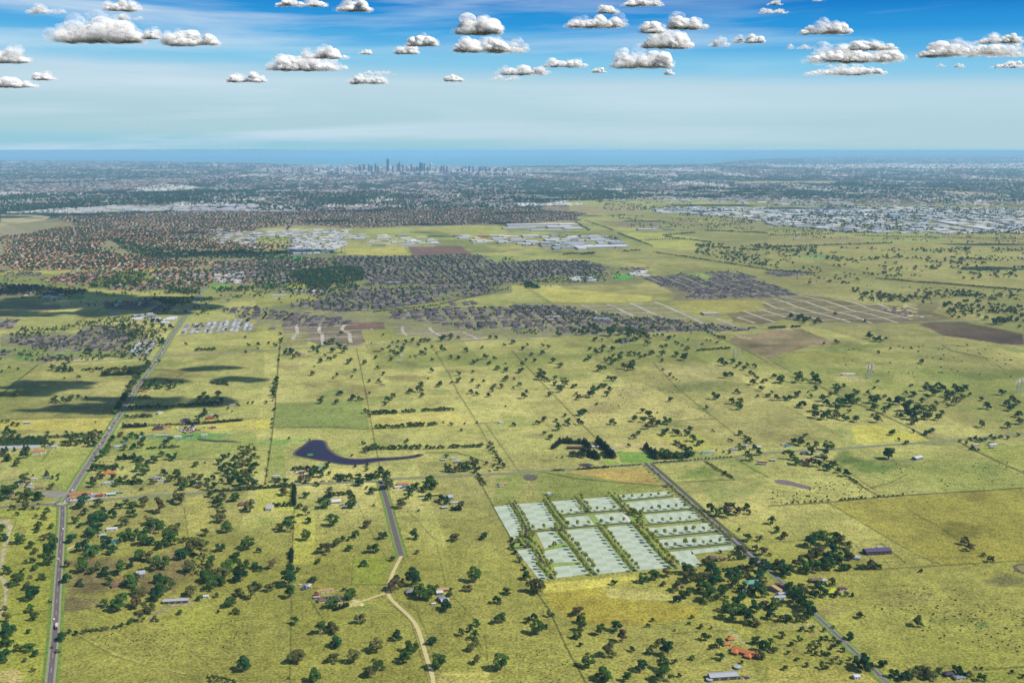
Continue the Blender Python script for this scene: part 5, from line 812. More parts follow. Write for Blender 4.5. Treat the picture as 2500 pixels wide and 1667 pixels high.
for a in [
 ('A', 1087, 1075, 42, 10, 4.5, 'silver', 'grey', 'long silver roofed machinery shed with dark open bays beside a gravel drive', 'farm_shed', -4, 'gable', None, (), 4),
 ('A', 862, 912, 15, 19, 5, 'silver', 'grey', 'pale silver gabled hayshed at the end of the brown yard', 'farm_shed', 10, 'gable'),
 ('A', 740, 968, 32, 10, 3, 'brown', 'brick', 'long grey brown farmhouse slanting between trees below the hayshed', 'farmhouse', 28),
 ('A', 690, 625, 20, 10, 4, 'white', 'white', 'white roofed shed with a second small shed above the sports court', 'farm_shed', 0, 'gable'),
 ('A', 630, 662, 13, 10, 3, 'silver', 'cream', 'small silver roofed cottage in trees above the sports court', 'farmhouse', 8), ('A', 550, 670, 11, 8, 3, 'maroon', 'cream', 'small dark roofed outbuilding in trees beside the highway', 'farm_shed', 0),
 ('A', 705, 705, 14, 9, 3, 'teal', 'white', 'bright teal roofed shed beside the green sports court', 'farm_shed', 0), ('A', 1275, 1040, 9, 6, 3, 'white', 'white', 'little white shed out past the machinery shed', 'farm_shed', 0, 'gable'),
 ('A', 495, 412, 46, 14, 5, 'orange', 'cream', 'long orange roofed service station building at the roundabout', 'shop', -2, 'gable'), ('A', 465, 432, 22, 8, 4, 'orange', 'white', 'low orange canopy in front of the roundabout service station', 'shop', -2, 'gable'), ('A', 560, 420, 18, 9, 4, 'grey', 'white', 'grey roofed workshop joined to the roundabout service station row', 'shop', 0, 'gable'), ('A', 610, 418, 16, 9, 4, 'red', 'brick', 'red roofed store at the end of the roundabout shop row', 'shop', 0), ('A', 685, 408, 20, 10, 4, 'white', 'green', 'white roofed nursery shed in front of a green netted yard', 'shop', 0, 'gable'), ('A', 640, 400, 10, 8, 3, 'yellow', 'brick', 'small yellow roofed kiosk behind the roundabout shops', 'shop', 0), ('A', 720, 395, 26, 7, 3, 'green', 'green', 'green netted plant house behind the shops', 'shop', 0, 'gable'),
 ('A', 40, 382, 26, 12, 4.5, 'silver', 'cream', 'cream walled flat roofed barn left of the roundabout', 'farm_shed', 0, 'gable'), ('A', 245, 372, 18, 9, 3.5, 'brown', 'cream', 'brown roofed shed beside the grey gravel lot', 'farm_shed', 0, 'gable'), ('A', 188, 362, 12, 8, 3, 'silver', 'white', 'small silver shed behind the gravel lot trees', 'farm_shed', 0, 'gable'),
 ('E', 312, 1252, 18, 16, 6, 'orange', 'white', 'two storey white house with an orange tiled roof and wings', 'farmhouse', 0, 'hip', None, ((12, 2, 10, 9), (-9, -6, 8, 10))), ('E', 560, 1165, 20, 12, 3, 'orange', 'cream', 'orange roofed house half hidden in trees below the orchard rows', 'farmhouse', 0), ('E', 455, 1198, 16, 10, 3, 'silver', 'white', 'silver roofed house beside the greenhouse strip', 'farmhouse', 0), ('E', 400, 1202, 10, 7, 3, 'grey', 'cream', 'small grey shed beside the silver roofed house', 'farm_shed', 0), ('E', 640, 1088, 18, 9, 3, 'brown', 'cream', 'long brown roofed house in the tree belt above the orchard', 'farmhouse', 0),
 ('E', 225, 992, 17, 7, 4, 'white', 'grey', 'white roofed hay barn alone in the pale paddock', 'farm_shed', 0, 'gable'), ('E', 1340, 1048, 26, 20, 5, 'dark', 'brick', 'big dark hip roofed house at the head of the scrapyard', 'farmhouse', 0), ('E', 1430, 1030, 18, 8, 4, 'orange', 'cream', 'orange roofed shed beside the scrapyard', 'farm_shed', 0, 'gable'), ('E', 1400, 1042, 12, 8, 4, 'tan', 'cream', 'tan shed between the dark house and the scrapyard', 'farm_shed', 0, 'gable'),
 ('E', 1275, 1104, 20, 7, 3.5, 'grey', 'cream', 'low grey shed first in the line below the scrapyard', 'farm_shed', 0, 'gable'), ('E', 1390, 1102, 32, 7, 3.5, 'silver', 'grey', 'long silver shed in the line below the scrapyard', 'farm_shed', 0, 'gable'), ('E', 1510, 1113, 18, 9, 3.5, 'white', 'white', 'white tarpaulin shed in the line below the scrapyard', 'farm_shed', 0, 'gable'), ('E', 1610, 1110, 20, 8, 3.5, 'maroon', 'white', 'maroon roofed shed at the line end below the scrapyard', 'farm_shed', 0, 'gable'), ('E', 1735, 1096, 16, 7, 3.5, 'white', 'white', 'white shed beyond the bright green bank', 'farm_shed', 0, 'gable'), ('E', 1690, 1000, 15, 6, 3, 'grey', 'grey', 'small grey shed at the pine row end', 'farm_shed', 0, 'gable'),
 ('E', 1778, 955, 22, 14, 3.5, 'red', 'brick', 'red roofed house beside the pine row', 'farmhouse', 0), ('E', 1800, 925, 14, 8, 3, 'silver', 'cream', 'silver shed behind the red roofed house', 'farm_shed', 0), ('E', 1868, 812, 17, 9, 3.5, 'silver', 'cream', 'silver roofed house under the passing cloud shadow', 'farmhouse', 0), ('E', 1888, 788, 12, 7, 3, 'grey', 'cream', 'grey shed behind the shaded silver roofed house', 'farm_shed', 0), ('E', 1972, 838, 14, 5, 3, 'white', 'white', 'low white stable near two round trees', 'farm_shed', 0, 'gable'),
 ('E', 1240, 925, 24, 13, 3.5, 'brown', 'brick', 'wide brown roofed house on a green lawn by the highway', 'farmhouse', 0, 'hip', None, ((8, -5, 8, 8),)), ('E', 1350, 912, 8, 22, 4, 'silver', 'cream', 'long silver shed set end on beside the brown roofed house', 'farm_shed', -35, 'gable'), ('E', 1342, 695, 15, 9, 3.5, 'silver', 'white', 'silver roofed house in a highway grove', 'farmhouse', 0), ('E', 1230, 725, 16, 7, 3, 'orange', 'cream', 'orange roofed bungalow tight beside the highway', 'farmhouse', 0), ('E', 1010, 550, 16, 9, 3.5, 'orange', 'white', 'orange roofed house amid the orchard block', 'farmhouse', 0), ('E', 780, 552, 14, 7, 3.5, 'orange', 'green', 'orange roofed shed in the tree row', 'farm_shed', 0),
 ('E', 925, 1425, 26, 15, 3.5, 'orange', 'cream', 'orange roofed house with star shaped wings on a green lawn', 'farmhouse', 0, 'hip', None, ((-9, -5, 9, 10), (9, -5, 9, 10))), ('E', 925, 1318, 23, 5, 3.5, 'yellow', 'cream', 'long yellow roofed shed beside the paved yards', 'farm_shed', 0, 'gable'), ('E', 995, 1198, 18, 13, 3.5, 'silver', 'white', 'silver roofed house behind the highway trees', 'farmhouse', 0), ('E', 1060, 1158, 9, 5, 3, 'blue', 'white', 'little blue roofed shed behind the highway trees', 'farm_shed', 0), ('E', 1180, 1118, 16, 10, 3.5, 'silver', 'cream', 'pale roofed house in the grove below the line of sheds', 'farmhouse', 0), ('E', 900, 1508, 17, 11, 3.2, 'silver', 'white', 'silver roofed house in shade of tall trees by the crossroad', 'farmhouse', 0), ('E', 945, 1500, 10, 8, 3, 'grey', 'cream', 'grey shed beside the shaded silver roofed house', 'farm_shed', 0), ('E', 1380, 1487, 20, 7, 3, 'silver', 'white', 'long silver caravan shed in the crossroad grove', 'farm_shed', 0, 'gable'), ('E', 1320, 1465, 14, 7, 3, 'grey', 'cream', 'grey outbuilding in the crossroad grove', 'farm_shed', 0), ('E', 1645, 1495, 12, 8, 3, 'silver', 'cream', 'small silver cottage at the thick wood', 'farmhouse', 0), ('E', 1700, 1520, 18, 9, 3, 'grey', 'brick', 'grey roofed house at the thick wood', 'farmhouse', 0), ('E', 390, 1460, 14, 7, 3, 'grey', 'cream', 'grey roofed cottage below round garden trees', 'farmhouse', 0), ('E', 290, 1470, 12, 5, 3, 'white', 'white', 'white site hut among stacked farm clutter', 'farm_shed', 0, 'gable'), ('E', 2160, 1478, 12, 8, 3, 'green', 'white', 'pale green roofed cottage at the wood edge', 'farmhouse', 0),
 ('B', 78, 500, 13, 30, 4, 'silver', 'cream', 'long silver poultry shed set end on beside a clipped hedge', 'farm_shed', -12, 'gable'), ('A', 1515, 470, 26, 15, 3.5, 'brown', 'brick', 'wide brown grey roofed house by the tree column', 'farmhouse', 0), ('B', 468, 455, 36, 15, 3.2, 'white', 'brick', 'large white roofed brick house inside its clipped hedge', 'farmhouse', 0, 'hip', None, ((-12, -7, 12, 10), (12, 6, 14, 10))), ('B', 545, 470, 14, 6, 3, 'grey', 'white', 'low grey shed beside the hedged white roofed house', 'farm_shed', 0, 'gable'), ('B', 600, 470, 18, 12, 3.5, 'silver', 'white', 'silver roofed shed under trees beside the hedged house', 'farm_shed', 0, 'gable'),
 ('B', 386, 250, 17, 13, 5.5, 'green', 'white', 'pale green roofed tall barn above the lower road', 'farm_shed', 0, 'gable'), ('B', 415, 322, 8, 8, 3.5, 'tan', 'cream', 'small tan cottage beside the lower road', 'farmhouse', 0), ('B', 125, 291, 16, 4, 3, 'white', 'white', 'long white truck trailer body in the paddock', 'farm_shed', 0, 'gable'), ('B', 465, 318, 8, 5, 3, 'yellow', 'cream', 'tiny cream shed beside the lower road', 'farm_shed', 0),
 ('B', 908, 345, 27, 11, 3.2, 'orange', 'cream', 'orange roofed house behind the side road corner trees', 'farmhouse', 0), ('B', 882, 362, 16, 9, 3.5, 'white', 'white', 'white roofed shed beside the blue roofed shed', 'farm_shed', 0, 'gable'), ('B', 918, 362, 12, 8, 3.5, 'blue', 'white', 'bright blue roofed shed by the side road corner', 'farm_shed', 0), ('B', 1072, 412, 44, 7, 4, 'yellow', 'green', 'very long yellow roofed shed on bright green ground', 'farm_shed', 0, 'gable'), ('B', 1200, 428, 10, 18, 4, 'silver', 'grey', 'silver shed set end on past the yellow roofed shed', 'farm_shed', 12, 'gable'), ('B', 1228, 460, 15, 8, 3.5, 'silver', 'cream', 'silver roofed shed in the grove below the yellow shed', 'farm_shed', 0), ('B', 1168, 488, 13, 8, 3.5, 'silver', 'grey', 'grey silver stable beside the small dark pines', 'farm_shed', 0, 'gable'),
 ('B', 428, 1010, 28, 7, 4.5, 'tan', 'cream', 'long cream machinery shed above the lone farmhouse', 'farm_shed', 8, 'gable'), ('B', 375, 1028, 8, 5, 3, 'red', 'brick', 'tiny red shed beside the cream machinery shed', 'farm_shed', 0), ('B', 375, 1045, 10, 4, 3, 'silver', 'grey', 'silver container between the red shed and the lone farmhouse', 'farm_shed', 0, 'gable'),
 ('B', 972, 1018, 24, 12, 3.5, 'grey', 'brick', 'grey roofed homestead deep in trees beside the gravel track', 'farmhouse', -4, 'hip', None, ((-7, 5, 8, 10),)), ('B', 1155, 1002, 20, 9, 3.5, 'tan', 'brick', 'tan and white roofed shed past the track homestead', 'farm_shed', 0, 'gable'), ('B', 1138, 1022, 11, 10, 4, 'white', 'grey', 'square white roofed shed past the track homestead', 'farm_shed', 0, 'gable'), ('B', 1150, 1068, 11, 16, 4, 'grey', 'grey', 'long grey shed set end on below the square white shed', 'farm_shed', 20, 'gable'), ('B', 1168, 1075, 14, 12, 4, 'silver', 'grey', 'bright silver shed joined to the long grey shed', 'farm_shed', 10, 'gable'), ('B', 1100, 1084, 6, 4, 2.5, 'white', 'white', 'tiny white hut below the track homestead', 'farm_shed', 0),
 ('C', 1312, 1550, 42, 14, 5, 'silver', 'silver' if False else 'grey', 'long silver white corrugated shed between two water tanks', 'farm_shed', -4, 'gable', None, (), 3), ('C', 1335, 1340, 11, 9, 3, 'orange', 'cream', 'small orange roofed garage beside the ranch house', 'farm_shed', 0), ('C', 1360, 1308, 10, 8, 3, 'orange', 'cream', 'small orange roofed pavilion behind the ranch house', 'farm_shed', 0),
 ('C', 1253, 808, 22, 13, 3.2, 'brown', 'cream', 'brown roofed garden house in the notch of the estate', 'farmhouse', -42), ('C', 1500, 962, 28, 15, 3.5, 'green', 'white', 'pale green hip roofed house enclosed by tall trees', 'farmhouse', 0, 'hip', None, ((9, -6, 10, 9),)), ('C', 1445, 1012, 14, 10, 3.5, 'silver', 'white', 'silver roofed cottage behind the grove edge', 'farmhouse', 0), ('C', 230, 405, 8, 6, 5, 'white', 'white', 'small white pump house on stilts above the lots', 'farm_shed', 0, 'gable'),
 ('C', 1345, 508, 12, 9, 3.2, 'maroon', 'brick', 'maroon roofed cottage inside the round grove by the divided road', 'farmhouse', 0),
 ('D', 685, 772, 52, 17, 6, 'purple', 'purple', 'long purple walled stable with ribbed grey purple roof', 'farm_shed', -4, 'gable', None, (), 6), ('D', 692, 736, 9, 5, 3.5, 'silver', 'white', 'small silver tank shed behind the purple stable', 'farm_shed', 0, 'gable'), ('D', 553, 805, 16, 14, 4, 'silver', 'white', 'silver roofed shed at the forest edge near the stable', 'farm_shed', -30, 'gable'), ('D', 325, 775, 17, 12, 3.5, 'purple', 'brick', 'purple grey roofed house deep in the dark wood', 'farmhouse', 0),
 ('D', 405, 1022, 18, 18, 4, 'lime', 'green', 'square lime yellow roofed house among trees', 'farmhouse', -10), ('D', 440, 1022, 7, 6, 3, 'teal', 'green', 'small teal lean-to beside the lime roofed house', 'farm_shed', 0), ('D', 300, 945, 24, 11, 3.5, 'brown', 'brick', 'brown roofed house behind the lime roofed house', 'farmhouse', 0), ('D', 348, 945, 8, 10, 3.5, 'silver', 'white', 'white garage beside the brown roofed house', 'farm_shed', 0), ('D', 465, 995, 14, 8, 3, 'maroon', 'white', 'maroon roofed sleepout past the lime roofed house', 'farm_shed', 0),
 ('D', 42, 1018, 9, 34, 4, 'tan', 'grey', 'long rusty cream tin shed lying along the narrow road', 'farm_shed', 38, 'gable'), ('D', 92, 1000, 8, 28, 4, 'brown', 'grey', 'second long rusty tin shed lying along the narrow road', 'farm_shed', 38, 'gable'), ('D', 108, 1028, 26, 8, 4, 'silver', 'grey', 'silver shed across the foot of the rusty tin sheds', 'farm_shed', 0, 'gable'), ('D', 75, 1052, 20, 9, 4, 'silver', 'white', 'lowest silver shed below the rusty tin sheds', 'farm_shed', 0, 'gable'), ('D', 553, 1545, 9, 8, 4, 'white', 'white', 'lone white hut at the frame bottom beside the narrow road', 'farm_shed', 0, 'gable'), ('D', 1195, 1550, 16, 9, 3.5, 'grey', 'cream', 'grey roofed house in the bottom grove', 'farmhouse', 0), ('D', 1130, 1528, 16, 9, 3.5, 'dark', 'purple', 'dark purple roofed shed in the bottom grove', 'farm_shed', 0),
 ('H', 345, 1325, 36, 24, 4.5, 'tan', 'cream', 'large tan ridge roofed homestead in front of trees', 'farmhouse', 22, 'gable'), ('H', 460, 1285, 30, 10, 4, 'grey', 'purple', 'long grey roofed shed slanting behind the tan homestead', 'farm_shed', -40, 'gable'), ('H', 315, 1255, 18, 10, 4, 'purple', 'grey', 'dark purple shed behind the tan homestead', 'farm_shed', 0), ('H', 178, 1190, 16, 8, 4, 'teal', 'white', 'teal roofed shed beside the crossing road', 'farm_shed', 0), ('H', 130, 1174, 9, 6, 3.5, 'silver', 'white', 'tiny silver shed beside the teal roofed shed', 'farm_shed', 0), ('H', 1280, 1298, 26, 14, 5, 'white', 'grey', 'white tent roofed hay barn alone in the paddock', 'farm_shed', 20, 'gable'), ('H', 1770, 1180, 18, 8, 3.5, 'silver', 'cream', 'silver roofed farmhouse in the road corner grove', 'farmhouse', 0), ('H', 1920, 1180, 24, 10, 3.5, 'white', 'cream', 'white roofed farmhouse at the end of the corner grove', 'farmhouse', 0), ('H', 1905, 1200, 10, 5, 3, 'green', 'green', 'little green shed below the white roofed farmhouse', 'farm_shed', 0), ('H', 1905, 1162, 14, 7, 3, 'brown', 'brick', 'brown roofed cottage behind the white roofed farmhouse', 'farmhouse', 0), ('H', 1000, 270, 8, 6, 4, 'grey', 'grey', 'lone grey hut near the far dark thicket', 'farm_shed', 0),
 ('G', 530, 1208, 38, 10, 4.5, 'maroon', 'purple', 'long maroon roofed poultry shed within pine hedges', 'farm_shed', -12, 'gable'), ('G', 675, 1200, 18, 8, 4, 'white', 'grey', 'white roofed shed past the maroon poultry shed', 'farm_shed', 0, 'gable'), ('G', 750, 1198, 18, 7, 4, 'silver', 'grey', 'silver shed between the pine rows', 'farm_shed', 0, 'gable'), ('G', 852, 1216, 15, 5, 4, 'silver', 'white', 'white container shed at the sandy yard', 'farm_shed', 0, 'gable'), ('G', 1440, 1270, 24, 12, 3.5, 'silver', 'white', 'silver roofed farmhouse within the dark grove', 'farmhouse', 0), ('G', 1410, 1245, 10, 8, 3, 'red', 'brick', 'red roofed cottage within the dark grove', 'farmhouse', 0), ('G', 1648, 1248, 20, 9, 3.5, 'green', 'white', 'pale green roofed bungalow on bright grass', 'farmhouse', 0), ('G', 1698, 1240, 12, 9, 3.5, 'silver', 'white', 'silver shed beside the pale green bungalow', 'farm_shed', 0, 'gable'), ('G', 1885, 1225, 18, 12, 4, 'grey', 'cream', 'grey roofed house beside the crossing road', 'farmhouse', 0), ('G', 1998, 1190, 14, 7, 3.5, 'silver', 'white', 'silver shed behind garden trees', 'farm_shed', 0), ('G', 2098, 1205, 16, 13, 4.5, 'white', 'grey', 'white arched shed at the grove end', 'farm_shed', -30, 'gable'), ('G', 1580, 342, 8, 4, 3, 'white', 'white', 'tiny white caravan near the small tree row', 'farm_shed', 0, 'gable'), ('G', 2140, 1325, 20, 10, 3.5, 'tan', 'brick', 'tan sheds of the stock yard', 'farm_shed', -20, 'gable'), ('G', 2120, 1340, 24, 4, 3, 'silver', 'grey', 'narrow silver cattle race of the stock yard', 'farm_shed', -30, 'gable'),
 ('F', 2082, 992, 9, 8, 4.5, 'white', 'white', 'small white barn alone in the wide paddock', 'farm_shed', 0, 'gable'), ('F', 1592, 1305, 10, 6, 3.5, 'white', 'grey', 'white shed at the corner of the square of trees', 'farm_shed', 0, 'gable'), ('F', 1680, 1298, 12, 7, 4, 'silver', 'white', 'silver shed inside the square of trees', 'farm_shed', 0, 'gable'), ('F', 1715, 1325, 14, 8, 4, 'silver', 'grey', 'second silver shed inside the square of trees', 'farm_shed', 0, 'gable'), ('F', 1730, 1358, 18, 7, 3.5, 'yellow', 'cream', 'yellow roofed house inside the square of trees', 'farmhouse', 0), ('F', 1845, 1330, 12, 7, 3.5, 'tan', 'brick', 'tan roofed cottage inside the square of trees', 'farmhouse', 0), ('F', 2100, 1515, 20, 9, 3.5, 'tan', 'cream', 'tan roofed house beyond the square of trees', 'farmhouse', 0), ('F', 2085, 1530, 9, 5, 3, 'silver', 'white', 'silver shed beside the tan roofed house', 'farm_shed', 0),
 ('F', 1030, 382, 30, 6, 4, 'dark', 'brick', 'long dark roofed stable above scattered gums', 'farm_shed', 0, 'gable'), ('F', 1240, 420, 14, 8, 5, 'silver', 'white', 'silver barn beside the farm track', 'farm_shed', 0, 'gable'), ('F', 1215, 465, 16, 6, 4, 'white', 'grey', 'white sheds below the silver barn', 'farm_shed', 0, 'gable'), ('F', 810, 355, 22, 6, 4, 'silver', 'cream', 'silver roofed depot on the suburb edge road', 'farm_shed', 0, 'gable'), ('F', 370, 395, 14, 7, 4, 'cream' if False else 'tan', 'cream', 'tan roofed house by the suburb edge grove', 'farmhouse', 0), ('F', 400, 405, 14, 6, 4, 'silver', 'cream', 'silver sheds by the suburb edge grove', 'farm_shed', 0)]:
    building(*a)
# ranch house and the farmhouse with solar panels: larger, several wings
building('C', 1440, 1395, 38, 12, 4, 'orange', 'brick', 'long orange tiled ranch house with hipped wings and cream gables', 'farmhouse', -48, 'hip', None, ((-10, -7, 10, 12), (12, -7, 10, 12), (18, 4, 12, 12)))
o = building('B', 450, 1062, 26, 14, 3.6, 'brown', 'cream', 'lone grey brown farmhouse with two angled wings and dark solar panels', 'farmhouse', 10, 'hip', None, ((14, -8, 10, 24), (-14, -2, 12, 12)))
for i in range(2):
    sv = [(-6 + i * 5, -4.6, 3.95), (-2.5 + i * 5, -4.6, 3.95), (-2.5 + i * 5, -1.6, 5.3), (-6 + i * 5, -1.6, 5.3)]; sv += [(a, b, c_ - .15) for a, b, c_ in sv]
    part("solar_panel", sv, [(0, 1, 2, 3), (7, 6, 5, 4), (0, 4, 5, 1), (1, 5, 6, 2), (2, 6, 7, 3), (3, 7, 4, 0)], SOLAR, o)
# water tanks
def tank(k, x, y, r_, h, lab, m='roof_silver'):
    X, Y = P(*Q(k, f"{x} {y}")[0]); o = empty("water_tank", float(X), float(Y)); tag(o, lab, "water tank", "farm water tanks")
    V, Fc = tube((0, 0, 0), (0, 0, h), r_, r_, 24); part("tank_wall", V, Fc, WALLM['grey'], o)
    V = [(r_ * 1.03 * math.cos(i * math.pi / 12), r_ * 1.03 * math.sin(i * math.pi / 12), h) for i in range(24)] + [(0, 0, h + r_ * .18)]; part("tank_lid", V, [(i, (i + 1) % 24, 24) for i in range(24)], MATS[m], o)
tank('C', 1398, 1475, 4.6, 2.6, "wide round pale water tank between the ranch house and the long shed"); tank('C', 1225, 1553, 4, 2.6, "round pale water tank at the end of the long silver shed")
for i, x in enumerate((24, 38, 54)): tank('H', x, 1310, 2.6, 4, f"{('first', 'second', 'third')[i]} of three white tanks in the pen by the tan homestead", 'roof_white')
# small farm clutter: scrap vehicles, machinery, logs

# ------------------------------------------------------------------ paddock fences
FPOST = mat('fence_timber', A(110, 100, 84), var=.2, scale=1.0); FWIRE = mat('fence_wire', A(120, 120, 116), rough=.5)
fl = []
for s_, wd, a in FENCES:
    if a < .35 or s_[0] in 'IKM': continue
    c_ = resample(path(s_), 9.0); n_ = len(c_)
    if n_ < 4: continue
    o = empty("paddock_fence", float(c_[0][0]), float(c_[0][1])); tag(o, None, "fence", "post and wire paddock fences"); q_ = c_ - c_[0]
    bv, bf = box(-.14, .14, -.14, .14, 0, 1.35); V = (bv[None] + np.concatenate([q_, np.zeros((n_, 1))], 1)[:, None]).reshape(-1, 3); Fc = (bf[None] + (np.arange(n_) * 8)[:, None, None]).reshape(-1, 4)
    p_ = part("posts", V, Fc, FPOST, o)
    p_['kind'] = 'stuff'
    V = []; Fc = []
    for z in (.5, .95, 1.25):
        k = len(V); V += [(x, y, z + d) for x, y in q_ for d in (-.03, .03)]; Fc += [(k + 2 * i, k + 2 * i + 2, k + 2 * i + 3, k + 2 * i + 1) for i in range(n_ - 1)]
    part("wire", V, Fc, FWIRE, o); m_ = c_[n_ // 2]; fl.append((o, float(m_[0]), float(m_[1]), 'd'))
label_by_marks(fl, "paddock fence", {'d': ['timber', 'thin']})
# ------------------------------------------------------------------ vehicles
def profile_body(pts_, w_):
    """side outline extruded across, slightly narrower at the top"""
    n_ = len(pts_); zt = max(p_[1] for p_ in pts_); V = []
    for s_ in (-1, 1):
        for x, z in pts_: V.append((x, s_ * w_ / 2 * (1 - .14 * max(0, (z - .9) / (zt - .89))), z))
    return V, [tuple(range(n_ - 1, -1, -1)), tuple(range(n_, 2 * n_))] + [(i, (i + 1) % n_, n_ + (i + 1) % n_, n_ + i) for i in range(n_)]
TYRE = mat('tyre', (.02, .02, .02), rough=.9); LAMP = mat('lamp_glass', A(230, 228, 215), rough=.2)
CARC = {'white': (232, 232, 232), 'silver': (176, 180, 186), 'red': (170, 40, 36), 'blue': (50, 80, 140), 'dark': (50, 52, 60), 'orange': (214, 120, 50)}
CARM = {k: mat('car_paint_' + k, A(*v), rough=.3, var=.02, spec=.5) for k, v in CARC.items()}
CARP = {}
def wheel(name, x, y, r_, o):
    V, Fc = tube((x, y - .14, r_), (x, y + .14, r_), r_, r_, 14); Fc = [tuple(f) for f in Fc] + [tuple(range(13, -1, -1)), tuple(range(14, 28))]; part(name, V, Fc, TYRE, o)
def car_at(kind, colr_, x, y, rz, label, s=1.0):
    key = (kind, colr_)
    if key in CARP: o = copy_tree(CARP[key], x, y, rz, s, z=.5)
    else:
        nm = {'car': 'car', 'van': 'delivery_van', 'truck': 'truck'}[kind]; o = empty(nm, x, y, rz, .5); o.scale = (s,) * 3; CARP[key] = o; pm = CARM[colr_]
        if kind == 'car':
            V, Fc = profile_body([(-2.2, .35), (2.2, .35), (2.3, .7), (2.1, .95), (1.1, 1.02), (.5, 1.48), (-1.2, 1.5), (-1.9, 1.05), (-2.25, .95)], 1.8); part("body", V, Fc, pm, o)
            V, Fc = profile_body([(1.02, 1.06), (.48, 1.42), (-1.15, 1.44), (-1.75, 1.08)], 1.86); part("window", V, Fc, GLASS, o); ws = ((-1.35, .32), (1.35, .32)); hw_ = .86
        elif kind == 'van':
            V, Fc = profile_body([(-2.7, .4), (2.6, .4), (2.7, 1.1), (2.0, 1.3), (1.4, 2.1), (1.0, 2.3), (-2.7, 2.3)], 2.0); part("body", V, Fc, pm, o)
            V, Fc = profile_body([(1.95, 1.34), (1.45, 2.02), (.5, 2.02), (.5, 1.34)], 2.06); part("window", V, Fc, GLASS, o); ws = ((-1.6, .36), (1.7, .36)); hw_ = .95
        else:
            V, Fc = profile_body([(3.4, .6), (5.6, .6), (5.7, 1.9), (5.2, 3.0), (3.4, 3.1)], 2.4); part("cab", V, Fc, CARM['red' if colr_ == 'white' else colr_], o)
            v, f = box(-5.6, 3.2, -1.25, 1.25, 1.1, 3.8); part("cargo_body", v, [tuple(a) for a in f], pm, o); v, f = box(-5.6, 5.2, -.5, .5, .6, 1.1); part("chassis", v, [tuple(a) for a in f], TYRE, o)
            V, Fc = profile_body([(5.74, 2.0), (5.28, 2.9), (4.3, 2.9), (4.3, 2.0)], 2.46); part("window", V, Fc, GLASS, o); ws = ((-4.6, .5), (-3.3, .5), (4.4, .5)); hw_ = 1.1
        for wx, r_ in ws:
            for s_ in (-1, 1): wheel("wheel", wx, s_ * hw_, r_, o)
        fx_ = {'car': 2.28, 'van': 2.66, 'truck': 5.66}[kind]
        for s_ in (-1, 1): v, f = box(fx_ - .05, fx_ + .06, s_ * hw_ * .8 - .18, s_ * hw_ * .8 + .18, .66, .84); part("headlight", v, [tuple(a) for a in f], LAMP, o)
    tag(o, label, {'car': 'car', 'van': 'van', 'truck': 'truck'}[kind], "vehicles on the roads"); return o
def road_dir(cl, X, Y):
    i = int(np.argmin(np.hypot(cl[:, 0] - X, cl[:, 1] - Y))); i = min(max(i, 1), len(cl) - 2); d = cl[i + 1] - cl[i - 1]; return cl[i], math.atan2(d[1], d[0]), d / np.linalg.norm(d)
CARS = [('A', 375, 622, 'white', 'car'), ('A', 378, 800, 'white', 'car'), ('A', 370, 955, 'dark', 'car'), ('A', 347, 1165, 'white', 'car'), ('A', 322, 1218, 'white', 'truck'), ('A', 330, 1352, 'dark', 'car'), ('A', 452, 374, 'white', 'van'), ('A', 438, 396, 'silver', 'car'), ('A', 410, 438, 'white', 'car'), ('E', 818, 1166, 'white', 'van'), ('E', 838, 1200, 'silver', 'car'), ('E', 800, 1240, 'dark', 'car'), ('E', 885, 1150, 'blue', 'car'), ('E', 902, 1100, 'dark', 'car'),
        ('E', 930, 1084, 'white', 'car'), ('E', 952, 1040, 'white', 'truck'), ('E', 975, 1010, 'silver', 'car'), ('E', 985, 990, 'red', 'car'), ('E', 985, 972, 'white', 'car'), ('E', 1005, 948, 'white', 'van'), ('E', 1020, 925, 'dark', 'car'), ('E', 1045, 892, 'white', 'car'), ('E', 1062, 868, 'silver', 'car'), ('E', 1080, 850, 'blue', 'car'), ('E', 1110, 790, 'dark', 'car'), ('E', 1145, 738, 'white', 'truck'), ('E', 1162, 716, 'white', 'car'), ('E', 1190, 668, 'red', 'car'),
        ('E', 1215, 630, 'white', 'car'), ('E', 1240, 598, 'silver', 'car'), ('E', 1262, 560, 'white', 'car'), ('E', 1292, 520, 'dark', 'car'), ('E', 1320, 465, 'white', 'truck'), ('E', 1350, 425, 'silver', 'car'), ('E', 1372, 388, 'white', 'van'), ('E', 1400, 345, 'white', 'truck'), ('E', 1412, 322, 'silver', 'car'), ('E', 1440, 275, 'dark', 'car'), ('E', 1462, 240, 'white', 'car'), ('E', 1500, 182, 'white', 'car'), ('E', 1560, 98, 'silver', 'car')]
cs_ = []
for i, (k, x, y, c_, kd) in enumerate(CARS):
    X, Y = P(*Q(k, f"{x} {y}")[0]); p_, a_, d_ = road_dir(hw, float(X), float(Y)); side = -1 if i % 2 else 1; n_ = np.array([d_[1], -d_[0]]) * 2.0 * side
    cs_.append((k, y, car_at(kd, c_, float(p_[0] + n_[0]), float(p_[1] + n_[1]), a_ + (0 if side < 0 else math.pi), None, 1.15), c_, kd))
ia = ie = 0
for k, y, o, c_, kd in cs_:
    if k == 'A' and y > 456: ia += 1; o['label'] = f"{c_} {kd} on the highway, {ORD[ia - 1]} vehicle down from the roundabout"
    else: ie += 1; o['label'] = f"{c_} {kd} on the highway, {ORD[ie - 1]} vehicle listed up from the roundabout"
crs = resample(path("A 0 477 170 465 300 458 350 458")); crr = resample(path("A 420 443 560 436 700 428 860 412"))
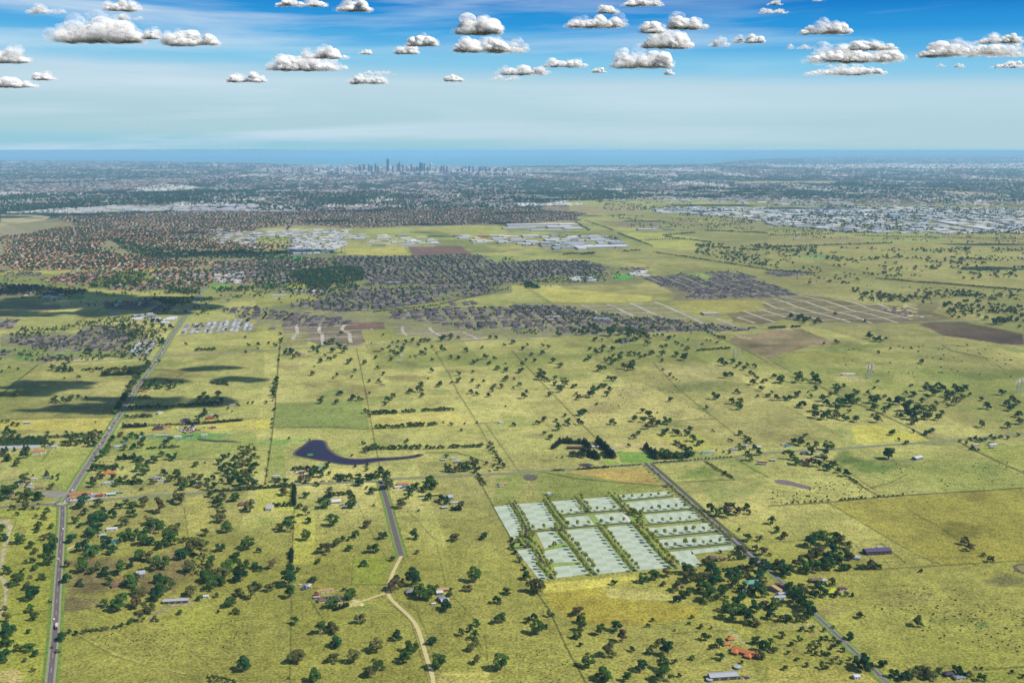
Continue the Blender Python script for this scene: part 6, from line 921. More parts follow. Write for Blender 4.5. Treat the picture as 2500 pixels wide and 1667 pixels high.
for cl, x, y, c_, lb in ((crs, 165, 463, 'white', 'white car on the crossroad, farther from the roundabout'), (crs, 235, 461, 'dark', 'dark car on the crossroad, nearer the roundabout'), (crr, 590, 434, 'white', 'white car on the road passing the orange roofed shops')):
    X, Y = P(*Q('A', f"{x} {y}")[0]); p_, a_, d_ = road_dir(cl, float(X), float(Y)); car_at('car', c_, float(p_[0]), float(p_[1]) + 1.8, a_, lb.replace('nearer', 'next to'), 1.2)
# vehicles and machinery parked in farm yards and the scrapyard
yard = [('E', 1600, 1040, 95, 32, 60, 'scrapyard below the pine row'), ('F', 390, 1400, 90, 36, 34, 'yard of the green roofed barn'), ('B', 300, 975, 55, 16, 14, 'yard above the lone farmhouse'), ('E', 1800, 1028, 70, 9, 12, 'yard past the scrapyard'), ('A', 620, 405, 110, 12, 12, 'shop row by the roundabout'), ('A', 150, 340, 80, 20, 10, 'farm left of the gravel lot'), ('C', 1440, 1535, 26, 5, 4, 'end of the long shed'), ('D', 75, 1010, 50, 14, 6, 'tin sheds'), ('C', 560, 95, 50, 12, 8, 'yard between the pine hedges'), ('E', 1320, 1455, 80, 16, 12, 'crossroad grove')]
for k, x, y, rx, ry, n_, ph in yard:
    for i in range(n_):
        u = rng.normal(size=2) * .45; px = Q(k, f"{x + rx * u[0]} {y + ry * u[1]}")[0]; X, Y = P(*px); c_ = ('white', 'silver', 'dark', 'blue', 'red', 'orange', 'white')[rng.integers(0, 7)]; kd = 'van' if rng.random() < .25 else 'car'
        o = car_at(kd, c_, float(X), float(Y), rng.uniform(0, 6.28), None, rng.uniform(1.0, 1.5)); o.location.z = .02
        o['label'] = f"{c_} {kd} parked in the {ph}"; o['group'] = f"{c_} {kd}s parked in the {ph}"
# ------------------------------------------------------------------ suburbs
def tri(Fc):
    o = []
    for f in Fc:
        for i in range(1, len(f) - 1): o.append((f[0], f[i], f[i + 1]))
    return np.array(o)
hv, hf = hip(1, 1, 1, 1); 
def house_tpl():
    # unit footprint, eaves at z=.55, ridge at z=1; walls then roof
    wv = [(-.46, -.46, 0), (.46, -.46, 0), (.46, .46, 0), (-.46, .46, 0), (-.46, -.46, .55), (.46, -.46, .55), (.46, .46, .55), (-.46, .46, .55)]
    wf = [(0, 1, 5, 4), (1, 2, 6, 5), (2, 3, 7, 6), (3, 0, 4, 7)]
    rv = [(-.52, -.52, .53), (.52, -.52, .53), (.52, .52, .53), (-.52, .52, .53), (-.2, 0, 1), (.2, 0, 1)]; rf = [(0, 1, 5, 4), (1, 2, 5), (2, 3, 4, 5), (3, 0, 4)]
    rf = [tuple(i + 8 for i in f) for f in rf]; return np.array(wv + rv, float), tri(wf + rf), 8
HV, HF, HW = house_tpl()
H_ = []                                               # x, y, lx, ly, h, rot, roof colour, wall colour, district
streets = Soup(); greens = Soup()
DARK = [(72, 64, 80), (84, 76, 90), (94, 86, 98), (108, 94, 90), (62, 56, 70), (124, 114, 114), (96, 80, 84), (146, 134, 128)]
ORNG = [(196, 122, 90), (206, 146, 108), (164, 108, 90), (172, 144, 124), (134, 102, 94), (196, 164, 134), (120, 110, 114), (222, 216, 208), (100, 92, 98)]
PALE = [(196, 198, 208), (176, 178, 190), (214, 214, 218), (150, 150, 160)]
MIXD = [(120, 110, 112), (178, 120, 90), (196, 190, 190), (92, 84, 96), (150, 130, 120), (204, 140, 100)]
def district(name, poly_px, cols, ns=16, ew=30, street=15, fill=.95, size=(18, 25), h=5.2, trees=.6, warp=75.0, cross=11, st=True, treesz=10, rot=0.0, wcol=(222, 206, 170), gaps=.0, mid=(.3, .2, .4, .1)):
    g_ = np.array([P(*a) for a in poly_px]); c_, s_ = math.cos(GA + rot), math.sin(GA + rot); e_ = np.array([c_, s_]); n_ = np.array([-s_, c_])
    u = g_ @ e_; v = g_ @ n_; pl = list(zip(u, v)); per = 2 * ew + street
    iu = np.arange(math.floor(u.min() / per), math.ceil(u.max() / per)); jv = np.arange(math.floor(v.min() / ns), math.ceil(v.max() / ns))
    I, J, K_ = np.meshgrid(iu, jv, [0, 1], indexing='ij'); I, J, K_ = I.ravel(), J.ravel(), K_.ravel()
    U = I * per + K_ * ew + ew * .5 + rng.normal(size=I.size) * 1.2; Vv = J * ns + rng.normal(size=I.size) * .5
    ok = (J % cross != 0) & pip(U, Vv, pl) & (rng.random(I.size) < fill)
    if gaps: ok &= fbm(U / 160, Vv / 160, 3, 50) > gaps
    U, Vv = U[ok], Vv[ok]
    if warp: U, Vv = U + warp * (fbm(U / 500, Vv / 500, 3, 61) - .5) * 2, Vv + warp * (fbm(U / 450, Vv / 450, 3, 62) - .5) * 2
    if warp > 100: U, Vv = U + rng.normal(size=len(U)) * 5, Vv + rng.normal(size=len(U)) * 5
    X = U * e_[0] + Vv * n_[0]; Y = U * e_[1] + Vv * n_[1]; n = len(X)
    lx = rng.uniform(size[0], size[1], n); ly = rng.uniform(ns * .68, ns * .86, n); hh = h * rng.uniform(.8, 1.35, n); cc = np.array(cols)[rng.integers(0, len(cols), n)]
    for i in range(n): H_.append((X[i], Y[i], lx[i], ly[i], hh[i], GA + rot, cc[i], wcol, name))
    # streets: along every second lot row and at the cross rows
    if st:
        def seg(uc, vc, lu, lv, z):
            uu = np.asarray(uc); vv = np.asarray(vc); k = pip(uu, vv, pl); uu, vv = uu[k], vv[k]
            if not len(uu): return
            if warp: uu, vv = uu + warp * (fbm(uu / 500, vv / 500, 3, 61) - .5) * 2, vv + warp * (fbm(uu / 450, vv / 450, 3, 62) - .5) * 2
            q_ = np.array([(-.5, -.5, 0), (.5, -.5, 0), (.5, .5, 0), (-.5, .5, 0)]); q_ = q_ * (lu, lv, 1)
            X_ = uu * e_[0] + vv * n_[0]; Y_ = uu * e_[1] + vv * n_[1]
            streets.many(q_, np.array([(0, 1, 2, 3)]), X_, Y_, np.ones(len(X_)), np.ones(len(X_)), np.full(len(X_), GA + rot), (A(162, 154, 140) if fill > 0 else A(214, 204, 184)) * rng.uniform(.8, 1.1, (len(X_), 1)), z=np.full(len(X_), z))
        su = np.repeat(iu * per + 2 * ew + street / 2 - .0, len(jv)); sv = np.tile(jv * ns, len(iu)); seg(su, sv, street * .46, ns, .7)
        cu = np.arange(u.min(), u.max(), 20.0); cv = jv[jv % cross == 0] * ns; seg(np.repeat(cu, len(cv)), np.tile(cv, len(cu)), 20, 9, 1.0)
    if trees:
        m = int(n * trees); k = rng.integers(0, max(n, 1), m); U2 = U[k] + rng.choice([-1, 1], m) * (ew * .5 + 1) + rng.normal(size=m) * 2; V2 = Vv[k] + ns * .5 + rng.normal(size=m) * 2
        X2, Y2 = U2 * e_[0] + V2 * n_[0], U2 * e_[1] + V2 * n_[1]; mass(X2, Y2, treesz * rng.uniform(.6, 1.4, m), FARS, mid)
D_ = district
D_('dark roofed estate under the industrial sheds', path('J 640 970 1000 960 1300 960 1600 950 1860 950 1950 1010 2178 1020 | K 300 1000 650 1005 820 1060 760 1110 680 1130 480 1120 250 1160 120 1170 0 1200 | J 2178 1210 1900 1210 1300 1200 930 1210 930 1120 880 1060 760 1040'), DARK + [(150, 140, 136), (110, 90, 84)], trees=1.5, gaps=.22)
D_('dark roofed estate around the school', path('J 930 1240 1500 1220 2100 1215 2090 1250 1880 1290 1500 1350 1000 1420 700 1440 200 1390 380 1340 560 1330 600 1280'), DARK + [(140, 132, 130)], trees=1.1, gaps=.24)
D_('dark roofed estate along the town creek', path('J 1080 1450 1600 1400 2178 1400 | K 0 1380 460 1390 700 1450 860 1480 1060 1500 1200 1480 1400 1530 1900 1560 | G 1930 160 1900 185 1200 205 800 220 500 240 200 190 | F 2178 200 1900 190 1500 140 1090 90'), DARK, trees=.5, gaps=.2, street=16)
D_('dark roofed strips beside the paddock road', path('J 0 1420 380 1440 300 1500 -120 1480'), DARK, trees=.2); D_('dark roofed strips by the earthworks', path('J 240 1500 500 1450 900 1500 820 1545 250 1540'), DARK, trees=.2); D_('dark roofed strips near the roundabout works', path('F 170 150 215 150 215 200 165 200'), DARK, trees=0, fill=1)
D_('dark roofed estate beside the bare lots', path('K 1170 1140 1500 1110 1580 1140 1740 1155 1640 1110 1800 1095 2000 1110 2178 1190 | M 0 1190 60 1200 300 1290 200 1300 0 1300 | K 2178 1310 1750 1320 1380 1330 1500 1270 1300 1210'), DARK, trees=.2, cross=14)
D_('dark roofed houses left of the highway', path('E 0 240 260 225 640 225 700 170 880 145 960 190 1060 200 1200 230 1060 290 950 390 740 385 560 370 350 350 0 300'), DARK + [(120, 100, 96)], trees=.5, gaps=.25)
D_('white roofed retirement village', path('E 1160 300 1330 275 1260 400 1110 415'), PALE, ns=12, ew=17, street=10, size=(10, 14), h=4, warp=0.0, trees=.15, wcol=(200, 196, 190)); D_('white roofed retirement village', path('E 1560 150 1720 140 1690 230 1520 235'), DARK[:2] + PALE, ns=13, ew=17, street=9, size=(10, 13), h=4, warp=0.0, trees=.1)
D_('white roofed retirement village', path('E 1740 130 2090 105 2178 180 2178 200 1720 225'), PALE + PALE[:2], ns=13, ew=17, street=9, size=(11, 14), h=4, warp=0.0, trees=.05)
D_('dark roofed strip above the retirement village', path('E 1310 0 1520 0 1480 60 1290 70'), DARK, trees=.2); D_('dark roofed strip above the retirement village', path('E 1900 20 2178 0 | F 380 70 300 105 0 90 | E 2178 100 2050 80'), DARK, trees=.2, wcol=(236, 220, 160))
D_('old houses by the lagoon', path('E 0 390 140 395 120 470 0 480'), DARK + MIXD, trees=1, gaps=.35); D_('old houses by the lagoon', path('E 390 445 750 435 740 460 400 470'), DARK, trees=.5)
D_('shaded houses under the cloud', path('I 0 1200 430 1220 560 1250 380 1290 100 1300 0 1290'), DARK + MIXD, trees=1, gaps=.3); D_('shaded houses under the cloud', path('I 0 1500 190 1500 150 1568 0 1568'), DARK, trees=.3)
D_('mixed roofed suburb beside the highway', path('I 430 1110 900 1090 1000 1110 820 1190 700 1220 400 1170'), MIXD + ORNG[:3], trees=1.0, gaps=.2); D_('mixed roofed suburb beside the highway', path('I 1250 1090 1700 1070 1820 1100 1700 1220 1200 1250 900 1250 1050 1190 1300 1170'), MIXD, trees=1.2, gaps=.2)
D_('mixed roofed suburb past the highway', path('I 1900 1000 2178 990 | J 620 980 700 1060 400 1060 300 1100 380 1170 0 1200 | I 2178 1200 1850 1190 1800 1140'), MIXD + DARK, trees=1.2, gaps=.15); D_('mixed roofed suburb past the highway', path('J 180 1260 600 1250 560 1300 420 1290'), MIXD + PALE, trees=1, gaps=.2)
D_('small dark roofed row', path('I 0 1105 250 1100 300 1140 0 1140'), DARK, trees=.5, gaps=.2); D_('small dark roofed row', path('K 940 1060 1180 1070 1150 1090 920 1085'), DARK, trees=.3)
D_('houses being built by the bare lots', path('M 1050 1420 1250 1405 1400 1480 1250 1490 1060 1450'), [(220, 200, 90), (150, 140, 150), (104, 92, 100), (226, 206, 120)], trees=0, fill=.8, wcol=(230, 206, 110)); D_('small dark roofed row', path('M 0 1085 250 1100 400 1120 100 1130 0 1115'), DARK, trees=.1, fill=.8)
D_('small dark roofed row', path('J 1640 1360 1800 1340 1900 1370 1700 1390'), DARK, trees=0)
OLD = dict(ns=18, ew=24, street=9, size=(14, 22), trees=1.45, st=False, treesz=12, cross=23, warp=160, gaps=.25, wcol=(176, 140, 110), mid=(.3, .2, .4, .1))
D_('orange roofed old suburb', path('I 0 820 280 770 640 710 1200 740 1500 800 1900 840 2178 860 | J 270 900 0 900 | I 2178 900 1800 920 1250 880 950 830 900 900 1100 960 1500 1000 1850 1000 1700 1060 1000 1080 0 1085'), ORNG + [(232, 138, 84), (226, 168, 120), (214, 120, 74), (226, 214, 190)], **OLD)
D_('orange roofed old suburb', path('I 440 630 1300 600 2178 590 | J 330 590 300 700 0 730 | I 2178 740 1700 840 1200 740 640 700'), ORNG, **dict(OLD, ns=22, ew=27, trees=1.3))
D_('orange roofed old suburb', path('J 380 590 1300 560 2178 560 | K 0 545 420 580 620 610 520 660 300 665 0 675 | J 2178 690 1500 700 900 720 360 700'), ORNG + DARK[:2], **dict(OLD, ns=22, ew=27, trees=1.3))
for nm_, pp_, kw in (('lots', path('K 1830 1450 2060 1420 | M 0 1330 200 1290 440 1295 800 1370 1300 1390 1500 1480 1200 1525 700 1530 100 1500 | K 2100 1540 1900 1520'), dict(cross=9)), ('lots', path('F 230 130 900 120 1090 190 900 200 920 290 850 320 540 318 230 205'), dict(cross=8)), ('lots', path('F 1160 165 1500 175 1990 232 1900 262 1500 258 1190 215'), dict(cross=7)), ('lots', path('K 600 1380 1150 1360 1700 1500 1900 1550 1300 1520 700 1450'), dict(cross=7)), ('lots', path('I 950 1345 1260 1330 1300 1380 920 1400'), dict(cross=8))):
    D_(nm_, pp_, DARK, fill=0.0, trees=0, ew=32, street=26, **kw)
H_.sort(key=lambda t: t[1])
NH = 300
HOUSEP = {}
hcount = {}
def hmat(kind, c_):
    return mat(f"{kind}_{c_[0]}_{c_[1]}_{c_[2]}", A(*[int(v) for v in c_]), rough=.7, var=.1, scale=.4)
wall_m = mat('render_wall', A(222, 206, 170), var=.08)
for t in H_[:NH]:
    key = tuple(int(v) for v in t[6])
    if key not in HOUSEP:
        o = empty("suburban_house", float(t[0]), float(t[1]), t[5]); HOUSEP[key] = o
        part("wall", HV[:8], HF[:8], wall_m, o); part("roof", HV[8:], HF[8:] - 8, hmat("tiles", key), o)
    else: o = copy_tree(HOUSEP[key], float(t[0]), float(t[1]), t[5])
    o.scale = (float(t[2]), float(t[3]), float(t[4]))
    s_ = sum(key) / 3; nm = 'pale' if s_ > 160 else 'reddish' if key[0] > key[2] + 40 else 'charcoal' if s_ < 80 else 'grey'
    lab = f"{nm} roofed suburban house in the {t[8]}".replace('in the houses', 'among the houses')
    tag(o, lab, "house", f"{nm} roofed houses in the {t[8]}")
hs = Soup()
R_ = H_[NH:]; X = np.array([t[0] for t in R_]); Y = np.array([t[1] for t in R_])
rc = np.array([A(*t[6]) for t in R_]) * rng.uniform(.8, 1.2, (len(R_), 1)); wc = np.array([A(*t[7]) for t in R_]) * rng.uniform(.7, 1.1, (len(R_), 1))
cols = np.concatenate([np.repeat(wc[:, None], 8, 1), np.repeat(rc[:, None], len(HV) - 8, 1)], 1)
hs.many(HV, HF, X, Y, np.array([t[2] for t in R_]), np.array([t[4] for t in R_]), np.array([t[5] for t in R_]), cols, Sy=np.array([t[3] for t in R_]))
print("HOUSES", len(H_))
for pl_, n_, w_, c__ in ((path('I 0 1090 2178 1000 | J 2178 960 | K 0 1000 800 1040 1000 1150 | J 2178 1280 0 1450 | I 2178 1568 0 1300'), 1500, 11, .47), (path('I 430 1090 1800 1080 1780 1240 1200 1270 800 1240'), 500, 12, .4), (path('E 0 200 1300 60 1400 250 1250 440 0 480'), 700, 9, .45), (path('J 0 940 700 1000 900 1240 560 1290 0 1240'), 900, 13, .42), (path('K 0 1380 1900 1560 | G 1900 200 0 240'), 500, 9, .4), (path('I 0 830 280 780 640 700 2178 700 2178 1000 1700 1060 1000 1080 0 1085'), 900, 14, .5)):
    scatter(pl_, n_, w_, FARS, c__, cl_scale=160)
o = hs.build("suburb_housing", BLD); o['kind'] = 'stuff'; o['label'] = 'thousands of distant suburban houses'
o = streets.build("street", mat("street_surface", (1, 1, 1), attr=True, var=.1, scale=.05)); o['kind'] = 'structure'

# ------------------------------------------------------------------ works and warehouses
W_ = []
def works(name, poly_px, n_, lo=30, hi_=110, cols=((246, 246, 246), (238, 238, 240), (214, 216, 222), (178, 180, 190), (238, 228, 206)), hh=9, sep=.62):
    g_ = np.array([P(*a) for a in poly_px]); c_, s_ = math.cos(GA), math.sin(GA); e_ = np.array([c_, s_]); n2 = np.array([-s_, c_]); u = g_ @ e_; v = g_ @ n2; pl = list(zip(u, v)); placed = []
    tries = 0
    while len(placed) < n_ and tries < n_ * 14:
        tries += 1; a, b = rng.uniform(u.min(), u.max()), rng.uniform(v.min(), v.max()); l_, w2 = rng.uniform(lo, hi_), rng.uniform(lo, hi_) * .7
        if not pip(np.array([a]), np.array([b]), pl)[0]: continue
        if any(abs(a - p_[0]) < (l_ + p_[2]) * sep and abs(b - p_[1]) < (w2 + p_[3]) * sep for p_ in placed): continue
        placed.append((a, b, l_, w2))
    for a, b, l_, w2 in placed: W_.append((a * e_[0] + b * n2[0], a * e_[1] + b * n2[1], l_, w2, hh * rng.uniform(.7, 1.3), GA, cols[rng.integers(0, len(cols))], name))
works('works below the old suburb', path('J 320 800 720 790 760 870 580 940 320 950'), 110, 26, 80, sep=.55); works('works below the old suburb', path('J 0 750 780 740 800 790 600 800 0 800'), 70, 22, 80); works('works below the old suburb', path('I 1800 740 2178 745 2178 900 1850 870'), 50, 20, 60)
works('small works in the open grass', path('J 760 800 1000 790 1200 780 1350 790 1560 830 1560 860 1250 880 1000 870 860 820'), 32, 30, 90)
works('white logistics park', path('J 1720 790 2178 790 | K 560 790 800 790 900 830 980 895 600 905 340 905 0 850 | J 2178 860 1840 850'), 60, 40, 120)
works('far wide works on the plain', path('K 1150 560 1500 545 2178 550 | M 1000 540 2178 560 2178 770 1700 770 700 760 400 720 0 700 | K 2178 670 1800 620 1250 590'), 760, 45, 190, sep=.54)
works('far strip of works', path('I 450 560 1000 535 1500 530 2178 520 | J 330 525 330 575 0 582 | I 2178 580 1400 575 700 590'), 220, 40, 120, sep=.55); works('far works above the plain', path('K 1250 470 1700 450 2178 470 | M 700 480 700 540 0 530 | K 2178 520 1500 510'), 90, 40, 120)
works('shops beside the highway bend', path('I 1150 1470 1300 1450 1290 1510 1160 1515'), 12, 18, 34, hh=7); works('shops beside the highway bend', path('I 1330 1490 1480 1480 1470 1530 1320 1540'), 8, 20, 40, hh=6)
works('school by the dark estate', path('K 480 1140 700 1150 700 1185 540 1185'), 12, 20, 50, hh=7); works('school by the dark estate', path('K 1000 1100 1150 1090 1140 1130 1010 1130'), 9, 20, 50, hh=7); works('shops in the mixed suburb', path('I 1600 1100 1740 1120 1720 1145 1600 1140'), 8, 20, 45, hh=6); works('shops in the mixed suburb', path('I 1840 1120 2060 1110 2050 1200 1820 1180'), 22, 20, 50, hh=6)
works('sports hall by the green oval', path('I 380 1300 550 1290 540 1315 390 1325'), 5, 20, 50, hh=7)
def one(name, k, x, y, l_, w2, h_, c_): X, Y = P(*Q(k, f"{x} {y}")[0]); W_.append((float(X), float(Y) + w2 / 2, l_, w2, h_, GA, c_, name))
for a in (('K', 240, 700, 560, 90, 13, (240, 236, 230)), ('K', 180, 718, 420, 60, 13, (226, 220, 214)), ('K', 60, 730, 260, 60, 12, (236, 232, 228)), ('K', 400, 722, 200, 150, 13, (232, 228, 226)), ('K', 480, 700, 160, 90, 12, (240, 238, 236)), ('K', 520, 735, 150, 120, 12, (228, 226, 224)), ('K', 300, 748, 260, 40, 12, (236, 236, 236)), ('J', 2150, 730, 90, 40, 11, (226, 224, 220))): one('great white wholesale market halls', *a)
for a in (('K', 750, 895, 330, 120, 13, (226, 230, 238)), ('K', 700, 806, 200, 50, 12, (206, 206, 214)), ('K', 730, 835, 170, 50, 12, (220, 222, 228)), ('K', 520, 862, 190, 50, 11, (190, 200, 214)), ('K', 420, 895, 120, 50, 10, (170, 182, 204)), ('K', 240, 855, 130, 45, 11, (226, 226, 228))): one('white logistics park', *a)
for a in (('K', 1150, 740, 150, 60, 12, (232, 232, 232)), ('K', 1240, 722, 90, 30, 10, (190, 196, 204)), ('K', 1335, 740, 90, 20, 9, (140, 140, 150)), ('M', 1080, 636, 110, 60, 38, (180, 200, 222)), ('M', 250, 818, 50, 20, 9, (214, 214, 224)), ('J', 900, 785, 60, 30, 10, (232, 232, 232)), ('J', 1470, 860, 150, 35, 9, (236, 236, 236)), ('J', 1900, 852, 90, 28, 9, (232, 232, 232)), ('J', 1790, 805, 70, 50, 11, (234, 230, 228)), ('J', 1930, 798, 70, 30, 10, (214, 100, 70)), ('I', 970, 1462, 36, 16, 8, (176, 190, 226)), ('K', 1690, 1460, 60, 36, 7, (206, 190, 170)), ('G', 760, 108, 60, 14, 7, (150, 190, 186)), ('G', 340, 92, 60, 14, 6, (220, 214, 206)), ('J', 1160, 1195, 80, 16, 8, (150, 190, 190)), ('J', 190, 1305, 60, 16, 7, (214, 214, 224))): one('lone hall on open land', *a)
WV = np.array([(-.5, -.5, 0), (.5, -.5, 0), (.5, .5, 0), (-.5, .5, 0), (-.5, -.5, .86), (.5, -.5, .86), (.5, .5, .86), (-.5, .5, .86), (-.5, -.5, .86), (.5, -.5, .86), (.5, .5, .86), (-.5, .5, .86), (-.5, 0, 1), (.5, 0, 1)], float)
WF = tri([(0, 1, 5, 4), (1, 2, 6, 5), (2, 3, 7, 6), (3, 0, 4, 7), (8, 9, 13, 12), (12, 13, 10, 11)]); WF = np.concatenate([WF, [(4, 12, 7), (5, 6, 13)]])
W_.sort(key=lambda t: -t[2] * t[3] ** .5 / t[1] ** 1.5)
WP = {}; ws_ = Soup(); wcnt = {}
for i, t in enumerate(W_):
    if i < 240:
        key = tuple(int(v) for v in t[6])
        if key not in WP:
            o = empty("warehouse", t[0], t[1], t[5]); WP[key] = o; part("wall", WV[:8], tri([(0, 1, 5, 4), (1, 2, 6, 5), (2, 3, 7, 6), (3, 0, 4, 7)]), mat('panel_wall', A(170, 170, 178), var=.15, scale=.05), o)
            part("roof", WV[8:], [(0, 1, 5, 4), (4, 5, 2, 3), (3, 0, 4), (1, 2, 5)], mat(f"sheet_roof_{key[0]}_{key[2]}", A(*key), var=.08, scale=.03, rough=.6), o)
        else: o = copy_tree(WP[key], t[0], t[1], t[5])
        o.scale = (t[2], t[3], t[4]); s_ = sum(key) / 3; nm = 'white' if s_ > 222 else 'silver' if s_ > 195 else 'grey'
        n_ = wcnt[t[7]] = wcnt.get(t[7], 0) + 1; sz = 'large' if t[2] > 90 else 'small'
        tag(o, f"{sz} {nm} roofed hall, {ORD[min(n_ - 1, 399)]} in size among the {t[7]}", "warehouse", "industrial halls")
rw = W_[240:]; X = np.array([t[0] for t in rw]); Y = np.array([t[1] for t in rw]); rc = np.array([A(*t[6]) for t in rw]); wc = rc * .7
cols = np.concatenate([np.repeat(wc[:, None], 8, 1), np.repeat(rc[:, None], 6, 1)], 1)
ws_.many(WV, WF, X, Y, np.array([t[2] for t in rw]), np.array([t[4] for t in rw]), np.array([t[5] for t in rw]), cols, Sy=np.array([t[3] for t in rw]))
# trees and taller blocks through the far suburbs
rngf = np.random.default_rng(3)
for poly_, n_, w2 in ((Q('K', '1050 540 2178 540 2178 680 1200 600'), 500, 16), (Q('M', '0 520 2178 560 2178 780 700 770 0 700'), 2200, 18), (Q('J', '0 740 760 740 760 950 0 950'), 260, 12), (Q('K', '0 780 900 800 980 905 0 870'), 200, 12), (Q('I', '0 440 2178 400 2178 520 1000 530 0 600'), 2400, 30), (Q('J', '0 420 2178 400 2178 560 0 580'), 2600, 28), (Q('K', '0 420 1500 400 1500 480 0 500'), 1500, 30), (Q('K', '1500 380 2178 380 2178 460 1500 470'), 800, 30), (Q('M', '0 340 2178 340 2178 520 0 520'), 2400, 28)):
    scatter(poly_, n_, w2, FARS, .47, [.3, .1, .55, .05], cl_scale=500)
def lowrise(poly_px, n_, fp, hh, cols):
    g_ = np.array([P(*a) for a in poly_px]); lo, hi_ = g_.min(0), g_.max(0); X = rng.uniform(lo[0], hi_[0], n_ * 4); Y = rng.uniform(lo[1], hi_[1], n_ * 4); ok = pip(X, Y, [tuple(a) for a in g_]) & (fbm(X / 700, Y / 1500, 3, 9) > .42); X, Y = X[ok][:n_], Y[ok][:n_]; n = len(X)
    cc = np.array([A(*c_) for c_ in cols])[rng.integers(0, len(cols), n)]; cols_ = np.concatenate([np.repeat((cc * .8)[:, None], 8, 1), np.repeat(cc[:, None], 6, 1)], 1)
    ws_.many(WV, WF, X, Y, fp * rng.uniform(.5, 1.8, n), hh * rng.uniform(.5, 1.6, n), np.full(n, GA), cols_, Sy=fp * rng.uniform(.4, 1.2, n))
WH = [(240, 238, 232), (236, 232, 224), (224, 214, 200), (190, 180, 178), (200, 150, 124), (150, 140, 140)]
lowrise(Q('I', '0 150 2178 160 2178 300 0 330'), 1500, 50, 9, WH); lowrise(Q('J', '0 220 2178 200 2178 420 0 420'), 1500, 42, 10, WH); lowrise(Q('K', '0 200 2178 160 2178 420 0 420'), 1200, 45, 9, WH); lowrise(Q('M', '0 150 2178 140 2178 330 0 330'), 1000, 55, 9, WH); lowrise(Q('I', '0 300 2178 300 2178 520 0 560'), 1500, 32, 7, WH); lowrise(Q('J', '0 400 2178 400 2178 560 0 580'), 1800, 28, 7, WH); lowrise(Q('M', '0 330 2178 330 2178 540 0 530'), 1400, 34, 7, WH); lowrise(Q('K', '0 400 2178 400 2178 480 0 500'), 1000, 34, 7, WH)
lowrise(Q('K', '0 205 900 215 800 255 0 250'), 500, 60, 12, WH[:2]); lowrise(Q('J', '500 200 2178 215 2178 275 500 270'), 3600, 60, 52, WH[:3] + [(120, 140, 170), (90, 110, 150), (130, 120, 150)]); lowrise(Q('J', '0 190 560 205 560 260 0 250'), 500, 40, 26, WH)
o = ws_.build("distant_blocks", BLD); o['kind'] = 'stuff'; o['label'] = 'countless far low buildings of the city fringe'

# ------------------------------------------------------------------ city towers
def cx_(x): return 600 + x / 3.36
def tower(xc, top, base, wd, c_, style, label):
    px, by = cx_(xc), 370 + base / 3.36; X, Y = P(px, by); X, Y = float(X), float(Y); dz = float(ray(px, by)[1]); k = Y / F / 1.0
    w2 = wd / 3.36 * k; h_ = (base - top) / 3.36 * k; o = empty("city_tower", X, Y, GA * .6); tag(o, label, "tower", "towers of the city centre")
    m = mat(f"facade_{c_[0]}_{c_[1]}_{c_[2]}", A(*c_), rough=.5, var=.12, scale=.02, band=.12, spec=.4); d2 = w2 * .8
    def bx(nm, *b, mm=m): v, f = box(*b); part(nm, v, [tuple(q_) for q_ in f], mm, o)
    bx("podium", -w2 * .7, w2 * .7, -d2 * .7, d2 * .7, 0, min(22, h_ * .2))
    if style == 'slab': bx("shaft", -w2 / 2, w2 / 2, -d2 / 2, d2 / 2, 0, h_ * .97); bx("plant_room", -w2 * .3, w2 * .3, -d2 * .3, d2 * .3, h_ * .97, h_)
    elif style == 'step': bx("shaft", -w2 / 2, w2 / 2, -d2 / 2, d2 / 2, 0, h_ * .72); bx("upper_shaft", -w2 * .32, w2 * .36, -d2 * .35, d2 * .35, h_ * .72, h_ * .93); bx("plant_room", -w2 * .12, w2 * .16, -d2 * .2, d2 * .2, h_ * .93, h_)
    elif style == 'twin': bx("shaft", -w2 / 2, -w2 * .06, -d2 / 2, d2 / 2, 0, h_); bx("lower_shaft", w2 * .06, w2 / 2, -d2 / 2, d2 / 2, 0, h_ * .88)
    elif style == 'spire':
        V, Fc = tube((0, 0, 0), (0, 0, h_ * .84), w2 / 2, w2 / 2, 16); part("shaft", V, Fc, m, o); V, Fc = tube((0, 0, h_ * .84), (0, 0, h_), w2 / 2, w2 * .08, 16); part("dome", V, Fc, m, o)
BL, BR, CR, WT, GY2, TL = (58, 92, 140), (120, 92, 110), (214, 196, 176), (230, 228, 226), (112, 122, 146), (50, 120, 150)
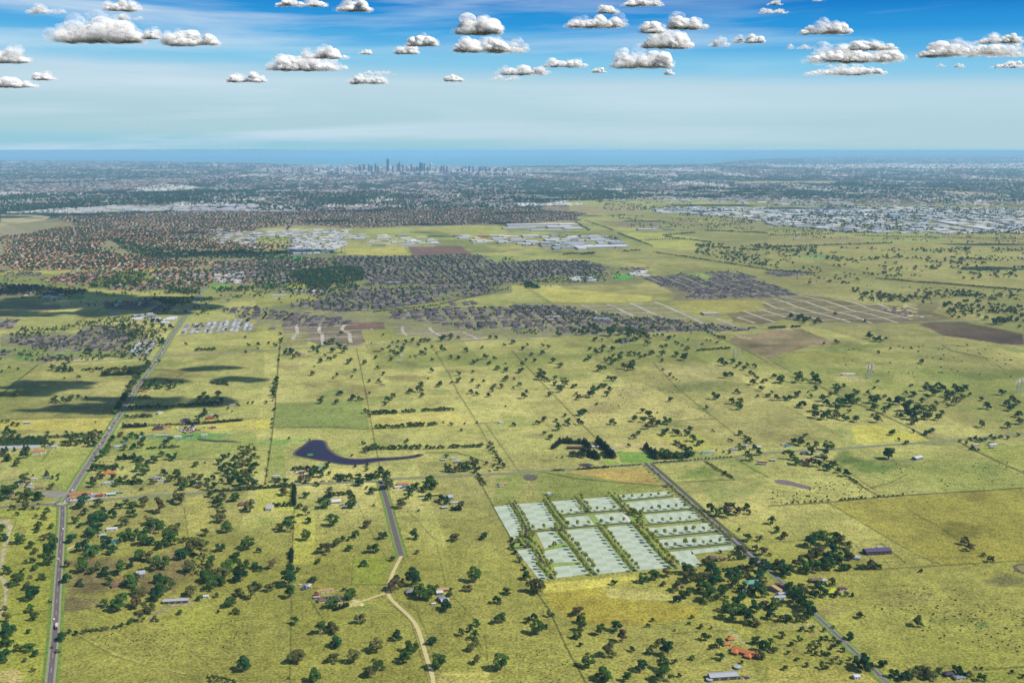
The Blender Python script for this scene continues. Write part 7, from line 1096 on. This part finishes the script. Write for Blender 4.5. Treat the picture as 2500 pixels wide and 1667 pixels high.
TW = [(180, 135, 178, 14, GY2, 'slab'), (215, 138, 180, 12, WT, 'slab'), (275, 145, 182, 16, BR, 'step'), (315, 131, 176, 12, CR, 'slab'), (360, 126, 174, 14, WT, 'step'), (385, 130, 178, 12, GY2, 'slab'), (415, 122, 176, 15, WT, 'step'), (455, 132, 176, 14, BR, 'slab'), (500, 128, 174, 22, WT, 'twin'), (545, 135, 176, 14, CR, 'slab'), (572, 120, 170, 10, WT, 'spire'), (600, 136, 178, 14, GY2, 'slab'), (635, 140, 176, 14, BR, 'slab'), (682, 140, 178, 16, CR, 'twin'), (725, 130, 176, 11, WT, 'slab'), (755, 136, 180, 13, GY2, 'slab'), (782, 142, 180, 12, BR, 'step'), (835, 142, 178, 12, WT, 'slab'), (865, 138, 180, 14, CR, 'slab'),
      (885, 112, 180, 13, CR, 'step'), (902, 126, 180, 12, GY2, 'slab'), (938, 110, 182, 20, BR, 'twin'), (968, 108, 178, 18, BR, 'slab'), (1010, 104, 182, 18, GY2, 'step'), (1032, 116, 184, 16, BL, 'slab'), (1065, 97, 184, 18, TL, 'step'), (1085, 120, 182, 16, BR, 'slab'), (1112, 150, 186, 26, CR, 'slab'), (1142, 150, 184, 22, WT, 'slab'), (1166, 64, 184, 20, BL, 'slab'), (1205, 116, 182, 16, GY2, 'step'), (1228, 122, 182, 14, WT, 'slab'), (1250, 102, 180, 18, GY2, 'slab'), (1263, 82, 178, 13, BL, 'step'), (1288, 112, 182, 14, BR, 'slab'), (1302, 120, 182, 12, WT, 'slab'), (1325, 122, 180, 22, BR, 'twin'), (1358, 107, 182, 16, BR, 'step'), (1385, 142, 184, 20, GY2, 'slab'), (1408, 122, 182, 22, GY2, 'spire'), (1430, 86, 182, 17, BL, 'step'), (1444, 94, 182, 24, BL, 'step'), (1466, 98, 182, 16, GY2, 'slab'), (1492, 128, 184, 20, BR, 'slab'),
      (1522, 92, 182, 18, WT, 'spire'), (1562, 134, 182, 16, CR, 'slab'), (1588, 124, 182, 14, WT, 'slab'), (1604, 120, 182, 16, GY2, 'step'), (1624, 120, 182, 16, BR, 'slab'), (1650, 120, 180, 16, GY2, 'slab'), (1682, 138, 182, 20, WT, 'twin'), (1720, 130, 180, 14, WT, 'step'), (1742, 150, 184, 18, GY2, 'slab'), (1772, 138, 182, 20, BR, 'slab'), (1833, 122, 182, 15, BL, 'slab'), (1865, 122, 180, 14, BL, 'step'), (1886, 145, 184, 18, CR, 'slab'), (1920, 130, 184, 20, BL, 'step'), (1950, 142, 184, 16, GY2, 'slab'), (1970, 138, 184, 18, BL, 'twin'), (2000, 132, 182, 18, GY2, 'slab'), (2052, 150, 184, 20, BR, 'slab'), (2085, 150, 184, 16, GY2, 'slab'), (2128, 134, 182, 28, BL, 'twin'), (2282, 178, 198, 26, BL, 'slab')]
TWN = {BL: 'dark blue glass', BR: 'mauve brown', CR: 'cream', WT: 'white', GY2: 'slate grey', TL: 'teal glass'}; TWS = {'slab': 'flat topped', 'step': 'stepped', 'twin': 'double', 'spire': 'round topped'}
for i, t in enumerate(TW):
    hx = 'tallest, ' if t[1] == 64 else ''
    tower(*t, f"{TWN[t[4]]} {TWS[t[5]]} city tower, {hx}{ORD[i]} along the skyline from the highway end")
# ships and a lattice mast
# ------------------------------------------------------------------ transmission pylons
STEEL = mat('galvanised_steel', A(196, 196, 190), rough=.5, metal=.3)
def pylon(k, x, y, h_, label, first=[None]):
    X, Y = P(*Q(k, f"{x} {y}")[0])
    if first[0] is None:
        o = empty("transmission_pylon", float(X), float(Y), GA); first[0] = o; lg = []
        def bar(a, b, r_=.012): lg.append(tube(a, b, r_, r_, 4))
        def lv(z): return .11 * (1 - z / .8) + .018
        zs = [0, .18, .34, .5, .64, .78, 1.0]; cn = [(-1, -1), (1, -1), (1, 1), (-1, 1)]
        for za, zb in zip(zs[:-1], zs[1:]):
            ra, rb = max(lv(za), .02), max(lv(zb), .02)
            for i in range(4):
                (ax, ay), (bx_, by_) = cn[i], cn[(i + 1) % 4]; bar((ax * ra, ay * ra, za), (ax * rb, ay * rb, zb), .008); bar((ax * ra, ay * ra, za), (bx_ * rb, by_ * rb, zb), .005); bar((bx_ * ra, by_ * ra, za), (ax * rb, ay * rb, zb), .005); bar((ax * rb, ay * rb, zb), (bx_ * rb, by_ * rb, zb), .005)
        V, Fc = cat(lg); part("lattice_mast", V, Fc, STEEL, o)
        for z, r_ in ((.72, .2), (.84, .25), (.95, .18)):
            lg = []
            for s_ in (-1, 1): bar((0, -.02, z), (s_ * r_, 0, z + .02), .007); bar((0, .02, z), (s_ * r_, 0, z + .02), .007); bar((0, 0, z + .06), (s_ * r_, 0, z + .02), .006); bar((s_ * r_, 0, z + .02), (s_ * r_, 0, z - .04), .006)
            V, Fc = cat(lg); part("cross_arm", V, Fc, STEEL, o)
    else: o = copy_tree(first[0], float(X), float(Y), GA)
    o.scale = (h_ * .7,) * 3; tag(o, label, "pylon", "power line pylons")
for a in (('G', 945, 345, 38, "lattice pylon in front of the suburb edge windbreak"), ('G', 985, 335, 38, "second lattice pylon beside the one at the windbreak"), ('G', 1885, 440, 46, "lattice pylon at the end of the small tree row"), ('G', 1920, 445, 46, "twin of the lattice pylon at the end of the small tree row"), ('H', 848, 605, 52, "lattice pylon nearest the pale sand mound"), ('H', 878, 588, 52, "lattice pylon just behind the one by the sand mound"), ('H', 2120, 735, 50, "lattice pylon at the frame edge above two round gums"), ('H', 2150, 715, 50, "lattice pylon cut by the frame edge"),
          ('I', 1908, 1352, 52, "pylon first past the highway under the cloud shadow"), ('I', 1960, 1348, 52, "pylon second past the highway under the cloud shadow"), ('G', 58, 240, 40, "pylon on the suburb edge road"), ('F', 1490, 100, 40, "pylon in the grassy strip between the dark estates")): pylon(*a)
if soup.k: o = soup.build("distant_trees", FOL); o['kind'] = 'stuff'; o['label'] = 'smaller and far trees, thickets and scrub'

# ------------------------------------------------------------------ clouds
def cloud_mat(name, lo, hi_, sc_):
    m = bpy.data.materials.new(name); m.use_nodes = True; n = m.node_tree.nodes; l = m.node_tree.links; n.clear()
    o = n.new('ShaderNodeOutputMaterial'); d = n.new('ShaderNodeBsdfDiffuse'); d.inputs['Color'].default_value = (1, 1, 1, 1); t = n.new('ShaderNodeBsdfTranslucent'); t.inputs['Color'].default_value = (1, 1, 1, 1)
    mx = n.new('ShaderNodeMixShader'); mx.inputs[0].default_value = .4; l.new(d.outputs[0], mx.inputs[1]); l.new(t.outputs[0], mx.inputs[2])
    # droplets scatter light round the form, so the shading normal leans to the sunlit side
    g0 = n.new('ShaderNodeNewGeometry'); a = n.new('ShaderNodeVectorMath'); a.operation = 'SCALE'; a.inputs['Scale'].default_value = .5; l.new(g0.outputs['Normal'], a.inputs[0])
    b = n.new('ShaderNodeVectorMath'); b.operation = 'ADD'; l.new(a.outputs[0], b.inputs[0]); b.inputs[1].default_value = tuple(sd * .55 + Vector((0, 0, .1)))
    c_ = n.new('ShaderNodeVectorMath'); c_.operation = 'NORMALIZE'; l.new(b.outputs[0], c_.inputs[0]); l.new(c_.outputs[0], d.inputs['Normal'])
    g_ = n.new('ShaderNodeNewGeometry'); no = n.new('ShaderNodeTexNoise'); no.inputs['Scale'].default_value = sc_; no.inputs['Detail'].default_value = 6; no.inputs['Roughness'].default_value = .65; l.new(g_.outputs['Position'], no.inputs['Vector'])
    mr_ = n.new('ShaderNodeMapRange'); mr_.inputs['From Min'].default_value = .38; mr_.inputs['From Max'].default_value = .62; mr_.inputs['To Min'].default_value = lo; mr_.inputs['To Max'].default_value = hi_; l.new(no.outputs['Fac'], mr_.inputs['Value'])
    tr_ = n.new('ShaderNodeBsdfTransparent'); m2 = n.new('ShaderNodeMixShader'); l.new(mr_.outputs[0], m2.inputs[0]); l.new(tr_.outputs[0], m2.inputs[1]); l.new(mx.outputs[0], m2.inputs[2]); l.new(m2.outputs[0], o.inputs['Surface']); return m
CD = cloud_mat("cloud_dense", .35, .95, .007)
CM, CW = cloud_mat("cloud", .14, .6, .006), cloud_mat("cloud_wisp", .0, .2, .01)
def ico(sub):
    import bmesh
    b = bmesh.new(); bmesh.ops.create_icosphere(b, subdivisions=sub, radius=1); V = np.array([v.co[:] for v in b.verts]); Fc = np.array([[v.index for v in f.verts] for f in b.faces]); b.free(); return V, Fc
ICO = ico(3); ICO3 = ico(3)
def n3(p_, s_, seed): return (fbm(p_[:, 0] / s_ + p_[:, 2] / s_ * .7, p_[:, 1] / s_ - p_[:, 2] / s_ * .6, 4, seed) + fbm(p_[:, 0] / s_ * .9 + 31, p_[:, 2] / s_ + 7, 4, seed + 3)) / 2 - .5
def puffs(w2, d2, h_, r, dens=1.0, grow=1.0, base=ICO, amp=.5):
    """a flat-based bank of rounded turrets, each built of many overlapping puffs"""
    out_ = []; nt_ = int(2 + 2.2 * dens + r.integers(0, 2)); T = [(r.uniform(-.8, .8), r.uniform(-.5, .5), r.uniform(.45, 1.0), r.uniform(.18, .42)) for _ in range(nt_)]
    n_ = int(30 + 62 * dens)
    for i in range(n_):
        if i < n_ * .32: u = r.uniform(-1, 1); env = .35 * (1 - abs(u) ** 3) + .05; v_ = r.uniform(-1, 1) * .6; hz = .25
        else:
            tu, tv, th, tw = T[r.integers(0, nt_)]; a = r.normal() * .5; u = np.clip(tu + a * tw, -1, 1); v_ = tv + r.normal() * .2; env = th * math.exp(-a * a * 1.2) * (1 - abs(u) ** 4 * .6); hz = 1.0
        x = u * w2 * .44; y = v_ * d2 * .4; s_ = h_ * r.uniform(.14, .34) * (.45 + .55 * env)
        z = r.uniform(0, 1) * env * h_ * .68 * hz; sx = s_ * r.uniform(1.0, 1.7)
        V = base[0] * (sx, s_ * 1.3, s_) * grow; dsp = n3(V + (i * 97, i * 31, i * 11), s_ * .7, i) * amp * .7; V = V * (1 + dsp[:, None]); V[:, 2] = np.where(V[:, 2] < -s_ * .35, -s_ * .35 + (V[:, 2] + s_ * .35) * .55, V[:, 2])
        out_.append((V + (x, y, z + s_ * .3), base[1]))
    return out_
def cloud(loc, w2, h_, seed, label, dens=1.0, thin=False, group="cumulus clouds over the plain", cm=None):
    r = np.random.default_rng(seed); d2 = w2 * .7
    o = empty("cloud", loc[0], loc[1], 0, loc[2]); tag(o, label, "cloud", group)
    if not thin: V, Fc = cat(puffs(w2, d2, h_, r, dens)); part("puffs", V, Fc, cm or CM, o, smooth=True)
    V, Fc = cat(puffs(w2 * 1.12, d2, h_ * 1.15, r, dens * .9, 1.08, ICO3, 1.0)); part("wisps", V, Fc, CW, o, smooth=True)
    return o
CL = [ # centre x, base y, width, height (source px), thin?, label
 (242, 100, 215, 72, 0, "largest grey white cloud heap, high above the left fields"), (112, 32, 90, 22, 1, "ragged thin cloud at the top corner beside the largest heap"), (298, 26, 90, 26, 0, "small cloud at the top edge above the largest heap"), (318, 48, 66, 16, 1, "faint pinkish cloud strip over the largest heap"), (368, 95, 42, 26, 0, "little cloud between the largest heap and its twin peaked neighbour"), (470, 110, 135, 40, 0, "twin peaked white cloud beside the largest heap"),
 (28, 152, 92, 42, 0, "bright rounded cloud cut by the frame edge"), (40, 213, 115, 28, 0, "lower flat cloud near the frame edge"), (108, 195, 60, 20, 0, "small domed cloud above the lower flat cloud"), (735, 14, 130, 22, 0, "long cloud cut off by the top of the frame"), (862, 27, 85, 34, 0, "rounded cloud at the top edge beside the long cut cloud"),
 (745, 170, 200, 42, 0, "broad layered cloud left of the towers"), (790, 142, 120, 28, 0, "upper tier of the broad layered cloud"), (600, 200, 105, 24, 0, "slim pale cloud below the broad layered cloud"), (900, 204, 100, 24, 0, "slim cloud low above the tallest towers"), (925, 182, 80, 12, 1, "grey wisp over the slim low cloud"), (892, 132, 36, 12, 0, "tiny cloud beside the broad layered cloud"), (993, 131, 60, 26, 0, "small dome of a two part cloud above the towers"), (1030, 112, 76, 30, 0, "upper half of the two part cloud above the towers"),
 (1168, 82, 112, 50, 0, "tall dome cloud sitting over a wide flat cloud"), (1195, 126, 196, 42, 0, "wide flat based cloud directly under the dome cloud"), (1108, 198, 50, 20, 0, "small oval cloud low over the skyline"), (1275, 182, 130, 26, 0, "flat cloud low beside the city"), (1235, 196, 80, 14, 1, "thin grey scrap under the flat low cloud"), (1378, 163, 112, 24, 0, "flat cloud stepped up from the low flat cloud"), (1463, 177, 36, 12, 0, "tiny cloud after the stepped flat cloud"), (1570, 164, 158, 44, 0, "smooth helmet shaped white cloud"), (1635, 182, 28, 13, 0, "tiny puff just under the helmet shaped cloud"),
 (1455, 66, 150, 32, 0, "long low cloud with a raised end, above the helmet cloud"), (1485, 32, 56, 20, 0, "small ragged puff above the long low cloud"), (1572, 14, 110, 20, 0, "cloud cut by the top edge above the ragged puff"), (1628, 116, 130, 44, 0, "two lobed cloud beside the long low cloud"), (1590, 80, 60, 28, 0, "upper lobe of the two lobed cloud"), (1675, 70, 100, 34, 0, "soft cloud behind the two lobed cloud"),
 (1755, 113, 50, 22, 1, "fading scrap of cloud in open blue"), (1842, 104, 46, 24, 0, "small firm puff in open blue"), (1805, 104, 24, 22, 1, "tiny broken puff beside the small firm puff"), (1892, 12, 42, 10, 0, "tiny flat cloud by the top edge"), (1888, 32, 78, 12, 0, "flat sliver cloud under the tiny top cloud"), (2015, 82, 125, 34, 0, "single diamond shaped cloud in the deep blue"), (2085, 150, 245, 48, 0, "biggest right hand cloud, upper deck"), (2060, 182, 200, 26, 0, "lower ragged deck of the biggest right cloud"), (2130, 122, 120, 26, 0, "crest of the biggest right cloud"), (1950, 120, 66, 12, 1, "thin tail leading to the biggest right cloud"),
 (2390, 135, 300, 42, 0, "long bright cloud bank cut by the right frame edge"), (2440, 105, 130, 24, 0, "crest of the long bright cloud bank"), (2300, 163, 24, 8, 1, "tiny scrap, first of three below the bank"), (2342, 165, 30, 10, 1, "tiny scrap, second of three below the bank"), (2470, 165, 100, 16, 0, "flat cloud under the long bank's end"), (2000, 3, 36, 10, 1, "tiny scrap at the top edge in deep blue")]
for i, (x, yb, wp, hp, th, lb) in enumerate(CL):
    dx, dy, dz = [float(v) for v in ray(x, yb)]; t_ = min((1500 - CAM_H) / dz, 30000) if dz > 0 else 30000; k = t_ / F
    cloud((t_ * dx, t_ * dy, CAM_H + t_ * dz), wp * k, hp * k, 100 + i, lb.replace('right hand ', 'eastern ').replace('right ', '').replace('left ', ''), dens=min(2.2, .5 + wp / 110), thin=bool(th))
# clouds overhead, out of the picture: their shadows lie on the fields
def shade(x, y, w2, d2, seed, hc=1600, thin=False):
    gx_, gy_ = [float(v) for v in P(x, y)]; k = hc / math.tan(SUN_EL); lx, ly = gx_ + k * math.sin(SUN_AZ), gy_ + k * math.cos(SUN_AZ)
    o = cloud((lx, ly, hc), w2 * .8, min(150, d2 * .5), seed, "cumulus cloud passing overhead", 1.5, thin, "cumulus clouds overhead", CD); o.scale = (1, d2 / (w2 * .7), 1)
for i, a in enumerate(((40, 960, 200, 90), (250, 1002, 180, 60), (420, 930, 120, 60), (60, 735, 500, 260), (300, 742, 760, 520), (200, 758, 560, 430), (380, 735, 560, 380), (260, 725, 600, 360), (350, 760, 420, 200), (120, 770, 400, 260), (460, 745, 300, 200), (30, 712, 420, 320), (85, 942, 230, 110), (160, 938, 190, 80), (185, 998, 240, 90), (290, 978, 140, 70), (440, 985, 200, 120), (520, 980, 90, 60), (380, 992, 90, 50), (540, 900, 220, 110), (600, 928, 130, 70), (120, 950, 220, 100), (230, 992, 200, 80), (600, 620, 1100, 320, 1750), (490, 625, 700, 240, 1750), (690, 615, 700, 300, 1750), (560, 622, 800, 260, 1750), (2460, 655, 420, 300, 1750), (2440, 598, 700, 280, 1800))):
    x, y, w2, d2 = a[:4]; kx = w2 * F / depth(y); ky = d2 * (P(x, y - 1)[1] - P(x, y)[1]) ** -1
    for j in range(5):
        shade(x + (rng.random() - .5) * kx * .7, y + (rng.random() - .5) * ky * .5, w2 * rng.uniform(.35, .8), max(70, d2 * rng.uniform(.35, .8)), 300 + i * 5 + j, a[4] if len(a) > 4 else 1450, j == 2)
